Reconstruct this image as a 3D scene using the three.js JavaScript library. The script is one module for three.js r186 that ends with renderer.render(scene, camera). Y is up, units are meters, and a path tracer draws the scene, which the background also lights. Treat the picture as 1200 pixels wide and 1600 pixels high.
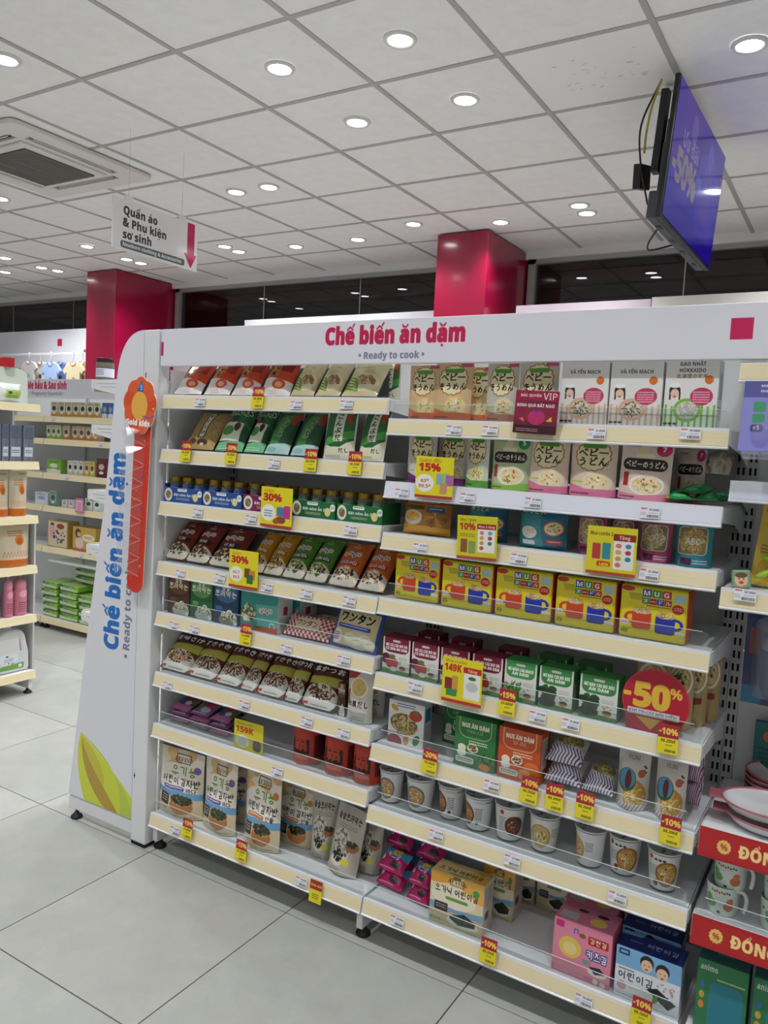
import * as THREE from 'three';
import { RoundedBoxGeometry } from 'three/addons/geometries/RoundedBoxGeometry.js';
import { mergeGeometries } from 'three/addons/utils/BufferGeometryUtils.js';
import { RectAreaLightUniformsLib } from 'three/addons/lights/RectAreaLightUniformsLib.js';

// ---------- camera, light, exposure ----------
const scene = new THREE.Scene();
const FOCAL = 1236, EYE = 1.434, CEIL = 3.035;
const camera = new THREE.PerspectiveCamera(THREE.MathUtils.radToDeg(2 * Math.atan(800 / FOCAL)), 1200 / 1600, 0.05, 60);
camera.position.set(0, EYE, 0);
camera.rotation.order = 'YXZ';
camera.rotation.set(-0.080, 0.545, 0.053);
camera.updateMatrixWorld(true);
scene.add(camera);
scene.background = new THREE.Color(0x010102);           // night outside the windows
const renderer = new THREE.WebGLRenderer({ antialias: true });
renderer.toneMapping = THREE.LinearToneMapping;
renderer.toneMappingExposure = 0.505;
renderer.shadowMap.enabled = true;
RectAreaLightUniformsLib.init();
const LAMP_CANDELA = 9;                                // each ceiling downlight
const LAMP_GLOW = 40;
const LAMP_COLOR = new THREE.Color().setRGB(0.975, 0.985, 1.03);

// ---------- small tools ----------
let seedState = 12345;
const rnd = () => { seedState = (seedState + 0x6d2b79f5) | 0; let t = Math.imul(seedState ^ (seedState >>> 15), 1 | seedState); t = (t + Math.imul(t ^ (t >>> 7), 61 | t)) ^ t; return ((t ^ (t >>> 14)) >>> 0) / 4294967296; };
const rr = (a, b) => a + (b - a) * rnd();
const M4 = camera.matrixWorld.elements;                  // columns: right, up, back
function ray(u, v) {
  const a = (u - 600) / FOCAL, b = -(v - 800) / FOCAL;
  return [0, 1, 2].map((i) => M4[i] * a + M4[4 + i] * b - M4[8 + i]);
}
function at(u, v, { x, y, z }) {                          // pixel -> point on the plane x=, y= or z=
  const d = ray(u, v), t = x !== undefined ? x / d[0] : y !== undefined ? (y - EYE) / d[1] : z / d[2];
  return new THREE.Vector3(t * d[0], EYE + t * d[1], t * d[2]);
}
function xAt(u, y, z) {                                   // the x at which a line along the shelf meets picture column u
  const h = y - EYE, k = u - 600;
  return -((M4[1] * h + M4[2] * z) * FOCAL + k * (M4[9] * h + M4[10] * z)) / (M4[0] * FOCAL + k * M4[8]);
}
const used = {};
function numbered(name) { const n = (used[name] = (used[name] ?? -1) + 1); return n ? name + '_' + String(n).padStart(3, '0') : name; }
function tag(o, label, category, group, kind) {
  o.userData = { label, category };
  if (group) o.userData.group = group;
  if (kind) o.userData.kind = kind;
  return o;
}
function thing(name, label, category, pos = [0, 0, 0], turn = 0, group) {
  const o = new THREE.Group(); o.name = numbered(name); scene.add(o);
  o.position.set(...pos); o.rotation.y = turn;
  return tag(o, label, category, group);
}
function part(name, geo, mat, parent) {
  const m = new THREE.Mesh(geo, mat); m.name = name; m.castShadow = m.receiveShadow = true; parent.add(m); return m;
}
function single(name, geo, mat, label, category, pos, group) {
  const m = part(numbered(name), geo, mat, scene); if (pos) m.position.set(...pos);
  return tag(m, label, category, group);
}
function struct(name, geo, mat) { const m = part(name, geo, mat, scene); m.userData = { kind: 'structure' }; return m; }
const box = (w, h, d, x = 0, y = 0, z = 0) => new THREE.BoxGeometry(w, h, d).translate(x, y, z);
const bx = (x0, x1, y0, y1, z0, z1) => box(x1 - x0, y1 - y0, z1 - z0, (x0 + x1) / 2, (y0 + y1) / 2, (z0 + z1) / 2);
const rbox = (w, h, d, r = 0.003, x = 0, y = 0, z = 0) => new RoundedBoxGeometry(w, h, d, 1, r).translate(x, y, z);
const cyl = (r0, r1, h, n = 20, x = 0, y = 0, z = 0) => new THREE.CylinderGeometry(r0, r1, h, n).translate(x, y, z);
const lathe = (pts, n = 28) => new THREE.LatheGeometry(pts.map(([r, y]) => new THREE.Vector2(r, y)), n);
const merge = (list) => mergeGeometries(list.map((g) => { g = g.index ? g.toNonIndexed() : g; for (const k of Object.keys(g.attributes)) if (!['position', 'normal', 'uv'].includes(k)) g.deleteAttribute(k); return g; }));
function extrudeX(profile, x0, x1) {                      // profile [z, y] swept along x
  const s = new THREE.Shape(profile.map(([z, y]) => new THREE.Vector2(-z, y)));
  return new THREE.ExtrudeGeometry(s, { depth: x1 - x0, bevelEnabled: false }).rotateY(Math.PI / 2).translate(x0, 0, 0);
}
const mat = (c, roughness = 0.5, extra = {}) => new THREE.MeshStandardMaterial({ color: c, roughness, ...extra });

// ---------- grain textures ----------
function noiseTexture(size, draw, srgb = true) {
  const c = document.createElement('canvas'); c.width = c.height = size;
  draw(c.getContext('2d'), size);
  const t = new THREE.CanvasTexture(c); t.wrapS = t.wrapT = THREE.RepeatWrapping;
  if (srgb) t.colorSpace = THREE.SRGBColorSpace;
  return t;
}

// ---------- lettering: Latin with Vietnamese marks, kana, kanji and hangul drawn as strokes ----------
const GLYPH = {
  'ベ': '.5,6 3.5,3 9.5,8.5;6.5,1 7.5,2.5;8.3,.5 9.3,2', 'ビ': '2,1 2,8.5 9,8.5;2,5 8,3;7,.5 7.8,2;8.7,0 9.5,1.5', 'ー': '.5,5 9.5,5',
  'そ': '2.5,1.5 7.5,1.5 2.5,4.5 9,4.5 5.5,6 5,8 7.5,9.5', 'う': '4,.8 6.5,1.8;2,4.2 6,3.5 7.8,5 7,8 4,9.8',
  'め': '2.5,2 4.5,8;6,1 3,9 1,7.5 3,4.5 6,3.5 9,5.5 8.5,8 6.5,9.5', 'ん': '5.5,.5 1,9.5 3.5,5.5 5,6 5.5,9 7.5,9 9,6.5',
  'ど': '3,1.5 4,5;8,2.5 3,5.5 2.5,8 4,9 8.5,9;7.5,.5 8.3,1.8;9,0 9.8,1.3', 'の': '5.5,2 4,8 2.2,8.5 1,6 3,2.8 6,1.8 9,4 8.8,7 6,9.5',
  'こ': '2,2 8,1.8 6.5,3.2;2,6.5 3,8.7 8.5,8.5', 'ぶ': '4.5,1 6,2.2 4.8,3.5;3,6 1,8.5;5,4 6.5,6.5 6,8.5 4,9.3;7.5,5.5 9.3,8;8,1 8.6,2.2;9.2,.6 9.8,1.8',
  'だ': '1,2.5 6,2.3;4,.5 1.5,9.5;5.5,4.8 8.5,4.6;5.5,7 6.5,9 9,9;7.8,1 8.3,2.2;9,.7 9.6,1.9', 'し': '3,1 3,7.5 5,9.3 8,7.5',
  'す': '1,2.5 9.5,2.5;5.5,.5 5.5,7 4,8.5 3.5,5.5 5.5,5 5.5,8 4,10', 'き': '2,2.5 8,1.8;1.8,4.5 8.5,3.8;4.5,.5 7.5,6.5;2.5,6.8 3,8.8 7,9.3',
  'や': '1,4.5 7,2.5 9,4 7,5.5;5,.8 6,2.5;3,2 5.5,9.5', 'か': '1,3.5 6,3 6,6 4.5,9;4,1 1.5,9;8,2.5 9.5,5.5', 'つ': '1,4 6,2.5 9,4.5 8,7.5 4,8.8',
  'お': '1.5,3 7,2.7;4,.5 4,8.5 2,8 2.5,6 6,5 8.5,6.5 7.5,9;7.5,1.5 9,3', 'さ': '1.5,3.5 8.5,2.5;4.5,.8 7.5,6;2.5,6.5 3.5,9 7.5,9.2',
  'け': '2,1 1.7,9;4.5,3.8 9.5,3.5;7.2,1 7.2,6.5 5.5,9.5', 'ワ': '1.5,4.5 1.5,1.5 8.5,1.5 8,5.5 4,9.5', 'ン': '1.5,1.5 4,3.2;1.5,9 6,7.5 9,2.5',
  'タ': '4,.5 1,5;3.5,2 8.5,2 7,6 2.5,9.8;3.5,4.5 7,6.5', 'ヌ': '1.5,2 8.5,2 6,6.5 1.5,9.5;3,4 8.5,8.5', 'ド': '3,.5 3,9.5;3,4.5 7.5,6.5;6.5,.8 7.3,2.2;8.3,.3 9.1,1.7',
  'ル': '2.8,1.5 2.8,5 1,9;6,1 6,9 9.5,6', 'も': '5,.5 4,7 5,9.3 8,8.5 8.2,6.5;2.5,3 7.5,3;2.3,5.5 7.3,5.5', 'い': '1.8,2 2.2,7 3.8,8.5;7.5,2.5 8.8,6',
  '干': '2,1.5 8,1.5;.5,5 9.5,5;5,1.5 5,9.8', '貝': '2.5,.5 7.5,.5 7.5,7 2.5,7 2.5,.5;2.5,2.7 7.5,2.7;2.5,4.8 7.5,4.8;4,7 1,9.8;6,7 9,9.8',
  '柱': '2.5,.5 2.5,9.8;.5,3 4.5,3;2.5,3.5 .8,7;6.5,.3 7.3,1.5;5,3 9.5,3;5.3,6 9.2,6;7.2,3 7.2,9.3;4.8,9.3 9.8,9.3',
  '本': '1,3 9,3;5,.5 5,9.8;5,3 1,8;5,3 9,8;3,7.5 7,7.5', '旨': '8,1.5 3,3;2.8,.5 2.8,4 8.5,4;2.5,5.5 7.8,5.5 7.8,9.8 2.5,9.8 2.5,5.5;2.5,7.6 7.8,7.6',
  '味': '1,3 3.5,3 3.5,7 1,7 1,3;5,3 9,3;4.5,5.5 9.7,5.5;7,1 7,9.8;6.8,5.5 4.5,9;7.2,5.5 9.7,9',
  '覇': '1,.8 9,.8;5,.8 5,3;1.5,2.2 1.5,3.2 8.5,3.2 8.5,2.2;1,4.2 4.5,4.2;1.3,5.5 4.2,5.5 4.2,7 1.3,7 1.3,5.5;.6,8.2 4.8,8.2;2.8,4 2.8,9.8;6,4.5 9,4.5 9,9.8;6,4.5 5.6,9.8;6,6.3 9,6.3;6,8 9,8',
  '和': '4,.8 1,1.8;.5,3.5 5,3.5;2.8,1.5 2.8,9.8;2.8,4 .5,7.5;2.8,4 5,6.5;6,3.5 9.3,3.5 9.3,8.5 6,8.5 6,3.5',
  '風': '2,1 1.5,6 .5,9.5;2,1 8,1 8.2,8 9.5,9.5;3.5,2.5 6.5,2.5;3.3,4 6.7,4 6.7,6.3 3.3,6.3 3.3,4;5,2.5 5,8.5;3,8.6 7,8',
  '北': '3.5,1 3.5,9.5;1,4 3.5,4;.5,8 3.5,7;6,1 6,9 9.5,9 9.5,7.5;9,3.5 6,5', '海': '1,1.5 2,2.5;.8,4.5 1.8,5.5;1,9.5 2.5,7;5,.8 3.5,3;4,2 9.5,2;4.8,3.5 4.2,9 9,9 9.2,3.5 4.8,3.5;3,6.2 9.8,6.2;6.5,3.5 6.3,9',
  '道': '5,.5 5.6,1.5;8,.5 7.4,1.5;3.5,2 9.5,2;4.5,3.5 8.5,3.5 8.5,7.5 4.5,7.5 4.5,3.5;4.5,5.5 8.5,5.5;1,1.5 2,2.5;.5,4 2,4 2,8 1,9;2,8 4,9.5 9.8,9.5', '米': '5,.5 5,9.8;.5,5 9.5,5;2,1.5 3.5,3.5;8,1.5 6.5,3.5;4.7,5.2 1,9;5.3,5.2 9,9',
};
const JAMO = { g: '0,0 1,0 1,1', n: '0,0 0,1 1,1', d: '1,0 0,0 0,1 1,1', r: '0,0 1,0 1,.5 0,.5 0,1 1,1', m: '0,0 1,0 1,1 0,1 0,0', b: '0,0 0,1 1,1 1,0;0,.5 1,.5', s: '.5,0 0,1;.5,.25 1,1', o: 'O', j: '0,0 1,0;.5,0 0,1;.5,.3 1,1', c: '.3,-.2 .7,-.2;0,.1 1,.1;.5,.1 0,1;.5,.4 1,1', k: '0,0 1,0 1,1;0,.5 1,.5', t: '1,0 0,0 0,1 1,1;0,.5 1,.5', p: '0,0 1,0;0,1 1,1;.25,0 .25,1;.75,0 .75,1', h: '.3,-.2 .7,-.2;0,.1 1,.1;O' };
const INI = 'g,gg,n,d,dd,r,m,b,bb,s,ss,o,j,jj,c,k,t,p,h'.split(','), FIN = ',g,gg,gs,n,nj,nh,d,r,rg,rm,rb,rs,rt,rp,rh,m,b,bs,s,ss,o,j,c,k,t,p,h'.split(',');
function strokes(g, code, x, y, w, h) {
  for (const s of code.split(';')) {
    g.beginPath();
    if (s === 'O') g.ellipse(x + w / 2, y + h * 0.55, w * 0.45, h * 0.42, 0, 0, 7);
    else s.trim().split(' ').forEach((p, i) => { const [a, b] = p.split(',').map(Number); g[i ? 'lineTo' : 'moveTo'](x + a * w, y + b * h); });
    g.stroke();
  }
}
function hangul(g, ch, x, y, s) {                          // x, y = top left
  const k = ch.charCodeAt(0) - 0xac00, ini = INI[(k / 588) | 0], vow = ((k % 588) / 28) | 0, fin = FIN[k % 28];
  const top = fin ? 0.55 : 0.95, flat = [8, 12, 13, 17, 18].includes(vow);
  const jam = (name, a, b, w, h) => { const n = name.length; for (let i = 0; i < n; i++) strokes(g, JAMO[name[i]], x + (a + (w / n) * i) * s, y + b * s, (w / n) * 0.85 * s, h * s); };
  const L = (...p) => { g.beginPath(); g.moveTo(x + p[0] * s, y + p[1] * s); g.lineTo(x + p[2] * s, y + p[3] * s); g.stroke(); };
  if (flat) {
    const b = top - 0.08; jam(ini, 0.25, 0.05, 0.55, top * 0.48); L(0.05, b, 0.95, b);
    if (vow === 8) L(0.5, b - 0.16, 0.5, b); if (vow === 12) { L(0.38, b - 0.16, 0.38, b); L(0.62, b - 0.16, 0.62, b); }
    if (vow === 13) L(0.5, b, 0.5, b + 0.18); if (vow === 17) { L(0.36, b, 0.36, b + 0.18); L(0.64, b, 0.64, b + 0.18); }
  } else {
    jam(ini, 0.08, 0.12, 0.5, top * 0.68); L(0.78, 0.02, 0.78, top);
    const m = top * 0.5;
    if (vow === 0) L(0.78, m, 0.95, m); if (vow === 4) L(0.62, m, 0.78, m); if (vow === 6) { L(0.62, m - 0.08, 0.78, m - 0.08); L(0.62, m + 0.1, 0.78, m + 0.1); }
  }
  if (fin) jam(fin, 0.25, 0.66, 0.55, 0.3);
}
function text(g, str, x, y, size, o = {}) {               // y = baseline; o: color, align, weight, fat, font, outline
  g.save();
  g.font = (o.weight ?? 'bold') + ' ' + size + 'px ' + (o.font ?? 'sans-serif');
  g.lineJoin = g.lineCap = 'round';
  const items = []; let W = 0;
  for (const ch of str.normalize('NFC')) {
    const cjk = GLYPH[ch] || (ch >= '가' && ch <= '힣');
    const d = ch.normalize('NFD'), base = cjk ? ch : d[0], marks = cjk ? '' : d.slice(1), w = cjk ? size * (o.track ?? 0.98) : g.measureText(base).width * (o.track ?? 1);
    items.push([cjk, base, marks, W, w]); W += w;
  }
  if (o.max && W > o.max) { g.translate(x, 0); g.scale(o.max / W, 1); g.translate(-x, 0); }
  const x0 = x - (o.align === 'center' ? W / 2 : o.align === 'right' ? W : 0);
  const pass = (color, extra) => {
    g.fillStyle = g.strokeStyle = color;
    for (const [cjk, base, marks, off, w] of items) {
      const a = x0 + off;
      if (cjk) {
        g.lineWidth = size * (o.stroke ?? 0.13) + extra;
        if (GLYPH[base]) strokes(g, GLYPH[base], a + size * 0.06, y - size * 0.86, size * 0.086, size * 0.086); else hangul(g, base, a + size * 0.04, y - size * 0.84, size * 0.9);
        continue;
      }
      g.lineWidth = size * (o.fat ?? 0) + extra;
      g.fillText(base, a, y); if (g.lineWidth > 0.2 && (o.fat || extra)) g.strokeText(base, a, y);
      if (!marks) continue;
      const up = base !== base.toLowerCase(), m = a + w / 2, k = size * (o.mark ?? 1), h = up ? size * 0.72 : size * 0.55; let t = y - h - k * 0.1;
      g.lineWidth = k * 0.085 + extra;
      const P = (...p) => { g.beginPath(); for (let i = 0; i < p.length; i += 2) g[i ? 'lineTo' : 'moveTo'](m + p[i] * k, t + p[i + 1] * k); g.stroke(); };
      let side = 0;
      for (const c of marks) {
        if (c === '\u0302') { P(-0.16, 0.02, 0, -0.11, 0.16, 0.02); side = 1; }
        else if (c === '\u0306') { P(-0.15, -0.11, -0.07, -0.02, 0.07, -0.02, 0.15, -0.11); side = 1; }
        else if (c === '\u031b') P(w / k / 2 - 0.1, 0.2, w / k / 2 + 0.02, 0.12, w / k / 2 + 0.03, 0.02);
        else if (c === '\u0301') { if (side) P(0.16, -0.12, 0.25, -0.24); else P(-0.03, 0.02, 0.08, -0.13); }
        else if (c === '\u0300') { if (side) P(0.14, -0.24, 0.23, -0.12); else P(-0.08, -0.13, 0.03, 0.02); }
        else if (c === '\u0309') P(-0.06, -0.12, 0.05, -0.12, 0.03, 0); else if (c === '\u0303') P(-0.13, -0.03, -0.05, -0.1, 0.05, -0.04, 0.13, -0.1);
        else if (c === '\u0323') { g.beginPath(); g.arc(m, y + k * 0.17, k * 0.065 + extra / 2, 0, 7); g.fill(); }
      }
    }
  };
  if (o.outline) pass(o.outline, o.ow ?? size * 0.16);
  pass(o.color ?? '#222', 0);
  g.restore();
}

// ---------- print sheets: every pack design is a rectangle on a shared sheet ----------
const PAGE = 2048, pages = [];
let cur = null;
function alloc(w, h) {
  w = Math.ceil(w); h = Math.ceil(h);
  if (cur && cur.x + w + 4 > PAGE) { cur.x = 4; cur.y += cur.row + 4; cur.row = 0; }
  if (!cur || cur.y + h + 4 > PAGE) {
    const c = document.createElement('canvas'); c.width = c.height = PAGE;
    const t = new THREE.CanvasTexture(c); t.colorSpace = THREE.SRGBColorSpace;
    cur = { x: 4, y: 4, row: 0, g: c.getContext('2d'), tex: t, mats: {} }; pages.push(cur);
  }
  const r = { x: cur.x, y: cur.y, w, h, page: cur }; cur.x += w + 4; cur.row = Math.max(cur.row, h);
  return r;
}
const FINISH = { film: { roughness: 0.24, specularIntensity: 1 }, card: { roughness: 0.48 }, paper: { roughness: 0.75 }, gloss: { roughness: 0.1 } };
function design(finish, faces) {                          // faces: { front: [w, h, draw], side: ..., top: ..., back: colour }
  const list = Object.entries(faces).map(([k, f]) => [k, typeof f === 'string' ? [12, 12, (g, w, h) => { g.fillStyle = f; g.fillRect(0, 0, w, h); }] : f]);
  const r = alloc(list.reduce((s, [, f]) => s + f[0] + 2, 0), Math.max(...list.map(([, f]) => f[1])) + 2);
  const g = r.page.g, out = { rect: {}, mat: (r.page.mats[finish] ??= new THREE.MeshPhysicalMaterial({ map: r.page.tex, ...FINISH[finish] })) };
  let x = r.x;
  for (const [k, [w, h, draw]] of list) {
    g.save(); g.translate(x, r.y); g.beginPath(); g.rect(-1, -1, w + 2, h + 2); g.clip(); g.lineCap = g.lineJoin = 'round'; draw(g, w, h); g.restore();
    const e = typeof faces[k] === 'string' ? 4 : 1.2;
    out.rect[k] = [(x + e) / PAGE, 1 - (r.y + h - e) / PAGE, (x + w - e) / PAGE, 1 - (r.y + e) / PAGE];
    x += w + 2;
  }
  return out;
}
const fillRect = (g, c, x, y, w, h) => { g.fillStyle = c; g.fillRect(x, y, w, h); };
const disc = (g, c, x, y, rx, ry = rx, rot = 0) => { g.fillStyle = c; g.beginPath(); g.ellipse(x, y, rx, ry, rot, 0, 7); g.fill(); };
const poly = (g, c, ...p) => { g.fillStyle = c; g.beginPath(); for (let i = 0; i < p.length; i += 2) g[i ? 'lineTo' : 'moveTo'](p[i], p[i + 1]); g.closePath(); g.fill(); };
const rrect = (g, c, x, y, w, h, r) => { g.fillStyle = c; g.beginPath(); g.roundRect(x, y, w, h, r); g.fill(); };
const line = (g, c, lw, ...p) => { g.strokeStyle = c; g.lineWidth = lw; g.beginPath(); for (let i = 0; i < p.length; i += 2) g[i ? 'lineTo' : 'moveTo'](p[i], p[i + 1]); g.stroke(); };
const pick = (a) => a[(rnd() * a.length) | 0];
const specks = (g, cols, x, y, rx, ry, n, s) => { for (let i = 0; i < n; i++) { const a = rr(0, 6.28), q = Math.sqrt(rnd()); disc(g, pick(cols), x + Math.cos(a) * q * rx, y + Math.sin(a) * q * ry, rr(0.4, 1) * s, rr(0.4, 1) * s, a); } };
const noodles = (g, cols, x, y, rx, ry, n, lw) => { for (let i = 0; i < n; i++) { const a = rr(0, 6.28), q = Math.sqrt(rnd()) * 0.85, px = x + Math.cos(a) * q * rx, py = y + Math.sin(a) * q * ry, b = rr(0, 6.28); g.strokeStyle = pick(cols); g.lineWidth = lw; g.beginPath(); g.arc(px, py, rx * rr(0.12, 0.3), b, b + 2.2); g.stroke(); } };
const fine = (g, c, x, y, w, n, lh) => { for (let i = 0; i < n; i++) for (let a = 0; a < w; ) { const l = rr(2, 7); fillRect(g, c, x + a, y + i * lh, Math.min(l, w - a), lh * 0.45); a += l + 1.5; } };
const bars = (g, c, x, y, w, h) => { for (let a = 0; a < w; ) { const l = rr(0.6, 2); fillRect(g, c, x + a, y, l, h); a += l + rr(0.7, 1.8); } };
function bowl(g, x, y, r, rim, food, opt = {}) {
  disc(g, rim, x, y, r, r * (opt.flat ?? 0.8)); disc(g, opt.soup ?? food[0], x, y, r * 0.86, r * 0.86 * (opt.flat ?? 0.8));
  noodles(g, food, x, y, r * 0.8, r * 0.6 * (opt.flat ?? 0.9), 40, Math.max(1, r * 0.06));
  if (opt.spots) specks(g, opt.spots, x, y, r * 0.6, r * 0.45, 14, r * 0.1);
}
function scallop(g, c, x, y, rx, ry, n, bump) { g.fillStyle = c; g.beginPath(); for (let i = 0; i <= 120; i++) { const a = (i / 120) * 6.2832, k = 1 + bump * Math.abs(Math.sin((a * n) / 2)); g.lineTo(x + Math.cos(a) * rx * k, y + Math.sin(a) * ry * k); } g.fill(); }

// ---------- pack shapes ----------
const setUV = (uv, i, r, s, t) => uv.setXY(i, r[0] + (r[2] - r[0]) * s, r[1] + (r[3] - r[1]) * t);
function cartonGeo(w, h, d, D, r = 0.0025) {              // base at y = 0, front face towards +z
  const g = new RoundedBoxGeometry(w, h, d, 1, r), uv = g.attributes.uv, R = D.rect, per = uv.count / 6;
  const faces = [R.side ?? R.back, R.side ?? R.back, R.top ?? R.back, R.back ?? R.side, R.front, R.back ?? R.side];
  for (let i = 0; i < uv.count; i++) setUV(uv, i, faces[(i / per) | 0], uv.getX(i), uv.getY(i));
  return g.translate(0, h / 2, 0);
}
function pouchGeo(w, h, t, D, kind = 'stand', rough = 0.26) { // base at y = 0, back near z = 0, front swells to +z
  const nx = 14, ny = 16, out = [], ph = rnd() * 20;
  for (const side of [1, -1]) {
    const g = new THREE.PlaneGeometry(w, h, nx, ny), p = g.attributes.position, uv = g.attributes.uv, R = side > 0 ? D.rect.front : D.rect.back;
    for (let i = 0; i < p.count; i++) {
      const a = p.getX(i) / (w / 2), v = uv.getY(i), e = Math.pow(Math.max(0, 1 - Math.pow(Math.abs(a), 2.4)), 0.8);
      const k = kind === 'stand' ? Math.pow(Math.max(0, 1 - v), 0.75) * Math.min(1, 0.82 + v * 2.5) : kind === 'flat' ? Math.pow(Math.sin(Math.PI * Math.min(1, Math.max(0, v))), 0.35) : Math.pow(Math.max(0, Math.sin(Math.PI * v)), 0.55);
      const wr = rough * (Math.sin(a * 5 + v * 9 + ph) * 0.4 + Math.sin(a * 11 - v * 7 + ph * 2) * 0.3 + Math.sin(v * 23 + a * 5 + ph) * 0.3 + Math.abs(Math.sin(a * 7 + v * 15 + ph * 4)) * 0.5 * Math.abs(a)) * Math.min(1, k + 0.2);
      let z = side > 0 ? t * (0.72 * e * k + wr * 0.7 * (0.35 + e * 0.65)) + 0.0012 : -t * 0.28 * e * k - 0.0002;
      if (kind === 'stand' && v < 0.07) z *= 1;
      const cut = kind === 'pillow' ? 1 - 0.035 * k : 1 - 0.02 * Math.sin(Math.PI * v);
      const sag = kind === 'stand' ? -0.012 * h * (1 - a * a) * (v < 0.01 ? 1 : 0) : 0;
      const wob = (Math.sin(v * 13 + ph * 3) * 0.5 + Math.sin(v * 29 + ph) * 0.5) * 0.008 * Math.pow(Math.abs(a), 3) * Math.min(1, v * 6), crown = (Math.sin(a * 4 + ph) * 0.5 + Math.sin(a * 9 + ph * 2) * 0.3) * 0.006 * h * v * v;
      p.setXYZ(i, p.getX(i) * cut * (1 + wob), v * h + crown + sag + (kind === 'stand' ? 0.012 * h : 0), z);
      setUV(uv, i, R, uv.getX(i), v);
    }
    if (side < 0) { const ix = g.index.array; for (let i = 0; i < ix.length; i += 3) { const q = ix[i]; ix[i] = ix[i + 1]; ix[i + 1] = q; } }
    g.computeVertexNormals(); out.push(g);
  }
  return merge(out);
}
function cupGeo(profile, D, span = Math.PI, n = 32) {     // print wraps the front half of a turned body
  const g = lathe(profile, n), p = g.attributes.position, uv = g.attributes.uv, ys = profile.map((q) => q[1]), y0 = Math.min(...ys), y1 = Math.max(...ys);
  for (let i = 0; i < uv.count; i++) {
    const col = Math.floor(i / profile.length), ang = (col / n) * Math.PI * 2, s = (ang > Math.PI ? ang - 2 * Math.PI : ang) / span + 0.5;
    setUV(uv, i, D.rect.front, Math.min(1, Math.max(0, s)), (p.getY(i) - y0) / (y1 - y0));
  }
  return g;
}

// ---------- materials of the room ----------
const tileTex = noiseTexture(512, (g, s) => {
  fillRect(g, '#b6b7b2', 0, 0, s, s);
  for (let i = 0; i < 420; i++) { g.globalAlpha = rr(0.02, 0.07); disc(g, pick(['#a2a39d', '#cbccc8', '#adada6']), rr(0, s), rr(0, s), rr(6, 60), rr(5, 40), rr(0, 3)); }
  for (let i = 0; i < 900; i++) { g.globalAlpha = rr(0.05, 0.25); disc(g, pick(['#8f8f88', '#d6d6d2']), rr(0, s), rr(0, s), rr(0.5, 2.2), rr(0.5, 1.6)); }
  g.globalAlpha = 1;
});
const floorMats = [0, 1, 2, 3].map((k) => {
  const t = tileTex.clone(); t.offset.set(k * 0.27, k * 0.41); t.rotation = k * Math.PI / 2; t.repeat.set(0.9, 0.9);
  return new THREE.MeshPhysicalMaterial({ map: t, color: [0xffffff, 0xf8f9f7, 0xfbfaf7, 0xf4f5f3][k], roughness: 0.34, specularIntensity: 0.7 });
});
const ceilTex = noiseTexture(256, (g, s) => {
  fillRect(g, '#f0efed', 0, 0, s, s);
  for (let i = 0; i < 500; i++) { g.globalAlpha = rr(0.02, 0.06); disc(g, pick(['#dfdeda', '#fbfaf8']), rr(0, s), rr(0, s), rr(2, 26), rr(2, 16), rr(0, 3)); }
  g.globalAlpha = 1;
});
const scuffTex = noiseTexture(512, (g, s) => {
  fillRect(g, '#f0efed', 0, 0, s, s);
  for (let i = 0; i < 26; i++) { g.globalAlpha = rr(0.25, 0.6); disc(g, pick(['#8d8a84', '#a5a29b', '#77736c']), s * rr(0.25, 0.85), s * rr(0.25, 0.75), rr(4, 16), rr(1.5, 4), rr(-0.6, 0.5)); }
  g.globalAlpha = 1;
});
const M = {
  ceil: mat(0xffffff, 0.7, { map: ceilTex }), ceilScuff: mat(0xffffff, 0.7, { map: scuffTex }), tbar: mat(0xaeacaa, 0.55), grout: mat(0x3a3a38, 0.9),
  white: mat(0xe6e7e8, 0.38), whiteGloss: mat(0xe9ebed, 0.28), wall: mat(0xd9d8d6, 0.8), steel: mat(0xd2d3d4, 0.42), greySteel: mat(0xc2c3c1, 0.45), backPanel: mat(0xdadbd9, 0.55),
  cream: mat(0xeadcb0, 0.42), red: new THREE.MeshPhysicalMaterial({ color: 0x980f38, roughness: 0.2, clearcoat: 0.4, clearcoatRoughness: 0.1 }), redPrint: mat(0xd01850, 0.5), darkSlot: mat(0x0b0b0b, 0.9),
  black: mat(0x0d0d0e, 0.45), rubber: mat(0x121212, 0.6), alu: mat(0xa9a9a6, 0.4, { metalness: 0.3 }), chrome: mat(0xcccccc, 0.2, { metalness: 1 }), cable: mat(0x18181a, 0.6), yellowCable: mat(0xb7a43c, 0.6),
  acrylic: new THREE.MeshPhysicalMaterial({ color: 0xf4f7f7, roughness: 0.06, transmission: 1, thickness: 0, ior: 1.49 }),
  glass: new THREE.MeshPhysicalMaterial({ color: 0x9aa2ac, roughness: 0.01, transmission: 1, thickness: 0, ior: 1.52 }),
  acGrille: mat(0x77756f, 0.6), acDark: mat(0x161616, 0.8), acWhite: mat(0xdedcd6, 0.45),
};
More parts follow.
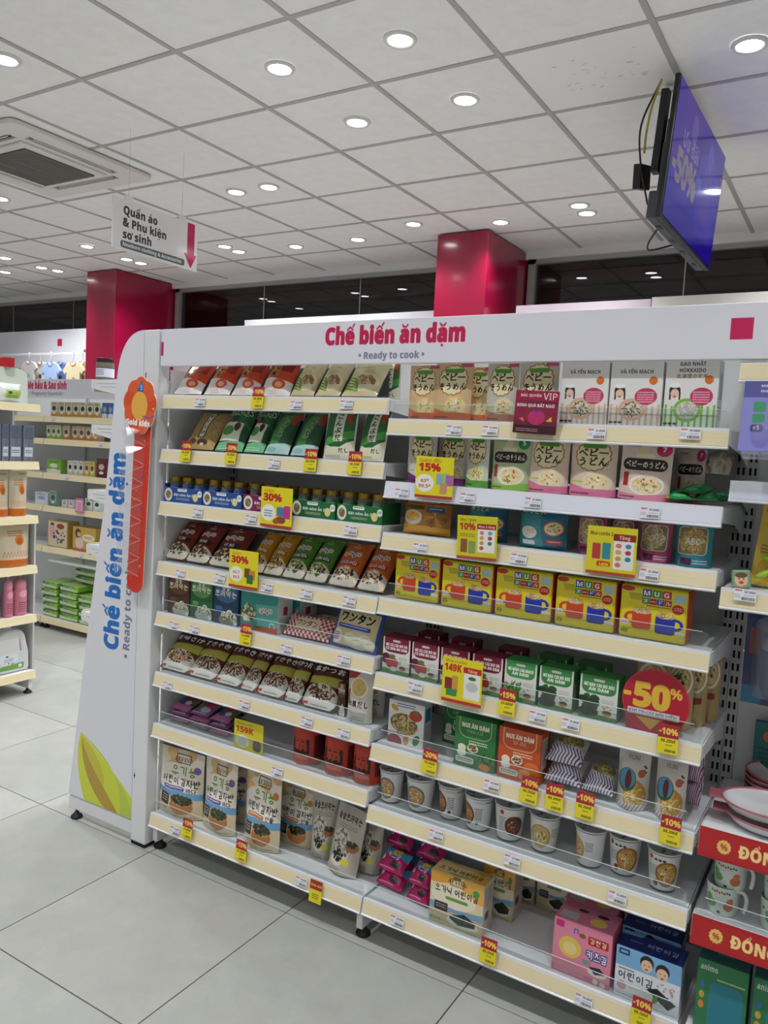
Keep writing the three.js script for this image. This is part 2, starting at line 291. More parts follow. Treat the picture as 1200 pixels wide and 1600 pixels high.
// ---------- room shell ----------
const RX0 = -10.4, RX1 = 2.2, RZ0 = -6.07, RZ1 = 1.8;
{
  const floor = new THREE.Group(); floor.name = 'floor'; floor.userData = { kind: 'structure', label: 'pale grey large floor tiles with dark joints' }; scene.add(floor);
  part('joint_bed', bx(RX0 - 0.2, RX1 + 0.2, -0.2, -0.004, RZ0 - 0.2, RZ1 + 0.2), M.grout, floor);
  const tg = rbox(0.5965, 0.02, 0.5965, 0.0012, 0, -0.01, 0);
  for (let i = -14; i < 7; i++) for (let j = -7; j < 7; j++) {
    const x = -2.005 + 0.6 * i + 0.3, z = -1.863 + 0.6 * j + 0.3;
    if (z > RZ1 + 0.3) continue;
    const t = part('floor_tile', tg, floorMats[(i * 7 + j * 3 + 70) % 4], floor); t.position.set(x, 0, z);
  }
  const ceiling = new THREE.Group(); ceiling.name = 'ceiling'; ceiling.userData = { kind: 'structure', label: 'suspended white ceiling tiles in a grey grid' }; scene.add(ceiling);
  part('ceiling_slab', bx(RX0 - 0.2, RX1 + 0.2, CEIL + 0.03, CEIL + 0.2, RZ0 - 0.2, RZ1 + 0.2), M.grout, ceiling);
  const cg = box(0.578, 0.012, 0.578);
  for (let i = -14; i < 7; i++) for (let j = -5; j < 8; j++) {
    const z = -3.04 + 0.6 * j + 0.3; if (z > RZ1) continue;
    const t = part('ceiling_tile', cg, i === 1 && j === -1 ? M.ceilScuff : M.ceil, ceiling); t.position.set(-2.013 + 0.6 * i + 0.3, CEIL + 0.01 + rr(-0.001, 0.001), z);
    t.rotation.set(rr(-0.0015, 0.0015), 0, rr(-0.0015, 0.0015));
  }
  for (let i = -14; i <= 7; i++) part('grid_bar', box(0.024, 0.024, RZ1 - RZ0, -2.013 + 0.6 * i, CEIL + 0.012, (RZ0 + RZ1) / 2), M.tbar, ceiling);
  for (let j = -5; j <= 8; j++) { const z = -3.04 + 0.6 * j; if (z < RZ1) part('grid_bar', box(RX1 - RX0, 0.0235, 0.024, (RX0 + RX1) / 2, CEIL + 0.0124, z), M.tbar, ceiling); }
  struct('wall_left', bx(RX0 - 0.2, RX0, 0, CEIL + 0.1, RZ0 - 0.2, RZ1 + 0.2), M.wall);
  struct('wall_right', bx(RX1, RX1 + 0.2, 0, CEIL + 0.1, RZ0 - 0.2, RZ1 + 0.2), M.wall);
  struct('wall_front', bx(RX0, RX1, 0, CEIL + 0.1, RZ1, RZ1 + 0.2), M.wall);
  struct('wall_back', bx(RX0, RX1, 0, 2.3, RZ0 - 0.2, RZ0), M.wall);
  struct('trim_1', bx(RX0, RX1, 2.985, CEIL + 0.02, RZ0 - 0.02, RZ0 + 0.06), M.white);
}
// windows above the wall boards: frame, mullion seams and dark panes
[[RX0, -6.84], [-6.36, -2.87], [-2.44, RX1]].forEach(([x0, x1], k) => {
  const w = new THREE.Group(); w.name = 'window_' + (k + 1); w.userData = { kind: 'structure', label: 'dark night window band with mirror-like panes' }; scene.add(w);
  const Z = RZ0 + 0.005, n = Math.max(1, Math.round((x1 - x0) / 1.25));
  part('window_frame', merge([bx(x0, x1, 2.3, 2.34, Z - 0.06, Z + 0.02), bx(x0, x1, 2.95, 2.99, Z - 0.06, Z + 0.03), bx(x0, x0 + 0.06, 2.3, 2.99, Z - 0.06, Z + 0.03), bx(x1 - 0.06, x1, 2.3, 2.99, Z - 0.06, Z + 0.03)]), M.alu, w);
  for (let i = 0; i < n; i++) {
    const a = x0 + 0.06 + ((x1 - x0 - 0.12) * i) / n, b = x0 + 0.06 + ((x1 - x0 - 0.12) * (i + 1)) / n;
    part('pane', new THREE.PlaneGeometry(b - a - 0.004, 0.61).translate((a + b) / 2, 2.645, Z - 0.008), M.glass, w);
    if (i) part('mullion', bx(a - 0.004, a + 0.004, 2.34, 2.95, Z - 0.016, Z), M.alu, w);
  }
});
struct('trim_2', bx(RX0, RX1, 2.86, 3.1, RZ0 - 0.45, RZ0 - 0.3), mat(0x7a1230, 0.6));
struct('wall_outside', bx(RX0, RX1, 1.8, 3.4, RZ0 - 3.2, RZ0 - 3.1), mat(0x0a0b0d, 0.9));
// red clad pillars
for (const [x0, x1, l] of [[-6.81, -6.385, 'glossy crimson clad pillar beside the hanging white sign'], [-2.865, -2.455, 'glossy crimson clad pillar behind the header board of the food shelving']]) {
  const g = thing('pillar', l, 'pillar', [(x0 + x1) / 2, 0, 0]);
  const w = x1 - x0;
  part('front_panel', rbox(w, 1.195, 0.02, 0.003, 0, 0.5985, -5.295), M.red, g); part('front_panel', rbox(w, 1.83, 0.02, 0.003, 0, 2.114, -5.295), M.red, g);
  part('side_panel', bx(w / 2 - 0.012, w / 2, 0.001, 3.029, -6.06, -5.3055), M.red, g); part('side_panel', bx(-w / 2, -w / 2 + 0.012, 0.001, 3.029, -6.06, -5.3055), M.red, g);
  part('core', bx(-w / 2 + 0.013, w / 2 - 0.013, 0.001, 3.028, -6.06, -5.306), M.grout, g);
}
// ---------- downlights ----------
const lampMat = new THREE.MeshStandardMaterial({ color: 0x111111, emissive: LAMP_COLOR, emissiveIntensity: LAMP_GLOW, roughness: 0.4 });
const ringMat = mat(0xd6d5d2, 0.35);
const LAMPS = [[-3.36, -2.16, 0], [-2.302, -2.74, 0], [-1.712, -2.756, 0], [-0.523, -3.361, 0], [-1.71, -3.342, 0], [-2.305, -3.348, 0], [-3.638, -3.947, 1], [-3.368, -3.95, 1],
  [-2.908, -4.99, 2], [-2.314, -5.164, 2], [-4.131, -5.207, 2], [-3.521, -5.201, 2], [-1.708, -5.005, 2], [-1.711, -5.177, 2], [-4.714, -5.001, 2], [-4.717, -5.177, 2], [-5.91, -4.577, 3], [-5.951, -5.041, 3], [-5.942, -5.198, 3],
  [-7.109, -4.596, 3], [-7.737, -5.004, 3], [-7.129, -4.996, 3], [-7.094, -5.152, 3], [-5.342, -3.409, 3], [-4.73, -5.19, 9],
  [-0.51, -2.74, 4], [0.69, -3.34, 4], [-0.51, -5.1, 4], [0.69, -5.1, 4],
  [-3.5, -0.95, 4], [-2.3, -0.95, 4], [-1.1, -0.95, 4], [0.1, -0.95, 4], [1.3, -0.95, 4], [-2.9, 0.85, 4], [-1.7, 0.85, 4], [-0.5, 0.85, 4], [0.7, 0.85, 4], [-4.7, -0.95, 4], [-5.3, 0.5, 4], [-4.7, -2.16, 4], [-8.5, -3.4, 4], [-7.1, -2.2, 4], [-8.5, -1.0, 4]];
const lampWhere = ['over the food shelving', 'in the pair over the aisle beyond the hanging sign', 'in the row along the window above the header board', 'over the baby clothes corner', 'elsewhere on the ceiling'];
for (const [x, z, k] of LAMPS) {
  if (k === 9) continue;
  const near = [[-1.712, -2.756, 'round recessed downlight in the tile before the scuffed ceiling tile'], [-0.523, -3.361, 'round recessed downlight beside the hanging television'], [-3.36, -2.16, 'round recessed downlight beside the ceiling air conditioner'], [-2.314, -5.164, 'round recessed downlight just before the crimson pillar']].find((q) => q[0] === x && q[1] === z);
  const g = thing('downlight', near ? near[2] : 'small round recessed white downlight ' + lampWhere[k], 'downlight', [x, CEIL, z], 0, near ? undefined : 'downlights ' + lampWhere[k]);
  part('trim_ring', lathe([[0.048, 0.004], [0.05, -0.006], [0.064, -0.006], [0.068, 0.001], [0.068, 0.004]], 24), ringMat, g);
  part('lamp_face', cyl(0.049, 0.049, 0.006, 24, 0, 0.001, 0), lampMat, g);
  const s = new THREE.SpotLight(LAMP_COLOR, k === 2 || k === 3 ? LAMP_CANDELA * 0.7 : LAMP_CANDELA, 0, 1.08, 1, 2);
  s.position.set(x, CEIL - 0.02, z); s.target.position.set(x, 0, z); s.castShadow = true; s.shadow.radius = 2.2; s.shadow.mapSize.set(512, 512); s.shadow.camera.near = 0.05; s.shadow.camera.far = 8;
  scene.add(s); scene.add(s.target);
}
// ---------- ceiling air conditioner ----------
{
  const g = thing('air_conditioner', 'square white ceiling cassette air conditioner with grey intake grille', 'air conditioner', [-4.395, CEIL, -3.03]);
  const ring = new THREE.Shape(); const rr2 = (s, a, r) => { s.moveTo(-a + r, -a); s.lineTo(a - r, -a); s.quadraticCurveTo(a, -a, a, -a + r); s.lineTo(a, a - r); s.quadraticCurveTo(a, a, a - r, a); s.lineTo(-a + r, a); s.quadraticCurveTo(-a, a, -a, a - r); s.lineTo(-a, -a + r); s.quadraticCurveTo(-a, -a, -a + r, -a); };
  rr2(ring, 0.475, 0.05);
  for (const [sx, sz, w, h] of [[0, 0.345, 0.3, 0.032], [0, -0.345, 0.3, 0.032], [0.345, 0, 0.032, 0.3], [-0.345, 0, 0.032, 0.3]]) { const p = new THREE.Path(); p.moveTo(sx - w, sz - h); p.lineTo(sx + w, sz - h); p.lineTo(sx + w, sz + h); p.lineTo(sx - w, sz + h); p.closePath(); ring.holes.push(p); }
  part('frame', new THREE.ExtrudeGeometry(ring, { depth: 0.014, bevelEnabled: true, bevelSize: 0.006, bevelThickness: 0.006, bevelSegments: 2 }).rotateX(Math.PI / 2).translate(0, -0.006, 0), M.acWhite, g);
  part('duct', box(0.84, 0.004, 0.84, 0, -0.006, 0), M.acDark, g);
  for (const a of [0, 1, 2, 3]) { const f = part('louvre', box(0.52, 0.005, 0.014), M.acWhite, g); f.rotation.order = 'YXZ'; f.rotation.set(1.25, a * Math.PI / 2, 0); f.position.set(Math.sin(a * Math.PI / 2) * 0.35, -0.016, Math.cos(a * Math.PI / 2) * 0.35); }
  part('intake_panel', rbox(0.58, 0.018, 0.58, 0.008, 0, -0.032, 0), M.acWhite, g);
  const gr = part('grille', box(0.47, 0.008, 0.47, 0, -0.04, 0), M.acDark, g);
  const slats = []; for (let i = 0; i < 40; i++) slats.push(box(0.46, 0.006, 0.006, 0, -0.046, -0.23 + i * 0.0118));
  const sm = part('grille_slats', merge(slats), M.acGrille, gr); sm.userData = { kind: 'stuff' };
  for (let i = 0; i < 5; i++) part('grille_rib', box(0.006, 0.007, 0.465, -0.23 + i * 0.115, -0.0465, 0), M.acGrille, gr);
}
// ---------- hanging aisle sign ----------
{
  const p0 = at(176, 305, { x: -3.45 }), p1 = at(309, 352, { x: -3.45 });
  const L = p0.z - p1.z, H = 0.266, zc = (p0.z + p1.z) / 2, yc = (p0.y + p1.y) / 2 - 0.133;
  const g = thing('hanging_sign', 'white hanging aisle sign with dark lettering and crimson down arrow', 'sign', [-3.45, yc, zc]);
  const D = design('gloss', { front: [560, Math.round(560 * H / L), (c, w, h) => {
    fillRect(c, '#eceaea', 0, 0, w, h);
    text(c, 'Quần áo', 62, 72, 54, { color: '#3c3c3e', fat: 0.05 }); text(c, '& Phụ kiện', 60, 128, 54, { color: '#3c3c3e', fat: 0.05 }); text(c, 'sơ sinh', 62, 184, 54, { color: '#3c3c3e', fat: 0.05 });
    rrect(c, '#5f676b', 50, h - 48, 418, 34, 12); text(c, 'Newborn clothing & Accessories', 62, h - 23, 25, { color: '#f2f2f2', max: 394 });
    fillRect(c, '#c2185b', 484, 0, 52, h - 70); poly(c, '#c2185b', 462, h - 84, 554, h - 84, 512, h - 12);
  }], back: '#e4e2e2' });
  const b = new RoundedBoxGeometry(L, H, 0.008, 2, 0.0039), uv = b.attributes.uv, per = uv.count / 6;
  for (let i = 0; i < uv.count; i++) { const f = (i / per) | 0; setUV(uv, i, f === 4 ? D.rect.front : D.rect.back, uv.getX(i), uv.getY(i)); }
  part('board', b.rotateY(Math.PI / 2), D.mat, g);
  for (const s of [-0.18, 0.2]) { part('clip', box(0.012, 0.03, 0.05, 0, H / 2 + 0.008, s), M.white, g); part('wire', cyl(0.001, 0.001, CEIL - yc - H / 2 - 0.02, 6, 0, (CEIL - yc + H / 2 + 0.022) / 2, s), M.chrome, g); }
}
// ---------- television ----------
{
  const g = thing('television', 'wall-size flat television hung from the ceiling showing a purple sale picture', 'television', [-0.772, 2.701, -3.847]);
  g.rotation.order = 'YXZ'; g.rotation.set(0.061, 1.541, -0.012);
  const D = design('card', { front: [640, 370, (c, w, h) => {
    fillRect(c, '#2f10a0', 0, 0, w, h); poly(c, '#2408b0', 0, h * 0.62, w, h * 0.5, w, h, 0, h); poly(c, '#4320a4', 0, 0, w * 0.55, 0, w * 0.2, h * 0.5, 0, h * 0.55); poly(c, '#3a22bc', w * 0.5, h * 0.3, w * 0.75, h * 0.1, w * 0.95, h * 0.35, w * 0.9, h * 0.85, w * 0.55, h * 0.9);
    disc(c, '#6a52aa', w * 0.34, h * 0.18, 34, 40, 0.3); rrect(c, '#4058c8', w * 0.47, h * 0.44, 74, 40, 14); rrect(c, '#4c38b8', w * 0.62, h * 0.24, 110, 190, 40); disc(c, '#5a48c0', w * 0.7, h * 0.2, 34, 44);
    text(c, 'Ưu đãi', w * 0.16, h * 0.4, 64, { color: '#8f82c4' }); text(c, '-50%', w * 0.04, h * 0.68, 124, { color: '#8a7f96', fat: 0.06 });
    fillRect(c, '#2408a8', 0, h * 0.86, w, h * 0.14);
  }] });
  const scr = new THREE.PlaneGeometry(0.95, 0.54), uv = scr.attributes.uv; for (let i = 0; i < uv.count; i++) setUV(uv, i, D.rect.front, uv.getX(i), uv.getY(i));
  const page = pages[pages.length - 1];
  const sm = new THREE.MeshPhysicalMaterial({ color: 0x020204, roughness: 0.1, specularIntensity: 0.6, emissive: 0xffffff, emissiveMap: page.tex, emissiveIntensity: 0.9 });
  part('bezel', rbox(0.97, 0.56, 0.022, 0.005, 0, 0, -0.012), M.black, g);
  part('screen', scr.translate(0, 0.004, 0.0006), sm, g);
  const back = part('back_cover', rbox(0.72, 0.34, 0.05, 0.012, 0, -0.1, -0.047), mat(0x26272b, 0.5), g);
  part('lower_housing', rbox(0.95, 0.11, 0.045, 0.008, 0, -0.225, -0.044), mat(0x3b3c42, 0.45), g);
  for (const x of [-0.33, -0.1, 0.1, 0.34]) part('port', box(0.05, 0.003, 0.018, x, -0.2812, -0.044), M.black, back);
  part('mount_plate', box(0.3, 0.3, 0.02, -0.1, 0.05, -0.085), M.black, g);
  part('mount_arm', box(0.05, 0.34, 0.03, -0.28, 0.135, -0.11), mat(0x24262c, 0.5), g); part('mount_arm', box(0.05, 0.34, 0.03, 0.12, 0.135, -0.11), mat(0x24262c, 0.5), g);
  const pb = part('media_box', rbox(0.14, 0.1, 0.035, 0.004, -0.3, 0.02, -0.16), M.black, g); pb.rotation.z = 0.25;
  const tube = (pts, r) => new THREE.TubeGeometry(new THREE.CatmullRomCurve3(pts.map((p) => new THREE.Vector3(...p))), 20, r, 6);
  part('cable', tube([[-0.4, 0.3, -0.1], [-0.42, 0.18, -0.12], [-0.38, 0.1, -0.14], [-0.34, 0.03, -0.15]], 0.005), M.yellowCable, g);
  part('cable', tube([[-0.38, 0.3, -0.11], [-0.4, 0.12, -0.16], [-0.37, -0.02, -0.15], [-0.39, -0.2, -0.09]], 0.004), M.cable, g);
  part('cable', tube([[-0.28, -0.26, -0.06], [-0.2, -0.31, -0.12], [-0.1, -0.315, -0.14], [0.0, -0.27, -0.07]], 0.004), M.cable, g);
  const rl = new THREE.RectAreaLight(new THREE.Color().setRGB(0.22, 0.1, 0.75), 0.5, 0.94, 0.53); rl.position.set(0, 0, 0.01); rl.rotation.y = Math.PI; g.add(rl);
}

// ---------- the food shelving: two bays, the next bay, header board, endcap ----------
const ZF = -1.877, ZB = -2.235;
const BAY = {
  A: { x0: -2.0185, x1: -1.1425, y: [1.572, 1.393, 1.217, 1.0135, 0.8405, 0.631, 0.4518, 0.133], guard: [0, 0, 0, 1, 1, 1, 1, 1] },
  B: { x0: -1.1375, x1: -0.2655, y: [1.516, 1.343, 1.200, 1.017, 0.802, 0.595, 0.412, 0.134], guard: [1, 0, 0, 1, 1, 1, 1, 1] },
  C: { x0: -0.255, x1: 0.62, y: [1.661, 1.403, 1.166, 0.616, 0.408, 0.13], guard: [0, 0, 0, 0, 1, 0] },
};
const grainTex = noiseTexture(256, (g, s) => {
  fillRect(g, '#ecdfb6', 0, 0, s, s);
  for (let i = 0; i < 90; i++) { g.globalAlpha = rr(0.06, 0.2); line(g, pick(['#dccb98', '#f6ecca', '#d9c690']), rr(0.6, 3), 0, i * 2.9 + rr(-2, 2), s * 0.35, i * 2.9 + rr(-3, 3), s * 0.7, i * 2.9 + rr(-3, 3), s, i * 2.9 + rr(-2, 2)); }
  g.globalAlpha = 1;
});
M.insert = mat(0xffffff, 0.36, { map: grainTex });
M.edge = new THREE.MeshPhysicalMaterial({ color: 0xf2f6f6, roughness: 0.3, transmission: 0.4, thickness: 0 });
M.pocket = new THREE.MeshPhysicalMaterial({ color: 0xf6f7f7, roughness: 0.1, transmission: 0.95, thickness: 0, ior: 1.25 });
M.insertWhite = mat(0xe4e6f2, 0.36); M.insertRed = mat(0xb01c1e, 0.42);
const railUV = (g) => { const p = g.attributes.position, uv = g.attributes.uv; for (let i = 0; i < p.count; i++) uv.setXY(i, p.getX(i) * 1.6, p.getY(i) * 9); return g; };
function bracketGeo(x, y, back) {                           // tapered shelf arm
  const s = new THREE.Shape([[-1.886, -0.003], [-1.886, -0.034], [-2.08, -0.05], [back, -0.085], [back, -0.003]].map(([a, b]) => new THREE.Vector2(-a, b)));
  return new THREE.ExtrudeGeometry(s, { depth: 0.004, bevelEnabled: false }).rotateY(Math.PI / 2).translate(x, y, 0);
}
function makeBay(key, label) {
  const b = BAY[key], g = thing('shelving_bay', label, 'shelving');
  const L = b.x0 - 0.002, R = b.x1 + 0.002;
  for (let k = 0; k < 4; k++) part('back_panel', bx(L + 0.012, R - 0.012, k ? 0.16 + k * 0.4 : 0.03, 0.554 + k * 0.4, ZB - 0.012, ZB - 0.004), M.backPanel, g);
  for (const [ux, first] of [[b.x0 - (key === 'C' ? 0.0095 : key === 'B' ? 0.0046 : 0.0098), 0], [b.x1 - 0.027, 1]]) {
    const up = part('upright', bx(ux, ux + 0.027, 0.02, 1.66, ZB - 0.02, ZB + 0.012), M.greySteel, g);
    const slots = []; for (let y = 0.2; y < 1.62; y += 0.034) for (const dx of [0.0075, 0.0195]) slots.push(box(0.0055, 0.019, 0.002, ux + dx, y, ZB + 0.0122));
    const sm = part('slots', merge(slots), M.darkSlot, up); sm.userData = { kind: 'stuff' };
  }
  b.y.forEach((y, i) => {
    const base = i === b.y.length - 1, red = key === 'C' && (i === 3 || i === 4), white = (key === 'B' && i === 1) || (key === 'C' && i === 1);
    const sh = part('shelf', bx(b.x0 + 0.003, b.x1 - 0.003, y - 0.026, y, ZB + 0.013, -1.8845), M.whiteGloss, g);
    const P = [[-1.884, 0.002], [-1.876, 0.002], [-1.8755, -0.004], [-1.8685, -0.0385], [-1.864, -0.0415], [-1.865, -0.0445], [-1.884, -0.0445]];
    part('price_rail', extrudeX(P.map(([z, q]) => [z, y + q]), b.x0, b.x1), M.whiteGloss, sh);
    const e = red ? [[-1.8735, 0.006], [-1.8575, -0.056], [-1.859, -0.0565], [-1.875, 0.0055]] : [[-1.8747, -0.0045], [-1.8676, -0.0378], [-1.869, -0.038], [-1.876, -0.0047]];
    part('rail_insert', railUV(extrudeX(e.map(([z, q]) => [z, y + q]), b.x0 + 0.0012, b.x1 - 0.0012)), red ? M.insertRed : white ? M.insertWhite : M.insert, sh);
    if (!base) { part('bracket', bracketGeo(b.x0 - 0.0015, y, ZB + 0.013), M.steel, sh); part('bracket', bracketGeo(b.x1 - 0.0025, y, ZB + 0.013), M.steel, sh); }
    if (b.guard[i]) {
      const s = new THREE.Shape(), w = b.x1 - b.x0 - 0.008, h = 0.042; s.moveTo(-w / 2, 0); s.lineTo(w / 2, 0); s.lineTo(w / 2, h - 0.018); s.quadraticCurveTo(w / 2, h, w / 2 - 0.018, h); s.lineTo(-w / 2 + 0.018, h); s.quadraticCurveTo(-w / 2, h, -w / 2, h - 0.018); s.closePath();
      part('clear_guard', new THREE.ExtrudeGeometry(s, { depth: 0.0016, bevelEnabled: false }).translate((b.x0 + b.x1) / 2, y + 0.0005, -1.8885), M.acrylic, sh);
      part('guard_edge', bx((b.x0 + b.x1) / 2 - w / 2 + 0.018, (b.x0 + b.x1) / 2 + w / 2 - 0.018, y + h + 0.0006, y + h + 0.0018, -1.8887, -1.8867), M.edge, sh);
    }
    if (base) for (const x of [b.x0 + 0.002, b.x1 - 0.022]) {
      if (key === 'B' && x < -1 || key === 'C' && x < 0) continue;                           // neighbouring bays share one leg
      part('leg', bx(x, x + 0.02, 0.03, y - 0.027, ZB, -1.888), M.white, sh);
      const f = part('foot', lathe([[0, 0], [0.021, 0], [0.023, 0.004], [0.02, 0.01], [0.011, 0.014], [0.01, 0.022], [0.006, 0.024], [0.005, 0.034]], 18), M.rubber, sh); f.position.set(x + 0.01, 0.0005, -1.913);
    }
  });
  return g;
}
makeBay('A', 'white metal shelving bay with cream price rails beside the printed end panel');
makeBay('B', 'white metal shelving bay of noodle packs with one white price rail');
makeBay('C', 'shelving bay with red rails stocked with mugs, plates and feeding ware');

// red rail lettering
{
  const D = design('card', { front: [420, 60, (c, w, h) => { fillRect(c, '#b01c1e', 0, 0, w, h); scallop(c, '#e0be62', 40, 30, 14, 14, 12, 0.16); text(c, '%', 40, 37, 19, { color: '#b01c1e', align: 'center' }); text(c, 'ĐỒNG', 72, 43, 35, { color: '#f0d58a', fat: 0.05, mark: 0.8 }); }], back: '#b01c1e' });
  for (const [i, y] of [[3, 0.616], [4, 0.408]]) {
    const g = new THREE.PlaneGeometry(0.39, 0.0557), uv = g.attributes.uv; for (let k = 0; k < uv.count; k++) setUV(uv, k, D.rect.front, uv.getX(k), uv.getY(k));
    const s = single('rail_sign', merge([g, box(0.39, 0.0557, 0.0006, 0, 0, -0.0006)]).rotateX(-0.253), D.mat, i === 3 ? 'red promotional strip with gold lettering on the rail below the plates' : 'red promotional strip with gold lettering on the rail below the mugs', 'sign', [-0.042, y - 0.0255, -1.8643]);
    const q = s.geometry.attributes.uv; for (let k = 6; k < q.count; k++) q.setXY(k, D.rect.back[0], D.rect.back[1]);
  }
}
// header board
{
  const x0 = -2.03, x1 = 0.4, y0 = 1.6665, y1 = 1.787, W = 2030, k = W / (x1 - x0), H = Math.round((y1 - y0) * k), X = (x) => (x - x0) * k, Y = (y) => (y1 - y) * k;
  const D = design('card', { front: [W, H, (c) => {
    fillRect(c, '#e7e7ee', 0, 0, W, H);
    const tw = X(-0.915) - X(-1.362);
    text(c, 'Chế biến ăn dặm', X(-1.362), Y(1.7225), 51, { color: '#c8184e', fat: 0.09, max: tw, mark: 0.95 });
    text(c, '• Ready to cook •', X(-1.139), Y(1.6795), 22, { color: '#7f8399', fat: 0.03, align: 'center' });
    fillRect(c, '#cf1a5c', X(-0.281), Y(1.754), X(-0.236) - X(-0.281), Y(1.709) - Y(1.754)); fillRect(c, '#cf1a5c', 0, Y(1.745), X(-2.0165), Y(1.701) - Y(1.745));
  }], back: '#dfdfe4' });
  const g = thing('header_board', 'long white header board lettered in crimson above the food shelving', 'sign', [(x0 + x1) / 2, y0, -1.88]);
  part('face', cartonGeo(x1 - x0, y1 - y0, 0.02, D, 0.002), D.mat, g);
  part('top_lip', box(x1 - x0, 0.004, 0.1, 0, y1 - y0 - 0.004, -0.06), M.white, g);
  for (const x of [-1.13, -0.26]) part('support_arm', box(0.02, 0.03, 0.33, x - (x0 + x1) / 2, 0.045, -0.175), M.steel, g);
}
// endcap with the printed end panel
{
  const g = thing('endcap_unit', 'white endcap shelf unit with blue lettered end panel and green leaf print', 'shelving', [-2.035, 0, -1.865]);
  const X = (x) => x + 2.035, pts = [[-2.447, 0.0865], [-2.41, 0.344], [-2.366, 0.684], [-2.29, 1.159], [-2.246, 1.56], [-2.236, 1.64]];
  const s = new THREE.Shape(); s.moveTo(X(-2.107), 0.0865); s.lineTo(X(-2.447), 0.0865); for (const [x, y] of pts.slice(1)) s.lineTo(X(x), y); s.bezierCurveTo(X(-2.225), 1.71, X(-2.195), 1.787, X(-2.107), 1.787); s.closePath();
  const k = 780, W = Math.round(0.345 * k), H = Math.round(1.702 * k), cx = (x) => (x + 2.45) * k, cy = (y) => (1.788 - y) * k;
  const D = design('card', { front: [W, H, (c) => {
    fillRect(c, '#e6e6ec', 0, 0, W, H);
    c.save(); c.translate(cx(-2.2), cy(0.672)); c.rotate(-Math.PI / 2 + 0.02); text(c, 'Chế biến ăn dặm', 0, 0, 76, { color: '#1b6fc2', fat: 0.07, max: (1.372 - 0.672) * k, mark: 0.9 }); c.restore();
    c.save(); c.translate(cx(-2.142), cy(0.655)); c.rotate(-Math.PI / 2 + 0.01); text(c, '• Ready to cook •', 0, 0, 34, { color: '#7f7f93', fat: 0.03 }); c.restore();
    const leaf = (col, ...q) => { c.fillStyle = col; c.beginPath(); c.moveTo(cx(q[0]), cy(q[1])); for (let i = 2; i < q.length; i += 6) c.bezierCurveTo(cx(q[i]), cy(q[i + 1]), cx(q[i + 2]), cy(q[i + 3]), cx(q[i + 4]), cy(q[i + 5])); c.closePath(); c.fill(); };
    leaf('#d3dc3e', -2.382, 0.338, -2.3, 0.29, -2.2, 0.24, -2.1, 0.155, -2.1, 0.1, -2.1, 0.09, -2.1, 0.08, -2.2, 0.08, -2.3, 0.08, -2.35, 0.08, -2.4, 0.16, -2.41, 0.27, -2.382, 0.338);
    leaf('#bcd04c', -2.382, 0.338, -2.2, 0.27, -2.16, 0.2, -2.165, 0.085, -2.12, 0.085, -2.1, 0.085, -2.1, 0.085, -2.1, 0.15, -2.2, 0.25, -2.382, 0.338);
    leaf('#c9c43c', -2.376, 0.325, -2.3, 0.29, -2.24, 0.22, -2.255, 0.165, -2.3, 0.2, -2.35, 0.26, -2.376, 0.325);
    leaf('#b79b3a', -2.378, 0.325, -2.34, 0.22, -2.23, 0.15, -2.175, 0.084, -2.2, 0.084, -2.22, 0.084, -2.235, 0.084, -2.33, 0.13, -2.38, 0.22, -2.378, 0.325);
  }], back: '#e4e5e8' });
  const pg = new THREE.ExtrudeGeometry(s, { depth: 0.014, bevelEnabled: false, curveSegments: 16 }).translate(0, 0, -0.016), p = pg.attributes.position, uv = pg.attributes.uv, nn = pg.attributes.normal;
  for (let i = 0; i < p.count; i++) { if (nn.getZ(i) > 0.5) setUV(uv, i, D.rect.front, (cx(p.getX(i) - 2.035)) / W, 1 - cy(p.getY(i)) / H); else uv.setXY(i, D.rect.back[0], D.rect.back[1]); }
  part('end_panel', pg, D.mat, g);
  const post = part('post', rbox(0.072, 1.774, 0.05, 0.004, -0.035, 0.9, -0.026), M.white, g);
  part('post_sole', box(0.068, 0.012, 0.046, -0.035, 0.0065, -0.026), M.rubber, post);
  part('keyhole', merge([box(0.0025, 0.022, 0.001, -0.058, 0.25, -0.0008), cyl(0.0035, 0.0035, 0.001, 12).rotateX(Math.PI / 2).translate(-0.058, 0.25, -0.0007)]), M.black, post);
  part('keyhole', box(0.003, 0.018, 0.001, -0.058, 1.636, -0.0008), M.black, post);
  part('base_bar', rbox(0.34, 0.048, 0.03, 0.003, -0.242, 0.0565, -0.02), M.white, g);
  const f = part('foot', lathe([[0, 0], [0.02, 0], [0.022, 0.004], [0.019, 0.01], [0.011, 0.014], [0.009, 0.02], [0.005, 0.022], [0.005, 0.036]], 18), M.rubber, g); f.position.set(-0.375, 0.0005, -0.012);
  part('back_panel', bx(0.0, 0.006, 0.1, 1.66, -0.9, -0.055), M.backPanel, g);
  for (const [u, v] of [[143, 593], [143, 663], [137, 765], [135, 850], [127, 955]]) {
    const q = at(u, v, { z: -1.892 }), y = q.y, tip = q.x + 2.035;
    const sh = part('shelf', bx(tip + 0.004, -0.004, y - 0.024, y - 0.001, -0.88, -0.032), M.whiteGloss, g);
    const b = new THREE.Shape([[tip, 0], [tip, -0.03], [tip + 0.1, -0.047], [-0.004, -0.082], [-0.004, 0]].map(([a, c]) => new THREE.Vector2(a, c)));
    const br = part('bracket', new THREE.ExtrudeGeometry(b, { depth: 0.004, bevelEnabled: false }).translate(0, y, -0.031), M.whiteGloss, sh);
    part('bracket_groove', merge([box(0.14, 0.003, 0.0006, tip + 0.1, y - 0.014, -0.0267), box(0.1, 0.0025, 0.0006, tip + 0.1, y - 0.026, -0.0267), cyl(0.0022, 0.0022, 0.0006, 8).rotateX(Math.PI / 2).translate(tip + 0.012, y - 0.018, -0.0267)]), M.greySteel, br);
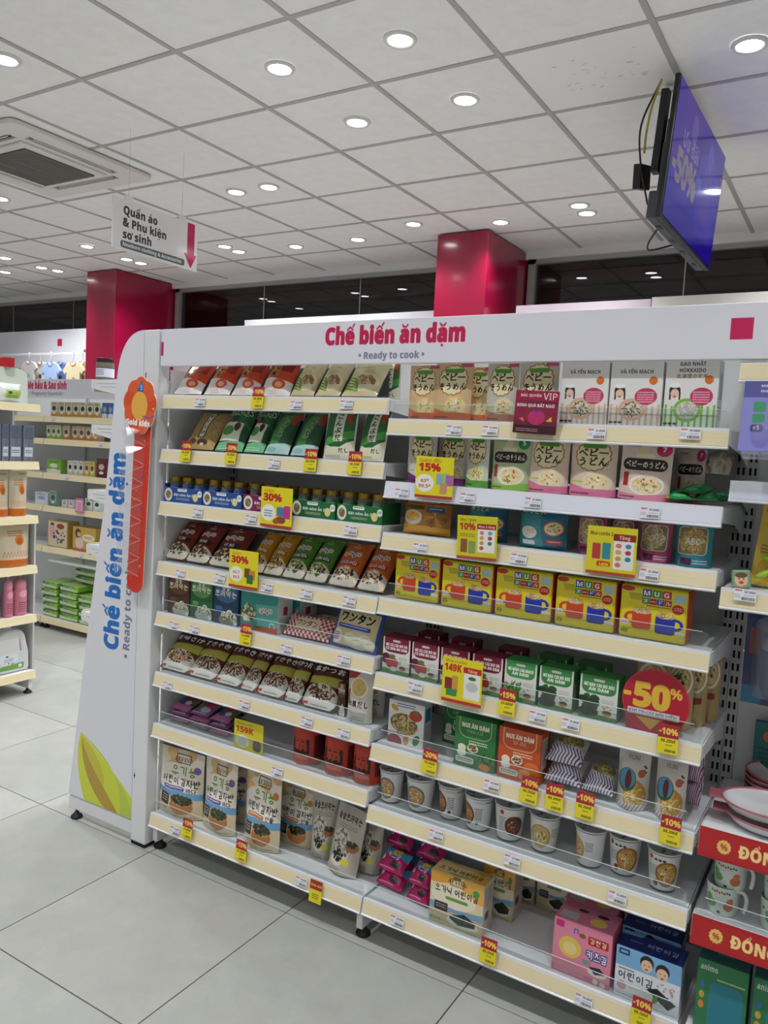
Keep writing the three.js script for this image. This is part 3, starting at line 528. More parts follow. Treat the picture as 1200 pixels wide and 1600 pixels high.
    part('price_rail', bx(tip - 0.012, tip, y - 0.042, y + 0.001, -0.88, -0.04), M.cream, sh);
  }
}
// hanging promo strip in front of the post
{
  const g = thing('hanging_strip', 'long red display strip with scalloped orange topper and clear pockets hung on the white post', 'display strip', [-2.08, 0.9, -1.845]);
  const D = design('card', { front: [220, 268, (c, w, h) => {
    fillRect(c, '#e2552b', 0, 0, w, h); for (let i = 0; i < 9; i++) { const a = i * 0.7; c.globalAlpha = 0.5; disc(c, pick(['#ea6a36', '#d94a25', '#f0793e']), w / 2 + Math.cos(a) * w * 0.36, h * 0.48 + Math.sin(a) * h * 0.38, 44, 44); } c.globalAlpha = 1;
    disc(c, '#f0b44c', w / 2, h * 0.5, 50, 62); poly(c, '#2f66c4', w / 2 - 22, h * 0.27, w / 2 + 22, h * 0.27, w / 2 + 4, h * 0.07); specks(c, ['#fff', '#8fc0ff'], w / 2 + 2, h * 0.2, 9, 20, 10, 3);
    line(c, '#7c4fc0', 6, w * 0.62, h * 0.66, w * 0.8, h * 0.69, w * 0.95, h * 0.63); poly(c, '#ffd23a', w * 0.86, h * 0.52, w * 0.93, h * 0.5, w * 0.91, h * 0.55);
    text(c, 'Gold kids', w * 0.48, h * 0.82, 34, { color: '#fff', fat: 0.06, align: 'center' });
  }], back: '#f3e3d4', strip: [64, 480, (c, w, h) => { fillRect(c, '#d9341c', 0, 0, w, h); for (let i = 0; i < 40; i++) { const x = rr(4, w - 4), y = rr(4, h - 4); poly(c, pick(['#e7c23a', '#3fae5a', '#5a45b8', '#f0793e', '#e8452a']), x, y, x + rr(2, 9), y + rr(-4, 4), x + rr(0, 8), y + rr(3, 9)); } }] });
  const out = new THREE.Shape(), n = 144; for (let i = 0; i < n; i++) { const a = (i / n) * 6.2832, q = 1 + 0.09 * Math.abs(Math.sin(a * 4.5 + 0.78)); out[i ? 'lineTo' : 'moveTo'](Math.cos(a) * 0.0715 * q * (1 - 0.12 * Math.max(0, -Math.sin(a))), Math.sin(a) * 0.087 * q); }
  const hg = new THREE.ExtrudeGeometry(out, { depth: 0.006, bevelEnabled: true, bevelSize: 0.002, bevelThickness: 0.001, bevelSegments: 1 }), p = hg.attributes.position, uv = hg.attributes.uv, nn = hg.attributes.normal;
  for (let i = 0; i < p.count; i++) if (nn.getZ(i) > 0.5) setUV(uv, i, D.rect.front, p.getX(i) / 0.166 + 0.5, p.getY(i) / 0.202 + 0.5); else uv.setXY(i, D.rect.back[0], D.rect.back[1]);
  const hd = part('topper', hg, D.mat, g); hd.position.set(0, 0.632, 0.008); hd.rotation.z = -0.06;
  const st = new THREE.Shape(), w = 0.039; st.moveTo(-w, 0.6); st.lineTo(-w, 0.04); st.bezierCurveTo(-w, -0.012, w, -0.012, w, 0.04); st.lineTo(w, 0.6); st.closePath();
  const sg = new THREE.ExtrudeGeometry(st, { depth: 0.004, bevelEnabled: false }), sp = sg.attributes.position, su = sg.attributes.uv, sn = sg.attributes.normal;
  for (let i = 0; i < sp.count; i++) if (sn.getZ(i) > 0.5) setUV(su, i, D.rect.strip, sp.getX(i) / 0.078 + 0.5, sp.getY(i) / 0.6); else su.setXY(i, D.rect.back[0], D.rect.back[1]);
  const sm = part('strip', sg, D.mat, g); sm.rotation.z = -0.035; sm.position.x = -0.012;
  for (let i = 0; i < 8; i++) {                              // folded clear film pockets
    const y = 0.53 - i * 0.063, x = -0.052 - i * 0.0022, q = [[0.075, 0.03, 0.006], [0.075, -0.03, 0.006], [-0.006, -0.026, 0.024 + rr(0, 0.01)], [-0.05, 0.002, 0.004], [-0.004, 0.028, 0.01 + rr(0, 0.01)], [0.02, 0, 0.034]].map(([a, b, c]) => [x + a, y + b, c]);
    const v = []; for (const [a, b, c] of [[0, 5, 1], [1, 5, 2], [2, 5, 3], [3, 5, 4], [4, 5, 0]]) for (const m of [a, b, c]) v.push(...q[m]);
    const fg = new THREE.BufferGeometry(); fg.setAttribute('position', new THREE.Float32BufferAttribute(v, 3)); fg.setAttribute('uv', new THREE.Float32BufferAttribute(new Array((v.length / 3) * 2).fill(0), 2)); fg.computeVertexNormals();
    const pk = part('clear_pocket', fg, M.pocket, g);
    const V = (k) => new THREE.Vector3(...q[k]), rod = (k, l) => new THREE.TubeGeometry(new THREE.LineCurve3(V(k), V(l)), 1, 0.0005, 4);
    part('fold_line', merge([rod(0, 5), rod(1, 5), rod(2, 5), rod(3, 5), rod(4, 5), rod(2, 3), rod(3, 4)]), M.edge, pk);
  }
}

// ---------- printed designs ----------
const DS = {};
const PW = 130, PH = 190;
const logo = (g, x, y, w) => { for (let i = 0; i < 7; i++) { const a = x + (i + 0.5) * w / 7; disc(g, '#f2ecf2', a, y + Math.sin(i * 2) * 5, w * 0.1, w * 0.13); } for (let i = 0; i < 7; i++) { const a = x + (i + 0.5) * w / 7; disc(g, ['#c7d84a', '#c04a9a', '#e08a3a', '#5aa0c8', '#b8384a', '#8fb84a', '#d9a02c'][i], a, y + Math.sin(i * 2) * 5, w * 0.055, w * 0.09); } };
const seal = (g, c, w, h) => { fillRect(g, c, 0, 0, w, h * 0.045); };
DS.dashi = design('film', { front: [PW, PH, (g, w, h) => { fillRect(g, '#c8451f', 0, 0, w, h); poly(g, '#5a2f18', 0, 0, w * 0.45, 0, w * 0.3, h * 0.45, 0, h * 0.7); poly(g, '#b9792f', w * 0.34, 0, w * 0.62, 0, w * 0.55, h * 0.62, w * 0.26, h * 0.62); poly(g, '#8f1f12', w * 0.62, h * 0.1, w * 0.95, h * 0.1, w * 0.9, h * 0.5, w * 0.6, h * 0.5); text(g, 'だ', w * 0.36, h * 0.28, 36, { color: '#16100c' }); text(g, 'し', w * 0.34, h * 0.46, 36, { color: '#16100c' }); text(g, '本', w * 0.3, h * 0.6, 24, { color: '#16100c' }); fillRect(g, '#efe9e4', 0, h * 0.64, w, h * 0.36); poly(g, '#d8481f', w * 0.3, h * 0.64, w, h * 0.6, w, h * 0.72); disc(g, '#e0552a', w * 0.62, h * 0.78, 26, 20); disc(g, '#f3b793', w * 0.62, h * 0.79, 15, 11); fine(g, '#b9a59a', w * 0.08, h * 0.9, w * 0.5, 3, 5); }], back: '#b8452c' });
DS.scallop = design('film', { front: [PW, PH, (g, w, h) => { fillRect(g, '#cfc39a', 0, 0, w, h); fillRect(g, '#2a2a28', w * 0.02, h * 0.03, 16, 18); text(g, '干し貝柱', w * 0.12, h * 0.22, 26, { color: '#221c14' }); line(g, '#7f9a3a', 4, w * 0.1, h * 0.3, w * 0.55, h * 0.31); fine(g, '#8c8058', w * 0.12, h * 0.36, w * 0.6, 2, 5); disc(g, '#b8cf7a', w * 0.42, h * 0.72, w * 0.44, h * 0.22, -0.2); disc(g, '#e0d7b0', w * 0.55, h * 0.72, w * 0.4, h * 0.2); specks(g, ['#a9855a', '#8f6a44', '#cbb488'], w * 0.6, h * 0.68, w * 0.26, h * 0.1, 60, 7); for (let i = 0; i < 5; i++) line(g, pick(['#6f9a3c', '#9ec25a']), 5, w * 0.05, h * (0.6 + i * 0.06), w * 0.3, h * (0.66 + i * 0.06), w * 0.45, h * (0.8 + i * 0.03)); }], back: '#cfc7a8' });
DS.kraft = design('paper', { front: [PW, PH, (g, w, h) => { fillRect(g, '#b99a63', 0, 0, w, h); for (let i = 0; i < 70; i++) line(g, pick(['#a98a55', '#cfb27a', '#9b7c48']), 2, rr(0, w), rr(0, h), rr(0, w), rr(0, h)); rrect(g, '#221c17', w * 0.4, h * 0.06, w * 0.22, h * 0.7, 5); rrect(g, '#efe6d0', w * 0.43, h * 0.08, w * 0.16, h * 0.66, 4); ['す', 'い', 'た', 'け'].forEach((c, i) => text(g, GLYPH[c] ? c : 'し', w * 0.43, h * (0.22 + i * 0.15), 20, { color: '#1a1612' })); disc(g, '#4d2f1c', w * 0.24, h * 0.84, 20, 13); disc(g, '#3f2616', w * 0.6, h * 0.85, 22, 14); disc(g, '#d9c6a0', w * 0.6, h * 0.9, 9, 7); }], back: '#b99a63' });
DS.konbu = design('film', { front: [PW, PH, (g, w, h) => { fillRect(g, '#1f5a33', 0, 0, w, h); for (let i = 0; i < 14; i++) line(g, pick(['#2f7a42', '#174527']), 6, rr(0, w), 0, rr(0, w), h * 0.5); text(g, 'こんぶ', w * 0.06, h * 0.24, 38, { color: '#10150f', outline: '#cfe0b4', ow: 7 }); disc(g, '#d8562a', w * 0.16, h * 0.34, 14); rrect(g, '#e7ead2', w * 0.1, h * 0.42, w * 0.72, h * 0.4, 4); disc(g, '#4a9c4a', w * 0.36, h * 0.6, 28, 20); disc(g, '#5c2f26', w * 0.66, h * 0.52, 12, 18); poly(g, '#78c48c', 0, h * 0.86, w, h * 0.8, w, h, 0, h); fine(g, '#eaf5ea', w * 0.1, h * 0.92, w * 0.7, 2, 6); }], back: '#27603a' });
DS.konbuAqua = design('film', { front: [PW, PH, (g, w, h) => { fillRect(g, '#2c5b3c', 0, 0, w, h); poly(g, '#1d4227', 0, 0, w * 0.45, 0, w * 0.1, h * 0.8, 0, h * 0.8); poly(g, '#3f8a44', w * 0.45, 0, w * 0.9, 0, w * 0.55, h * 0.85, w * 0.2, h * 0.85); ['こ', 'ん', 'ぶ'].forEach((c, i) => text(g, c, w * (0.5 - i * 0.05), h * (0.3 + i * 0.18), 32, { color: '#10160f', outline: '#b9d3a0', ow: 5 })); poly(g, '#b5432c', w * 0.8, h * 0.05, w, h * 0.05, w * 0.92, h * 0.34, w * 0.76, h * 0.34); poly(g, '#b9dcd6', 0, h * 0.84, w, h * 0.78, w, h, 0, h); disc(g, '#9cc6c2', w * 0.3, h * 0.92, 30, 9); }], back: '#2c5b3c' });
DS.konbuTall = design('film', { front: [PW, 220, (g, w, h) => { fillRect(g, '#e6e6cf', 0, 0, w, h); poly(g, '#2a6a36', w * 0.1, 0, w * 0.96, 0, w * 0.96, h * 0.6, w * 0.5, h * 0.8, w * 0.1, h * 0.7); poly(g, '#4da04a', w * 0.1, h * 0.58, w * 0.96, h * 0.4, w * 0.96, h * 0.56, w * 0.1, h * 0.74); rrect(g, '#e4e9d2', w * 0.4, h * 0.02, w * 0.3, h * 0.62, 4); ['こ', 'ん', 'ぶ', 'だ'].forEach((c, i) => text(g, c, w * 0.42, h * (0.18 + i * 0.15), 30, { color: '#141a12' })); fillRect(g, '#b8452a', w * 0.74, 0, w * 0.14, h * 0.26); disc(g, '#f3f0d2', w * 0.5, h * 0.86, 56, 24); text(g, 'だし', w * 0.55, h * 0.86, 22, { color: '#3a2f22' }); fine(g, '#8b8a70', w * 0.1, h * 0.92, w * 0.5, 2, 6); }], back: '#dfe0cc' });
const tray = (c1, c2) => design('card', { front: [250, 84, (g, w, h) => { fillRect(g, c1, 0, 0, w, h); disc(g, '#ece7da', w * 0.12, h * 0.5, 26, 36); disc(g, '#8a7a5c', w * 0.12, h * 0.5, 17, 22); specks(g, ['#5f4c32', '#b7a070'], w * 0.12, h * 0.5, 14, 18, 30, 4); rrect(g, '#f1f3ef', w * 0.36, 6, 62, 16, 6); fine(g, '#4a5560', w * 0.38, 10, 50, 1, 8); text(g, 'Bột nêm Ăn Dặm', w * 0.26, h * 0.56, 20, { color: '#f4f4ee' }); fine(g, '#e3c8c2', w * 0.32, h * 0.68, w * 0.36, 2, 7); disc(g, '#e8dc8a', w * 0.83, h * 0.58, 17, 21); disc(g, '#eef2ee', w * 0.94, h * 0.32, 15, 18); fine(g, c2, w * 0.91, h * 0.26, 16, 2, 6); }], back: c1 });
DS.trayBlue = tray('#1f4f96', '#1f4f96'); DS.trayPlum = tray('#7b1c4f', '#7b1c4f'); DS.trayGreen = tray('#1c6a35', '#1c6a35');
const jarLabel = (c) => design('card', { front: [120, 60, (g, w, h) => { fillRect(g, c, 0, 0, w, h); rrect(g, '#e9efe9', w * 0.32, 8, w * 0.36, 13, 5); fine(g, '#dfe8e0', w * 0.2, 30, w * 0.6, 3, 8); }] });
DS.jarBlue = jarLabel('#2a4fa6'); DS.jarPlum = jarLabel('#7a2a56'); DS.jarGreen = jarLabel('#2f7a3f');
const snack = (c, dark, lab, name, foods) => design('film', { front: [PW, PH, (g, w, h) => { fillRect(g, c, 0, 0, w, h); fillRect(g, dark, 0, 0, w, h * 0.07); g.fillStyle = '#d9c7b8'; disc(g, '#efe7da', w * 0.5, h * 0.1, 7, 3); fine(g, '#efe2d2', w * 0.35, h * 0.16, w * 0.3, 2, 5); logo(g, w * 0.2, h * 0.36, w * 0.6); rrect(g, lab, w * 0.14, h * 0.5, w * 0.72, h * 0.11, 5); text(g, name, w * 0.5, h * 0.585, 17, { color: '#f7f3ea', align: 'center', max: w * 0.66 }); disc(g, '#e8dcc6', w * 0.5, h * 0.85, w * 0.55, h * 0.2); specks(g, foods, w * 0.48, h * 0.78, w * 0.4, h * 0.12, 90, 7); fine(g, '#f2eadc', w * 0.08, h * 0.93, w * 0.5, 2, 5); }], back: c });
DS.snackBeef = snack('#7a1f16', '#5c1610', '#2c1512', 'VỊ BÒ', ['#2c3b1c', '#7c5a32', '#d7c79a', '#4a2a18']);
DS.snackEgg = snack('#c98a1c', '#e6a92c', '#a85f14', 'VỊ TRỨNG', ['#33421e', '#e6b430', '#c98a2c', '#5c4a20']);
DS.snackSea = snack('#4f8a2c', '#7cb23c', '#1c2a16', 'VỊ RONG BIỂN', ['#22331a', '#3c5a26', '#7a9a3c', '#d8c890']);
DS.snackFish = snack('#cf6a24', '#e88a3c', '#b0261c', 'VỊ CÁ HỒI', ['#2c2620', '#f0e6d6', '#d98a4c', '#3c3a2c']);
const spr = (c, c2, bowlc) => design('card', { front: [120, 160, (g, w, h) => { fillRect(g, c, 0, 0, w, h); disc(g, c2, w * 0.5, h * 0.22, w * 0.44, h * 0.24); text(g, '솔솔', w * 0.34, h * 0.14, 20, { color: '#f2ead4' }); text(g, '뿌려먹는', w * 0.5, h * 0.3, 27, { color: '#f4efdc', align: 'center' }); rrect(g, c2, w * 0.12, h * 0.56, 30, 16, 4); disc(g, bowlc, w * 0.62, h * 0.88, 46, 26); for (const [a, b] of [[0.45, 0.78], [0.66, 0.72], [0.82, 0.8]]) { disc(g, '#e9e2cc', w * a, h * b, 15, 17); specks(g, ['#33331f', '#6b4a26'], w * a, h * b, 12, 13, 16, 3); } disc(g, '#f3f3f0', w * 0.9, h * 0.94, 9); }], side: c, back: c });
DS.sprBrown = spr('#4a2c1a', '#6f4726', '#c9c2b2'); DS.sprGreen = spr('#1f6238', '#5d9a4e', '#b9c6bc'); DS.sprBlue = spr('#1d3b5e', '#3d6f9c', '#8d8a70');
DS.teal = design('card', { front: [230, 150, (g, w, h) => { fillRect(g, '#2f8f84', 0, 0, w, h); poly(g, '#5fb0a4', w * 0.4, h * 0.3, w, h * 0.25, w, h * 0.82, w * 0.46, h * 0.86); poly(g, '#d9572c', w * 0.42, h * 0.9, w, h * 0.82, w, h, w * 0.42, h); specks(g, ['#e8dcc0', '#4f3a22', '#e6c23c', '#8d6a3a'], w * 0.22, h * 0.55, w * 0.18, h * 0.22, 60, 9); logo(g, w * 0.5, h * 0.44, w * 0.34); disc(g, '#efe6d0', w * 0.14, h * 0.7, 15); line(g, '#e9f2f0', 4, w * 0.78, h * 0.86, w * 0.8, h * 0.74, w * 0.9, h * 0.74, w * 0.92, h * 0.86); }], side: [60, 150, (g, w, h) => { fillRect(g, '#d9dedb', 0, 0, w, h); rrect(g, '#b02c4a', 22, h * 0.3, 16, 34, 4); fine(g, '#8d9492', 10, h * 0.6, 40, 5, 7); }], top: '#3a9a8e', back: '#2f8f84' });
DS.gingham = design('film', { front: [220, 90, (g, w, h) => { fillRect(g, '#f0e9e6', 0, 0, w, h); for (let i = 0; i < 22; i++) for (let j = 0; j < 9; j++) if ((i + j) % 2 === 0) fillRect(g, '#c8281f', i * 10, j * 10, 10, 10); rrect(g, '#efdcb8', w * 0.26, h * 0.22, w * 0.5, h * 0.52, 12); text(g, 'ワンタン', w * 0.5, h * 0.6, 26, { color: '#7a1f14', align: 'center' }); }], back: '#b8342c' });
DS.wonton = design('film', { front: [240, 170, (g, w, h) => { fillRect(g, '#1f3f9c', 0, 0, w, h); rrect(g, '#d7c58c', 14, 10, w - 28, h - 20, 8); text(g, 'ワンタン', w * 0.5, h * 0.36, 46, { color: '#15130f', align: 'center', outline: '#efe6c8', ow: 6, stroke: 0.17 }); rrect(g, '#1c46ae', w * 0.12, h * 0.42, w * 0.7, h * 0.1, 4); fine(g, '#e9effc', w * 0.16, h * 0.45, w * 0.6, 1, 9); disc(g, '#e8ecf2', w * 0.14, h * 0.74, 26, 30); fine(g, '#c03a3a', w * 0.07, h * 0.66, 30, 4, 9); disc(g, '#d9d3b8', w * 0.62, h * 0.76, 76, 36); for (const [a, b] of [[0.42, 0.72], [0.58, 0.78], [0.74, 0.7], [0.84, 0.8]]) { disc(g, '#efe8cf', w * a, h * b, 26, 18); line(g, '#c9bb92', 3, w * a - 14, h * b, w * a + 12, h * b - 6); } }], back: '#1f3f9c' });
const furi = (name, top, mix) => design('film', { front: [PW, PH, (g, w, h) => { fillRect(g, top, 0, 0, w, h); text(g, name, w * 0.5, h * 0.21, Math.min(36, (w * 0.94) / name.length), { color: '#f3ede2', align: 'center', outline: '#221210', ow: 8, stroke: 0.17 }); poly(g, '#b8b24a', 0, h * 0.34, w, h * 0.28, w, h * 0.5, 0, h * 0.5); disc(g, '#dcd8c8', w * 0.5, h * 0.78, w * 0.52, h * 0.3); disc(g, '#ece9df', w * 0.5, h * 0.84, w * 0.46, h * 0.2); specks(g, mix, w * 0.52, h * 0.66, w * 0.38, h * 0.16, 170, 5); fillRect(g, '#c23a32', w * 0.04, h * 0.9, 24, 11); fine(g, '#77736a', w * 0.3, h * 0.94, w * 0.5, 1, 7); }], back: '#8d877a' });
DS.furiSalmon = furi('旨味さけ', '#5c3a1c', ['#8a4a26', '#c97a44', '#e3b27c', '#4a2a18', '#f0dcc0']); DS.furiSuki = furi('すきやき', '#6e1a14', ['#3c1c12', '#6f3420', '#9a5a34', '#e8d6b4', '#2a1a10']); DS.furiBonito = furi('本かつお', '#5a1e18', ['#3a2016', '#6a3c26', '#8a5a3a', '#d9c4a0', '#2a1a12']);
DS.dashiPack = design('film', { front: [PW, PH, (g, w, h) => { fillRect(g, '#cfc9bc', 0, 0, w, h); poly(g, '#a8342c', 0, 0, w * 0.7, 0, w * 0.3, h * 0.2, 0, h * 0.24); bowl(g, w * 0.5, h * 0.36, 44, '#efe9d8', ['#d9c07a', '#c9a85a'], { soup: '#d9b96a' }); text(g, '和風だし', w * 0.5, h * 0.72, 27, { color: '#33302a', align: 'center' }); rrect(g, '#b8583c', w * 0.06, h * 0.42, 14, 54, 3); fine(g, '#8b8478', w * 0.2, h * 0.82, w * 0.6, 4, 7); }], back: '#c3bcae' });
DS.can = design('card', { front: [150, 170, (g, w, h) => { fillRect(g, '#b8331f', 0, 0, w, h); fillRect(g, '#8f2416', 0, 0, w, h * 0.04); fillRect(g, '#1a120f', w * 0.28, h * 0.3, w * 0.44, h * 0.4); text(g, '覇', w * 0.5, h * 0.62, 62, { color: '#c2381f', align: 'center', stroke: 0.1 }); fine(g, '#e0a080', w * 0.3, h * 0.76, w * 0.4, 3, 6); fillRect(g, '#5a1c14', w * 0.82, h * 0.2, w * 0.18, h * 0.6); }] });
DS.mini = design('film', { front: [70, 90, (g, w, h) => { fillRect(g, '#8a5a86', 0, 0, w, h); fillRect(g, '#2c2430', 0, 0, w, h * 0.2); disc(g, '#b8283c', w * 0.5, h * 0.36, 24, 16); disc(g, '#5d9a4e', w * 0.4, h * 0.66, 12); disc(g, '#d9d3e0', w * 0.62, h * 0.72, 16, 12); fine(g, '#efe8f0', w * 0.1, h * 0.88, w * 0.7, 1, 6); }], back: '#6f5a70' });
DS.mini2 = design('film', { front: [70, 90, (g, w, h) => { fillRect(g, '#5c6a4a', 0, 0, w, h); fillRect(g, '#b86a9a', 0, h * 0.7, w, h * 0.3); disc(g, '#b8283c', w * 0.55, h * 0.3, 22, 16); disc(g, '#4b4a9c', w * 0.4, h * 0.6, 15); disc(g, '#e6dcb8', w * 0.66, h * 0.62, 10); }], back: '#5c6a4a' });
const kidSea = (badge, sub) => design('film', { front: [190, 250, (g, w, h) => { fillRect(g, '#e6dcc6', 0, 0, w, h); for (let i = 0; i < 9; i++) disc(g, pick(['#d9b070', '#efe7d6', '#e0bc84']), rr(0, w), rr(0, h * 0.3), rr(16, 44), rr(10, 30)); disc(g, '#f1ebdf', w * 0.45, h * 0.45, 84, 60); poly(g, '#6fa3c9', 0, h * 0.62, w, h * 0.6, w, h * 0.72, 0, h * 0.7); poly(g, '#d9c7a6', 0, h * 0.7, w, h * 0.7, w, h, 0, h); line(g, '#3c3a32', 3, w * 0.42, h * 0.07, w * 0.72, h * 0.07, w * 0.72, h * 0.19, w * 0.42, h * 0.19, w * 0.42, h * 0.07); text(g, 'ALVINS', w * 0.57, h * 0.165, 19, { color: '#2e2c26', align: 'center', font: 'serif' }); text(g, '유기농', w * 0.32, h * 0.36, 37, { color: '#5d8a2c', stroke: 0.12 }); text(g, '어린이 김자반', w * 0.15, h * 0.51, 30, { color: '#2a2622', stroke: 0.13, max: w * 0.8 }); rrect(g, badge, w * 0.2, h * 0.545, w * 0.46, 15, 7); fine(g, '#f0ecf2', w * 0.24, h * 0.56, w * 0.38, 1, 9); text(g, sub, w * 0.7, h * 0.6, 19, { color: '#33302a' }); disc(g, badge, w * 0.88, h * 0.26, 13); rrect(g, '#3a3834', w * 0.14, h * 0.68, 42, 42, 4); fine(g, '#b9b4aa', w * 0.17, h * 0.71, 30, 3, 9); disc(g, '#b97a44', w * 0.62, h * 0.82, 45, 30); disc(g, '#c98d56', w * 0.62, h * 0.74, 45, 20); specks(g, ['#1d2418', '#2c3a22', '#3c4a2c'], w * 0.62, h * 0.73, 40, 17, 110, 6); disc(g, '#8fb24a', w * 0.28, h * 0.9, 9, 5); fine(g, '#8f8674', w * 0.5, h * 0.96, w * 0.4, 1, 8); }], back: '#d9cfb8' });
DS.seaPurple = kidSea('#6f5aa8', '바다'); DS.seaOrange = kidSea('#d07c3a', '산들');
DS.anchovy = design('film', { front: [150, 230, (g, w, h) => { fillRect(g, '#b9b2a4', 0, 0, w, h); text(g, '솔솔뿌려먹는', w * 0.1, h * 0.22, 26, { color: '#3a3228', max: w * 0.8 }); fine(g, '#8a8274', w * 0.2, h * 0.28, w * 0.6, 2, 8); disc(g, '#d8d2c2', w * 0.4, h * 0.62, 52, 62); specks(g, ['#8f877a', '#e4e0d6', '#6d665a', '#c9c2b0'], w * 0.4, h * 0.58, 44, 52, 150, 6); specks(g, ['#1c1c18', '#2c2a22'], w * 0.42, h * 0.74, 22, 18, 40, 6); disc(g, '#a8683c', w * 0.76, h * 0.56, 28, 18); specks(g, ['#1d2418', '#2c3a22'], w * 0.76, h * 0.52, 22, 9, 40, 5); disc(g, '#d8c93c', w * 0.66, h * 0.8, 18, 12); fine(g, '#7d766a', w * 0.16, h * 0.92, w * 0.4, 3, 6); }], back: '#a8a194' });
const somen = (top, low, foot, foods, name = 'そうめん') => design('film', { front: [PW, 180, (g, w, h) => { fillRect(g, top, 0, 0, w, h); fillRect(g, '#c8546a', w * 0.66, h * 0.01, w * 0.3, h * 0.06); scallop(g, '#9a6a2c', w * 0.5, h * 0.3, 47, 46, 16, 0.09); scallop(g, '#f0e3b4', w * 0.5, h * 0.3, 44, 43, 16, 0.09); rrect(g, '#5f9a3a', w * 0.26, h * 0.1, w * 0.5, h * 0.075, 5); text(g, 'ベビー', w * 0.5, h * 0.32, 29, { color: '#2b211a', align: 'center' }); text(g, name, w * 0.5, h * 0.47, name.length > 3 ? 25 : 29, { color: '#2b211a', align: 'center' }); bowl(g, w * 0.62, h * 0.76, 40, low, foods, { spots: ['#d97a2c', '#6f9a3a', '#efe7d2'] }); fillRect(g, foot, 0, h * 0.87, w, h * 0.13); poly(g, foot, 0, h * 0.78, w * 0.4, h * 0.87, 0, h * 0.87); fillRect(g, '#b7c95a', w * 0.06, h * 0.74, w * 0.28, 5); fine(g, '#3a2a22', w * 0.08, h * 0.94, w * 0.4, 1, 8); }], back: top });
DS.somenOrange = somen('#d9b68c', '#e6bf7a', '#d8622c', ['#ecd79a', '#d9b060', '#f3e6bc']); DS.somenWhite = somen('#c9c4b4', '#dcd6c6', '#c8765a', ['#e9dcb0', '#f1e8c8', '#d2b060']);
DS.somenPurple = somen('#cfc6c2', '#cfc3d0', '#6e2a72', ['#e6dcc0', '#c9a86a']); DS.somenGreen = somen('#d3d6c4', '#bcd9a0', '#5aa03c', ['#e6dfae', '#8fb24a', '#c98a3a']);
DS.udonPink = somen('#e2cdb8', '#e9dcc0', '#dc7aa0', ['#ecdcae', '#d9b878', '#f2e8ca'], 'うどん');
const wako = (c, foot, name, age, dot) => design('film', { front: [150, 190, (g, w, h) => { fillRect(g, c, 0, 0, w, h); disc(g, dot, w * 0.82, h * 0.13, 22); text(g, age, w * 0.82, h * 0.17, 22, { color: '#fff', align: 'center' }); fine(g, '#7a5a4a', w * 0.08, h * 0.08, w * 0.3, 1, 9); disc(g, '#e8cfa8', w * 0.45, h * 0.17, 15, 17); rrect(g, '#efe3c8', w * 0.3, h * 0.22, w * 0.36, 13, 4); rrect(g, '#2c1f1a', w * 0.06, h * 0.3, w * 0.86, h * 0.2, 26); text(g, name, w * 0.5, h * 0.45, 23, { color: '#f4ede0', align: 'center', max: w * 0.78 }); rrect(g, '#a8322c', w * 0.1, h * 0.54, 15, 44, 3); bowl(g, w * 0.56, h * 0.74, 50, '#f3efe6', ['#ecdcae', '#dcc07a', '#f4ead0'], { flat: 0.66, spots: ['#d98a4c', '#8a9a4a', '#c05a3a'] }); poly(g, foot, 0, h * 0.88, w * 0.4, h * 0.92, w, h * 0.86, w, h, 0, h); fine(g, '#4a3a32', w * 0.06, h * 0.94, w * 0.3, 1, 8); }], back: c });
DS.wakoGreen = wako('#b7c79a', '#8fc24a', 'ベビーのそうめん', '5', '#2f8a4a'); DS.wakoPink = wako('#e0cbbd', '#e08aa8', 'ベビーのうどん', '7', '#c22c5a');
const oat = (c, head, sub, food) => design('card', { front: [200, 250, (g, w, h) => { fillRect(g, '#efeeea', 0, 0, w, h); text(g, head[0], w * 0.5, h * 0.1, 19, { color: '#2e2e30', align: 'center' }); text(g, head[1], w * 0.5, h * 0.19, 19, { color: '#2e2e30', align: 'center' }); if (sub) text(g, sub, w * 0.5, h * 0.28, 20, { color: '#7a6a3a', align: 'center', stroke: 0.09 }); for (let i = 0; i < 9; i++) fillRect(g, c, w * 0.03 + i * w * 0.112, h * 0.66 + (i % 2) * 6, 9, h * 0.34); disc(g, '#e2792c', w * 0.82, h * 0.3, 16); disc(g, '#2a1c18', w * 0.2, h * 0.46, 21, 22); fillRect(g, '#2a1c18', w * 0.1, h * 0.48, 6, 28); fillRect(g, '#2a1c18', w * 0.28, h * 0.48, 6, 28); disc(g, '#f0cdb0', w * 0.2, h * 0.5, 16, 17); disc(g, '#c0452c', w * 0.2, h * 0.545, 5, 3); disc(g, '#fafafa', w * 0.2, h * 0.38, 22, 10); disc(g, c, w * 0.45, h * 0.74, 52, 43); disc(g, '#e9e2d2', w * 0.45, h * 0.74, 40, 32); specks(g, food, w * 0.45, h * 0.74, 37, 29, 150, 5); disc(g, '#cf3a68', w * 0.7, h * 0.54, 42, 32); fine(g, '#f6dbe2', w * 0.54, h * 0.47, 62, 5, 9); for (let i = 0; i < 3; i++) disc(g, '#3a302a', w * (0.06 + i * 0.09), h * 0.94, 8, 4); }], side: [70, 250, (g, w, h) => { fillRect(g, '#d9d8d6', 0, 0, w, h); fillRect(g, c, 0, h * 0.68, w, h * 0.02); fine(g, '#55565c', 14, h * 0.2, 42, 12, 8); }], back: '#e2e1de' });
DS.oatOrange = oat('#eab796', ['', 'VÀ YẾN MẠCH'], null, ['#c9b48a', '#8a6f4a', '#f0e8d2', '#4f4030']); DS.oatGreen = oat('#86c24a', ['GẠO NHẬT', 'HOKKAIDO'], '北海道のお米', ['#cfcabc', '#e9e6dc', '#b4af9f']);
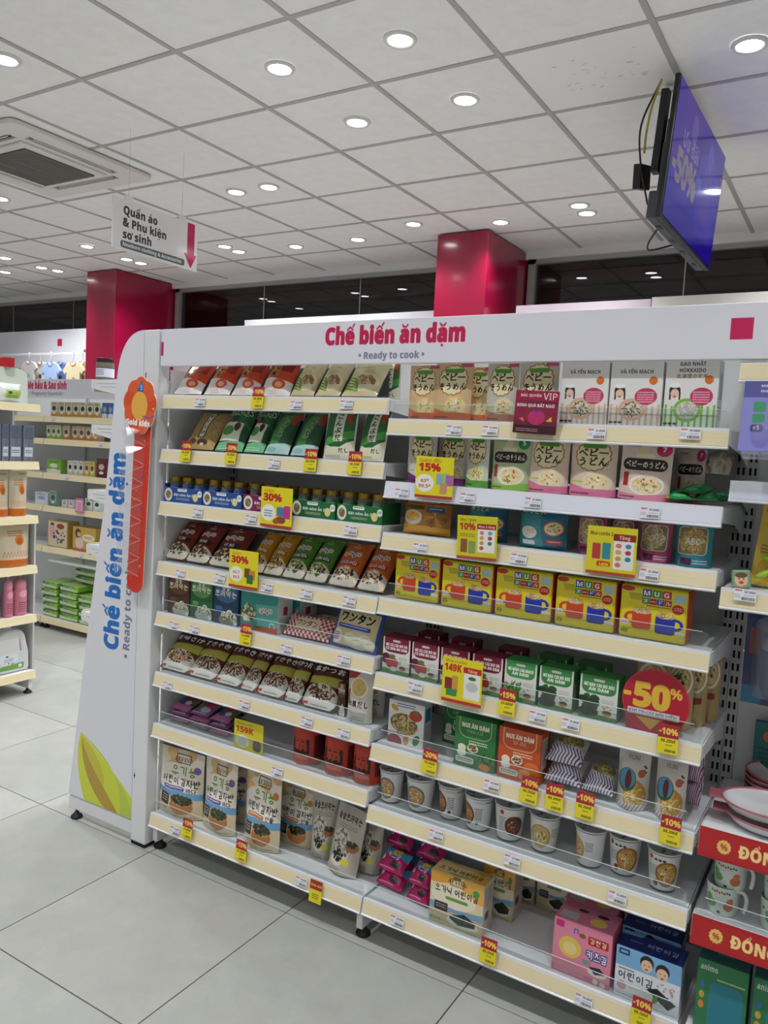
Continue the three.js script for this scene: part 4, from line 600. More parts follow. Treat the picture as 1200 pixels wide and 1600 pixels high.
DS.pea = design('film', { front: [80, 140, (g, w, h) => { fillRect(g, '#1f8a4a', 0, 0, w, h); for (let i = 0; i < 5; i++) disc(g, '#4fc27a', w * 0.5, h * (0.14 + i * 0.18), 20, 11); fillRect(g, '#c98a3c', 0, 0, w * 0.14, h); }], back: '#b98a4a' });
DS.ramenOrange = design('film', { front: [180, 150, (g, w, h) => { fillRect(g, '#a8702c', 0, 0, w, h); fillRect(g, '#8f2c1c', 0, 0, w, h * 0.16); fine(g, '#f0c89a', w * 0.08, h * 0.05, w * 0.7, 2, 9); poly(g, '#d9a02c', 0, h * 0.72, w, h * 0.8, w, h, 0, h); rrect(g, '#5c4a26', w * 0.08, h * 0.22, w * 0.42, 16, 4); disc(g, '#d9d6c6', w * 0.26, h * 0.55, 42, 30); disc(g, '#e8b44a', w * 0.26, h * 0.52, 31, 20); disc(g, '#e8862c', w * 0.28, h * 0.48, 11, 9); noodles(g, ['#f0d68a', '#d9b050'], w * 0.24, h * 0.54, 26, 15, 16, 2); for (let i = 0; i < 7; i++) poly(g, i % 2 ? '#c98f3a' : '#8a5a24', w * 0.74, h * 0.5, w * 0.74 + Math.cos(i * 0.9) * 40, h * 0.5 + Math.sin(i * 0.9) * 46, w * 0.74 + Math.cos(i * 0.9 + 0.5) * 40, h * 0.5 + Math.sin(i * 0.9 + 0.5) * 46); rrect(g, '#2f4f9c', w * 0.58, h * 0.24, 56, 22, 8); fine(g, '#e9dcb0', w * 0.62, h * 0.28, 42, 1, 10); }], side: '#c98a24', back: '#b8802c' });
DS.udonTeal = design('film', { front: [190, 170, (g, w, h) => { fillRect(g, '#3d8f92', 0, 0, w, h); text(g, 'おうどん', w * 0.06, h * 0.2, 27, { color: '#e9f0c8', outline: '#1f4a4a', ow: 5 }); disc(g, '#efe9e0', w * 0.26, h * 0.62, 34, 24); noodles(g, ['#e9dcae', '#d9c07a'], w * 0.26, h * 0.6, 26, 16, 22, 2); rrect(g, '#dfe9ea', w * 0.1, h * 0.8, 54, 18, 4); poly(g, '#2f6f8c', w * 0.5, h * 0.2, w, h * 0.1, w, h, w * 0.56, h); bowl(g, w * 0.77, h * 0.5, 36, '#c2613a', ['#ecdcae', '#d9bf7a', '#f0e6c4'], { spots: ['#c94a34', '#6f9a4a'] }); rrect(g, '#c23a2c', w * 0.62, h * 0.76, 60, 18, 6); fine(g, '#f0dcc0', w * 0.66, h * 0.79, 46, 1, 9); }], back: '#327a7e' });
const pasta = (c, win, name) => design('film', { front: [150, 170, (g, w, h) => { fillRect(g, c, 0, 0, w, h); if (name) text(g, name, w * 0.5, h * 0.15, 26, { color: '#e6f0ee', align: 'center' }); rrect(g, '#cfc6b4', w * 0.08, h * 0.2, w * 0.8, h * 0.56, 16); rrect(g, '#8a7a5a', w * 0.11, h * 0.22, w * 0.74, h * 0.52, 12); noodles(g, win, w * 0.48, h * 0.48, w * 0.36, h * 0.24, 120, 5); if (name) text(g, 'ABC', w * 0.5, h * 0.56, 32, { color: '#e9e6dc', align: 'center' }); rrect(g, '#4f1c3c', w * 0.2, h * 0.82, w * 0.3, h * 0.14, 3); fine(g, '#e0ccd6', w * 0.54, h * 0.86, w * 0.36, 2, 9); }], side: c, back: c });
DS.pastaPink = pasta('#a8486e', ['#c9b88a', '#a8966a', '#e0d3ae']); DS.pastaTeal = pasta('#1f7f8e', ['#c9a866', '#a88a4c', '#dcc48a'], 'PASTA');
DS.mug = design('film', { front: [230, 220, (g, w, h) => { fillRect(g, '#e4d21f', 0, 0, w, h); disc(g, '#b8261c', w * 0.11, h * 0.07, 24, 11); const L = [['M', '#1f3fa8'], ['U', '#2f8a3c'], ['G', '#b8241c']]; L.forEach(([c, b], i) => { fillRect(g, b, w * (0.33 + i * 0.145), h * 0.05, 31, 32); text(g, c, w * (0.33 + i * 0.145) + 15, h * 0.05 + 27, 29, { color: '#f4f0e0', align: 'center' }); }); [['ヌ', '#2f8a3c'], ['ー', '#b8241c'], ['ド', '#1f3fa8'], ['ル', '#b8241c']].forEach(([c, b], i) => { fillRect(g, b, w * (0.33 + i * 0.11), h * 0.215, 24, 25); text(g, c, w * (0.33 + i * 0.11) + 12, h * 0.215 + 21, 20, { color: '#f4f0e0', align: 'center', track: 1 }); }); fine(g, '#8a2c1c', w * 0.4, h * 0.35, w * 0.36, 1, 9); rrect(g, '#a8c2c8', w * 0.8, h * 0.09, 38, 34, 2); for (let i = 0; i < 7; i++) line(g, '#4a4a3a', 2, w * (0.14 + i * 0.025), h * 0.15, w * (0.17 + i * 0.03), h * 0.27); disc(g, '#c0281c', w * 0.86, h * 0.36, 20); fine(g, '#f2dcb8', w * 0.8, h * 0.33, 28, 2, 8); const cup = (x, y, c, flip) => { g.strokeStyle = c; g.lineWidth = 11; g.beginPath(); g.arc(x + flip * 36, y + 34, 19, 0, 7); g.stroke(); rrect(g, c, x - 33, y, 66, 78, 12); disc(g, '#d9b880', x, y + 2, 33, 13); noodles(g, ['#b98a4a', '#efd9a4', '#a8743a'], x, y + 1, 28, 9, 30, 2.5); }; cup(w * 0.34, h * 0.46, '#cf4420', -1); cup(w * 0.69, h * 0.5, '#1d35a8', 1); line(g, '#5a571c', 2, w * 0.11, h * 0.84, w * 0.145, h * 0.87, w * 0.11, h * 0.92, w * 0.05, h * 0.9, w * 0.06, h * 0.85, w * 0.11, h * 0.84); text(g, 'JAS', w * 0.095, h * 0.895, 12, { color: '#3a381c', align: 'center' }); rrect(g, '#f0e6e0', w * 0.01, h * 0.66, 34, 22, 10); fine(g, '#c03a5a', w * 0.02, h * 0.68, 28, 2, 8); rrect(g, '#dfe6f0', w * 0.84, h * 0.78, 34, 14, 7); }], side: '#c9471f', back: '#c9b41c' });
const noodleBox = (c, name, draw) => design('card', { front: [130, 180, (g, w, h) => { fillRect(g, '#e6e3de', 0, 0, w, h); g.fillStyle = c; g.beginPath(); g.moveTo(w * 0.06, 0); g.lineTo(w * 0.94, 0); g.lineTo(w * 0.94, h * 0.26); g.quadraticCurveTo(w * 0.94, h * 0.42, w * 0.7, h * 0.42); g.lineTo(w * 0.3, h * 0.42); g.quadraticCurveTo(w * 0.06, h * 0.42, w * 0.06, h * 0.26); g.closePath(); g.fill(); rrect(g, '#cfcac4', w * 0.36, h * 0.07, w * 0.28, h * 0.06, 5); text(g, name[0], w * 0.5, h * 0.25, 17, { color: '#f4efe8', align: 'center', fat: 0.05, max: w * 0.78 }); text(g, name[1], w * 0.5, h * 0.35, 17, { color: '#f4efe8', align: 'center', fat: 0.05, max: w * 0.78 }); poly(g, '#4f8a3c', 0, h * 0.86, w, h * 0.9, w, h, 0, h); draw(g, w, h); disc(g, '#b08a5c', w * 0.74, h * 0.82, 16, 11); disc(g, '#7a3a3a', w * 0.74, h * 0.79, 14, 6); for (let i = 0; i < 4; i++) disc(g, '#8fb84a', w * rr(0.62, 0.9), h * rr(0.62, 0.74), 5, 3, i); fine(g, '#a7b49a', w * 0.6, h * 0.52, w * 0.3, 3, 6); }], side: [44, 180, (g, w, h) => { fillRect(g, c, 0, 0, w, h); fine(g, '#e6e0da', 8, h * 0.3, 28, 10, 8); }], top: c, back: c });
DS.beet = noodleBox('#7d1232', ['MÌ CỦ CẢI ĐỎ VÀ', 'CỦ DỀN ĂN DẶM'], (g, w, h) => { disc(g, '#5c1c3c', w * 0.14, h * 0.6, 24, 26); disc(g, '#b83a3c', w * 0.36, h * 0.7, 30, 28); disc(g, '#4f8a3c', w * 0.36, h * 0.52, 16, 9); disc(g, '#e9dcd0', w * 0.42, h * 0.86, 16, 12); });
DS.barley = noodleBox('#3f9a4a', ['MÌ MẦM LÚA MẠCH', 'ĂN DẶM'], (g, w, h) => { for (let i = 0; i < 40; i++) line(g, pick(['#3f8a34', '#5fae4a', '#2f6a2a']), 3, w * rr(0, 0.5), h * 0.9, w * rr(-0.05, 0.55), h * rr(0.5, 0.65)); });
DS.spinach = noodleBox('#3a8a42', ['MÌ RAU CẢI BÓ XÔI', 'ĂN DẶM'], (g, w, h) => { for (let i = 0; i < 16; i++) disc(g, pick(['#1c3a22', '#24482a', '#2f5a34']), w * rr(0.08, 0.46), h * rr(0.5, 0.72), 15, 11, i); disc(g, '#2c3a30', w * 0.26, h * 0.84, 34, 20); });
DS.penneKraft = design('paper', { front: [150, 230, (g, w, h) => { fillRect(g, '#b49a68', 0, 0, w, h); disc(g, '#efe9da', w * 0.5, h * 0.24, 66, 56); disc(g, '#c9b070', w * 0.5, h * 0.24, 56, 46); noodles(g, ['#e2cf94', '#c2a45a', '#efe0b4'], w * 0.5, h * 0.24, 48, 38, 60, 6); specks(g, ['#4a6a2c', '#2f4a22'], w * 0.48, h * 0.22, 36, 28, 20, 6); rrect(g, '#8a3a30', w * 0.2, h * 0.55, w * 0.6, 22, 5); }], back: '#b9a070', side: '#a88c5c' });
DS.starBox = design('card', { front: [150, 190, (g, w, h) => { fillRect(g, '#e6e6e4', 0, 0, w, h); fine(g, '#3a4a8a', w * 0.24, h * 0.06, w * 0.5, 2, 10); disc(g, '#8f7a4a', w * 0.36, h * 0.5, 44, 40); disc(g, '#8f7a4a', w * 0.58, h * 0.56, 36, 34); noodles(g, ['#c2a866', '#a0844a', '#dcc58a', '#5f4f2c'], w * 0.45, h * 0.52, 52, 42, 120, 5); disc(g, '#c03a26', w * 0.76, h * 0.28, 26, 24); disc(g, '#4f8a3c', w * 0.76, h * 0.22, 9); disc(g, '#d0a03a', w * 0.18, h * 0.18, 18, 11, 0.6); disc(g, '#3f7a44', w * 0.8, h * 0.84, 13, 24, 0.3); disc(g, '#8a2438', w * 0.2, h * 0.95, 32, 30); disc(g, '#d0903a', w * 0.52, h * 0.88, 12, 20); for (let i = 0; i < 8; i++) line(g, '#33302a', 3, w * (0.02 + i * 0.055), h * 0.8, w * (0.05 + i * 0.045), h * 0.74); }], side: [46, 190, (g, w, h) => { fillRect(g, '#cdd2d3', 0, 0, w, h); fillRect(g, '#2f7a9c', 8, h * 0.1, 30, 60); fine(g, '#6d7478', 8, h * 0.5, 30, 9, 8); }], back: '#d9d9d6' });
const nui = (c, c2, sub, food) => design('card', { front: [150, 200, (g, w, h) => { fillRect(g, c, 0, 0, w, h); g.strokeStyle = c2; g.lineWidth = 3; g.beginPath(); g.roundRect(w * 0.12, -20, w * 0.76, h * 0.4 + 20, 30); g.stroke(); text(g, 'NUI ĂN DẶM', w * 0.5, h * 0.2, 23, { color: '#f2ecd9', align: 'center', fat: 0.05, max: w * 0.66 }); text(g, sub, w * 0.5, h * 0.3, 20, { color: c2, align: 'center', weight: 'normal' }); fine(g, '#f2ecd9', w * 0.36, h * 0.45, w * 0.44, 2, 9); disc(g, '#f0ead0', w * 0.2, h * 0.62, 15, 15); disc(g, '#e9efe0', w * 0.2, h * 0.72, 17, 15); disc(g, '#efe6d0', w * 0.46, h * 0.6, 20, 18); specks(g, ['#7a4a3a', '#a8703a', '#5c6a2c'], w * 0.46, h * 0.6, 15, 13, 40, 4); rrect(g, '#f0ece0', w * 0.06, h * 0.8, w * 0.44, h * 0.12, 8); fine(g, '#6d6a5a', w * 0.1, h * 0.83, w * 0.36, 2, 8); food(g, w, h); }], side: [50, 200, (g, w, h) => { fillRect(g, c, 0, 0, w, h); fillRect(g, '#cfc9bf', 8, h * 0.12, 34, h * 0.6); fine(g, '#55524c', 11, h * 0.16, 26, 12, 8); }], back: c });
DS.nuiGreen = nui('#2f7a3c', '#a7d08a', 'rau củ', (g, w, h) => { for (let i = 0; i < 30; i++) line(g, pick(['#1c3f20', '#4f9a3c']), 3, w * rr(0.62, 0.96), h * 0.88, w * rr(0.58, 1), h * rr(0.66, 0.76)); disc(g, '#d98a3c', w * 0.76, h * 0.92, 20, 14); }); DS.nuiOrange = nui('#c95224', '#f0c08a', 'bí đỏ', (g, w, h) => { disc(g, '#e07a2c', w * 0.8, h * 0.7, 26, 24); disc(g, '#e8943c', w * 0.66, h * 0.85, 24, 22); disc(g, '#d9682c', w * 0.92, h * 0.87, 24, 22); });
const stripeBag = (stripe, foot) => design('film', { front: [150, 210, (g, w, h) => { fillRect(g, '#cfc9be', 0, 0, w, h); text(g, 'FILINI', w * 0.5, h * 0.12, 20, { color: '#3a3430', align: 'center', weight: 'normal' }); for (let i = 0; i < 6; i++) disc(g, '#4a3c32', w * rr(0.2, 0.9), h * rr(0.18, 0.4), 5, 4); disc(g, '#c08a44', w * 0.6, h * 0.7, 50, 52); noodles(g, ['#d9b464', '#b98f3c', '#e9cf8a'], w * 0.6, h * 0.7, 46, 46, 80, 5); disc(g, '#3a6f4a', w * 0.36, h * 0.48, 44, 42); disc(g, '#5f9ac2', w * 0.36, h * 0.46, 39, 36); disc(g, '#6a2c24', w * 0.4, h * 0.47, 15, 34); disc(g, '#b05a36', w * 0.78, h * 0.34, 16, 15); fillRect(g, '#e6e2da', 0, h * 0.88, w, h * 0.12); for (let i = 0; i < 12; i++) line(g, stripe, 5, i * 16 - 8, h, i * 16 + 8, h * 0.89); }], back: '#bcb5aa', foot });
DS.pastaBag = stripeBag('#b08fa4', '#b08fa4');
DS.stripePack = design('film', { front: [150, 110, (g, w, h) => { fillRect(g, '#c9c4bc', 0, 0, w, h); disc(g, '#8a7a44', w * 0.55, h * 0.34, 54, 30); noodles(g, ['#a89a54', '#6f6a34', '#c9b870'], w * 0.55, h * 0.34, 46, 24, 50, 4); fillRect(g, '#e4e0e6', 0, h * 0.6, w, h * 0.4); for (let i = 0; i < 16; i++) { line(g, '#4f3a78', 4, i * 14 - 20, h, i * 14 - 2, h * 0.8); line(g, '#4f3a78', 4, i * 14 - 2, h * 0.8, i * 14 - 20, h * 0.62); } }], back: '#b7b0b8' });
DS.stripePlum = design('film', { front: [150, 110, (g, w, h) => { fillRect(g, '#c4bec0', 0, 0, w, h); for (let i = 0; i < 14; i++) { line(g, '#8a2c7a', 6, i * 16 - 20, h, i * 16, h * 0.5); line(g, '#8a2c7a', 6, i * 16, h * 0.5, i * 16 - 20, 0); } }], back: '#b0a8ac' });
const cupArt = (dish, rim, extra) => design('card', { front: [220, 170, (g, w, h) => { fillRect(g, '#dcdcda', 0, 0, w, h); fillRect(g, '#3a4150', 0, h * 0.03, w, 4); fillRect(g, '#2c3340', 0, h * 0.94, w, h * 0.06); extra(g, w, h); bowl(g, w * 0.5, h * 0.52, 58, rim, dish, { flat: 0.95, soup: dish[1], spots: ['#d98a4c', '#5f7a3a', '#e9e4d8', '#8a4a2c'] }); }] });
DS.cupSea = cupArt(['#e6cf9a', '#b98f5a', '#d9b070'], '#4f6f7a', (g, w, h) => { fine(g, '#3a5aa0', w * 0.16, h * 0.2, 34, 3, 9); poly(g, '#7fa3c9', 0, h * 0.7, w * 0.4, h * 0.84, 0, h * 0.9); });
DS.cupText = cupArt(['#e0b070', '#a8683a', '#d98f4a'], '#33383c', (g, w, h) => { text(g, 'CUPAGUKSU', w * 0.74, h * 0.16, 15, { color: '#8a8a88', weight: 'normal' }); fine(g, '#4a4a48', w * 0.78, h * 0.3, 40, 7, 9); fillRect(g, '#2a2a2a', w * 0.8, h * 0.7, 18, 14); });
DS.cupMeat = cupArt(['#7a3f2c', '#5a2a20', '#a8684a'], '#d2cec8', (g, w, h) => { disc(g, '#b8302c', w * 0.2, h * 0.16, 11); fine(g, '#5a5654', w * 0.12, h * 0.3, 54, 9, 9); });
DS.cupClear = cupArt(['#e9dcb4', '#c9a86a', '#d9c48a'], '#b49a5a', (g, w, h) => { fine(g, '#77706a', w * 0.78, h * 0.3, 40, 5, 9); });
DS.cupRice = cupArt(['#d9b46a', '#b98a3c', '#e6cf94'], '#8a5c2c', (g, w, h) => { disc(g, '#b8302c', w * 0.12, h * 0.15, 10); for (let i = 0; i < 3; i++) disc(g, '#3a3230', w * (0.24 + i * 0.09), h * 0.18, 8, 5); fine(g, '#77706a', w * 0.05, h * 0.34, 60, 6, 8); disc(g, '#8a2c24', w * 0.24, h * 0.78, 14); });
DS.pinkPack = design('film', { front: [120, 80, (g, w, h) => { fillRect(g, '#3d97c4', 0, 0, w, h); fillRect(g, '#c01c6a', 0, h * 0.42, w, h * 0.58); disc(g, '#e6c23c', w * 0.55, h * 0.22, 22, 15); text(g, '키즈김', w * 0.5, h * 0.5, 22, { color: '#f4f0f4', align: 'center', outline: '#3a2a6a', ow: 4 }); disc(g, '#f0e0ea', w * 0.14, h * 0.56, 8); disc(g, '#1f2418', w * 0.66, h * 0.72, 20, 9); fine(g, '#f0b0d0', w * 0.1, h * 0.88, w * 0.6, 1, 7); }], back: '#b01c62' });
DS.seaBox = design('card', { front: [240, 230, (g, w, h) => { fillRect(g, '#ead9a8', 0, 0, w, h); disc(g, '#e0a03c', 0, 0, 120, 50); disc(g, '#e6ad50', w, h * 0.12, 100, 60); disc(g, '#f3ead0', w * 0.45, h * 0.42, 100, 48); poly(g, '#7fa8c8', 0, h * 0.58, w * 0.5, h * 0.63, w, h * 0.57, w, h * 0.72, 0, h * 0.72); poly(g, '#cdbd92', 0, h * 0.7, w, h * 0.7, w, h, 0, h); disc(g, '#8a5a34', w * 0.5, h * 0.03, 18, 9); line(g, '#4a3a22', 3, w * 0.38, h * 0.06, w * 0.63, h * 0.06, w * 0.63, h * 0.18, w * 0.38, h * 0.18, w * 0.38, h * 0.06); text(g, 'ALVINS', w * 0.505, h * 0.155, 22, { color: '#3a2f22', align: 'center', font: 'serif' }); text(g, '오가닉 어린이김', w * 0.5, h * 0.36, 34, { color: '#33281e', align: 'center', max: w * 0.82 }); rrect(g, '#6fa04a', w * 0.3, h * 0.42, w * 0.42, 14, 7); disc(g, '#4f9a4a', w * 0.86, h * 0.2, 15); rrect(g, '#33322e', w * 0.1, h * 0.56, 60, 38, 4); fine(g, '#b9b4aa', w * 0.13, h * 0.6, 46, 2, 11); disc(g, '#dfddd2', w * 0.64, h * 0.84, 70, 24); poly(g, '#232a1c', w * 0.4, h * 0.76, w * 0.66, h * 0.66, w * 0.88, h * 0.76, w * 0.86, h * 0.86, w * 0.56, h * 0.9, w * 0.4, h * 0.82); specks(g, ['#3a452a', '#161c12', '#4a5634'], w * 0.64, h * 0.77, 50, 16, 80, 4); fine(g, '#8f8264', w * 0.5, h * 0.96, w * 0.4, 1, 8); for (let i = 0; i < 3; i++) disc(g, '#8fae8a', w * (0.06 + i * 0.07), h * 0.9, 7); }], side: [110, 230, (g, w, h) => { fillRect(g, '#d9d2c0', 0, 0, w, h); fine(g, '#8a8574', 14, h * 0.1, 80, 9, 9); fillRect(g, '#55524a', 24, h * 0.56, 40, 34); fine(g, '#9a9584', 14, h * 0.75, 80, 5, 8); }], top: [240, 110, (g, w, h) => { fillRect(g, '#e2c884', 0, 0, w, h); disc(g, '#dfa848', w * 0.9, h * 0.5, 60, 50); text(g, '오가닉 어린이김', w * 0.5, h * 0.7, 32, { color: '#33281e', align: 'center', max: w * 0.82 }); rrect(g, '#6fa04a', w * 0.32, h * 0.8, w * 0.4, 10, 5); disc(g, '#7aa84a', w * 0.84, h * 0.3, 14, 9); }], back: '#dccda0' });
DS.pinkBox = design('card', { front: [240, 230, (g, w, h) => { fillRect(g, '#e58aa2', 0, 0, w, h); rrect(g, '#c02c7a', w * 0.04, h * 0.04, 34, 28, 5); disc(g, '#e8c85a', w * 0.3, h * 0.48, 46, 44); disc(g, '#f0d98a', w * 0.3, h * 0.5, 28, 26); disc(g, '#8a5a3a', w * 0.5, h * 0.2, 14, 10); rrect(g, '#b8241c', w * 0.6, h * 0.16, w * 0.34, h * 0.15, 5); text(g, '광천김', w * 0.77, h * 0.275, 24, { color: '#f4ead8', align: 'center', max: w * 0.3 }); text(g, '키즈김', w * 0.76, h * 0.56, 38, { color: '#f8f6f4', align: 'center', outline: '#2c3f8a', ow: 9, max: w * 0.36 }); rrect(g, '#8a9aa0', w * 0.52, h * 0.6, 34, 20, 3); disc(g, '#efe9e2', w * 0.78, h * 0.78, 38, 16); poly(g, '#1e2420', w * 0.64, h * 0.7, w * 0.82, h * 0.67, w * 0.92, h * 0.76, w * 0.74, h * 0.81); line(g, '#4a5ab0', 5, w * 0.36, h * 0.2, w * 0.36, h * 0.12, w * 0.42, h * 0.12, w * 0.42, h * 0.18); poly(g, '#d97a94', 0, h * 0.86, w, h * 0.9, w, h, 0, h); fine(g, '#f6d6de', w * 0.06, h * 0.9, w * 0.5, 2, 8); disc(g, '#dfe6da', w * 0.76, h * 0.93, 11); disc(g, '#d8dcc8', w * 0.88, h * 0.95, 11); }], side: '#cf6f8a', top: [240, 120, (g, w, h) => { fillRect(g, '#d97a96', 0, 0, w, h); rrect(g, '#b9b2b4', w * 0.06, h * 0.5, 74, 44, 4); disc(g, '#1e2018', w * 0.38, h * 0.3, 22, 9); disc(g, '#1e2018', w * 0.72, h * 0.3, 24, 10); disc(g, '#e6c45a', w * 0.7, h * 0.66, 34, 24); }], back: '#cf6f8a' });
DS.navyBox = design('card', { front: [240, 190, (g, w, h) => { fillRect(g, '#7fb4e0', 0, 0, w, h * 0.4); fillRect(g, '#e4e8ee', 0, h * 0.38, w, h * 0.62); line(g, '#1c2c5a', 6, w * 0.06, h * 0.06, w * 0.2, h * 0.06, w * 0.2, h * 0.14, w * 0.06, h * 0.14, w * 0.06, h * 0.06); for (const [x, y] of [[0.48, 0.2], [0.72, 0.26]]) { disc(g, '#2a1f1a', w * x, h * (y - 0.03), 25, 26); disc(g, '#ecc4a4', w * x, h * (y + 0.03), 21, 22); disc(g, '#a8482c', w * x, h * (y + 0.1), 6, 3); disc(g, '#2a1f1a', w * x - 8, h * y + 4, 2.2); disc(g, '#2a1f1a', w * x + 8, h * y + 4, 2.2); } fine(g, '#3a3f4a', w * 0.06, h * 0.42, w * 0.24, 1, 10); text(g, '어린이김', w * 0.05, h * 0.62, 34, { color: '#2c323c', stroke: 0.11 }); disc(g, '#d9a0b0', w * 0.12, h * 0.76, 17); rrect(g, '#dfe0c8', w * 0.24, h * 0.72, 30, 14, 4); poly(g, '#1f2522', w * 0.5, h * 0.66, w * 0.66, h * 0.58, w * 0.95, h * 0.78, w * 0.84, h * 0.92); specks(g, ['#33403a', '#121614'], w * 0.74, h * 0.75, 34, 18, 60, 3); disc(g, '#5f9a4a', w * 0.64, h * 0.8, 8, 16, 0.3); specks(g, ['#e0a060', '#8fb0d8', '#d88a9a'], w * 0.8, h * 0.55, 34, 18, 12, 6); fine(g, '#8a909c', w * 0.05, h * 0.92, w * 0.4, 1, 8); }], side: [100, 190, (g, w, h) => { fillRect(g, '#cfd3da', 0, 0, w, h); fillRect(g, '#1c2c6a', 0, 0, w, 10); fine(g, '#7a808c', 12, h * 0.3, 74, 9, 9); }], top: [240, 110, (g, w, h) => { fillRect(g, '#1b2a6e', 0, 0, w, h); text(g, '어린이김', w * 0.42, h * 0.6, 30, { color: '#c3cbe4', stroke: 0.1 }); fine(g, '#8fa0cc', w * 0.16, h * 0.5, 46, 1, 12); poly(g, '#6a9ad0', 0, 0, w * 0.36, 0, w * 0.3, h * 0.2, 0, h * 0.24); }], back: '#1b2a6e' });
DS.animo = design('card', { front: [230, 230, (g, w, h) => { fillRect(g, '#2c7a4c', 0, 0, w, h); text(g, 'animo', w * 0.06, h * 0.15, 26, { color: '#d3dccf' }); fine(g, '#d6d48a', w * 0.4, h * 0.22, w * 0.54, 1, 11); rrect(g, '#2a7f8f', w * 0.26, h * 0.28, w * 0.66, h * 0.8, 30); disc(g, '#3a6fae', w * 0.12, h * 0.36, 11); disc(g, '#c9a83a', w * 0.12, h * 0.5, 12); disc(g, '#d98a3a', w * 0.12, h * 0.64, 13); rrect(g, '#c9d0cc', w * 0.62, h * 0.86, 60, 40, 14); }], side: '#1f5a4a', top: [230, 90, (g, w, h) => { fillRect(g, '#23615a', 0, 0, w, h); text(g, 'animo', w * 0.5, h * 0.6, 26, { color: '#7aa8a0', align: 'center' }); }], back: '#23615a' });

// tags and posters
const promo = (pct, price) => design('card', { front: [64, 92, (g, w, h) => { fillRect(g, '#e8d81e', 0, 0, w, h); fillRect(g, '#a81c3c', 0, 0, w, h * 0.45); text(g, pct, w * 0.5, h * 0.34, 26, { color: '#f0cf4a', align: 'center', fat: 0.06, max: w * 0.9 }); text(g, price, w * 0.5, h * 0.6, 12, { color: '#22200c', align: 'center', max: w * 0.8 }); fine(g, '#6a6214', w * 0.4, h * 0.68, w * 0.3, 1, 6); bars(g, '#33300c', w * 0.36, h * 0.84, w * 0.52, 8); }], back: '#d9c81c' });
const PROMO = { 10: promo('-10%', '88.200đ'), 15: promo('-15%', '33.600đ'), 20: promo('-20%', '79.200đ'), 30: promo('-30%', '58.300đ'), gift: design('card', { front: [64, 92, (g, w, h) => { fillRect(g, '#e8d81e', 0, 0, w, h); fillRect(g, '#a8281c', 0, 0, w, h * 0.42); text(g, 'TẶNG QUÀ', w * 0.5, h * 0.28, 13, { color: '#f0d87a', align: 'center', max: w * 0.9 }); fine(g, '#6a6214', w * 0.25, h * 0.6, w * 0.5, 3, 8); }], back: '#d9c81c' }) };
const PRICE = ['79.000đ', '35.000đ', '99.000đ', '147.000đ'].map((p) => design('card', { front: [76, 46, (g, w, h) => { fillRect(g, '#e9eaf0', 0, 0, w, h); fine(g, '#cc2c50', w * 0.06, h * 0.1, w * 0.3, 1, 14); fine(g, '#9a9aa4', w * 0.05, h * 0.46, w * 0.26, 3, 5); text(g, p, w * 0.94, h * 0.36, 13, { color: '#33343a', align: 'right', max: w * 0.5 }); fine(g, '#9a9ca8', w * 0.44, h * 0.48, w * 0.46, 1, 7); bars(g, '#2c2c32', w * 0.36, h * 0.66, w * 0.56, 11); }], back: '#dfe0e6' }));
const saleTop = (g, w, h, a, b, c = '#c2281c') => { fillRect(g, '#e8da1c', 0, 0, w, h); fillRect(g, '#b8342c', 0, h * 0.93, w, h * 0.07); text(g, a, w * 0.1, h * 0.14, 20, { color: '#b8342c', weight: 'normal' }); text(g, b, w * 0.08, h * 0.35, 44, { color: c, fat: 0.07, max: w * 0.6 }); };
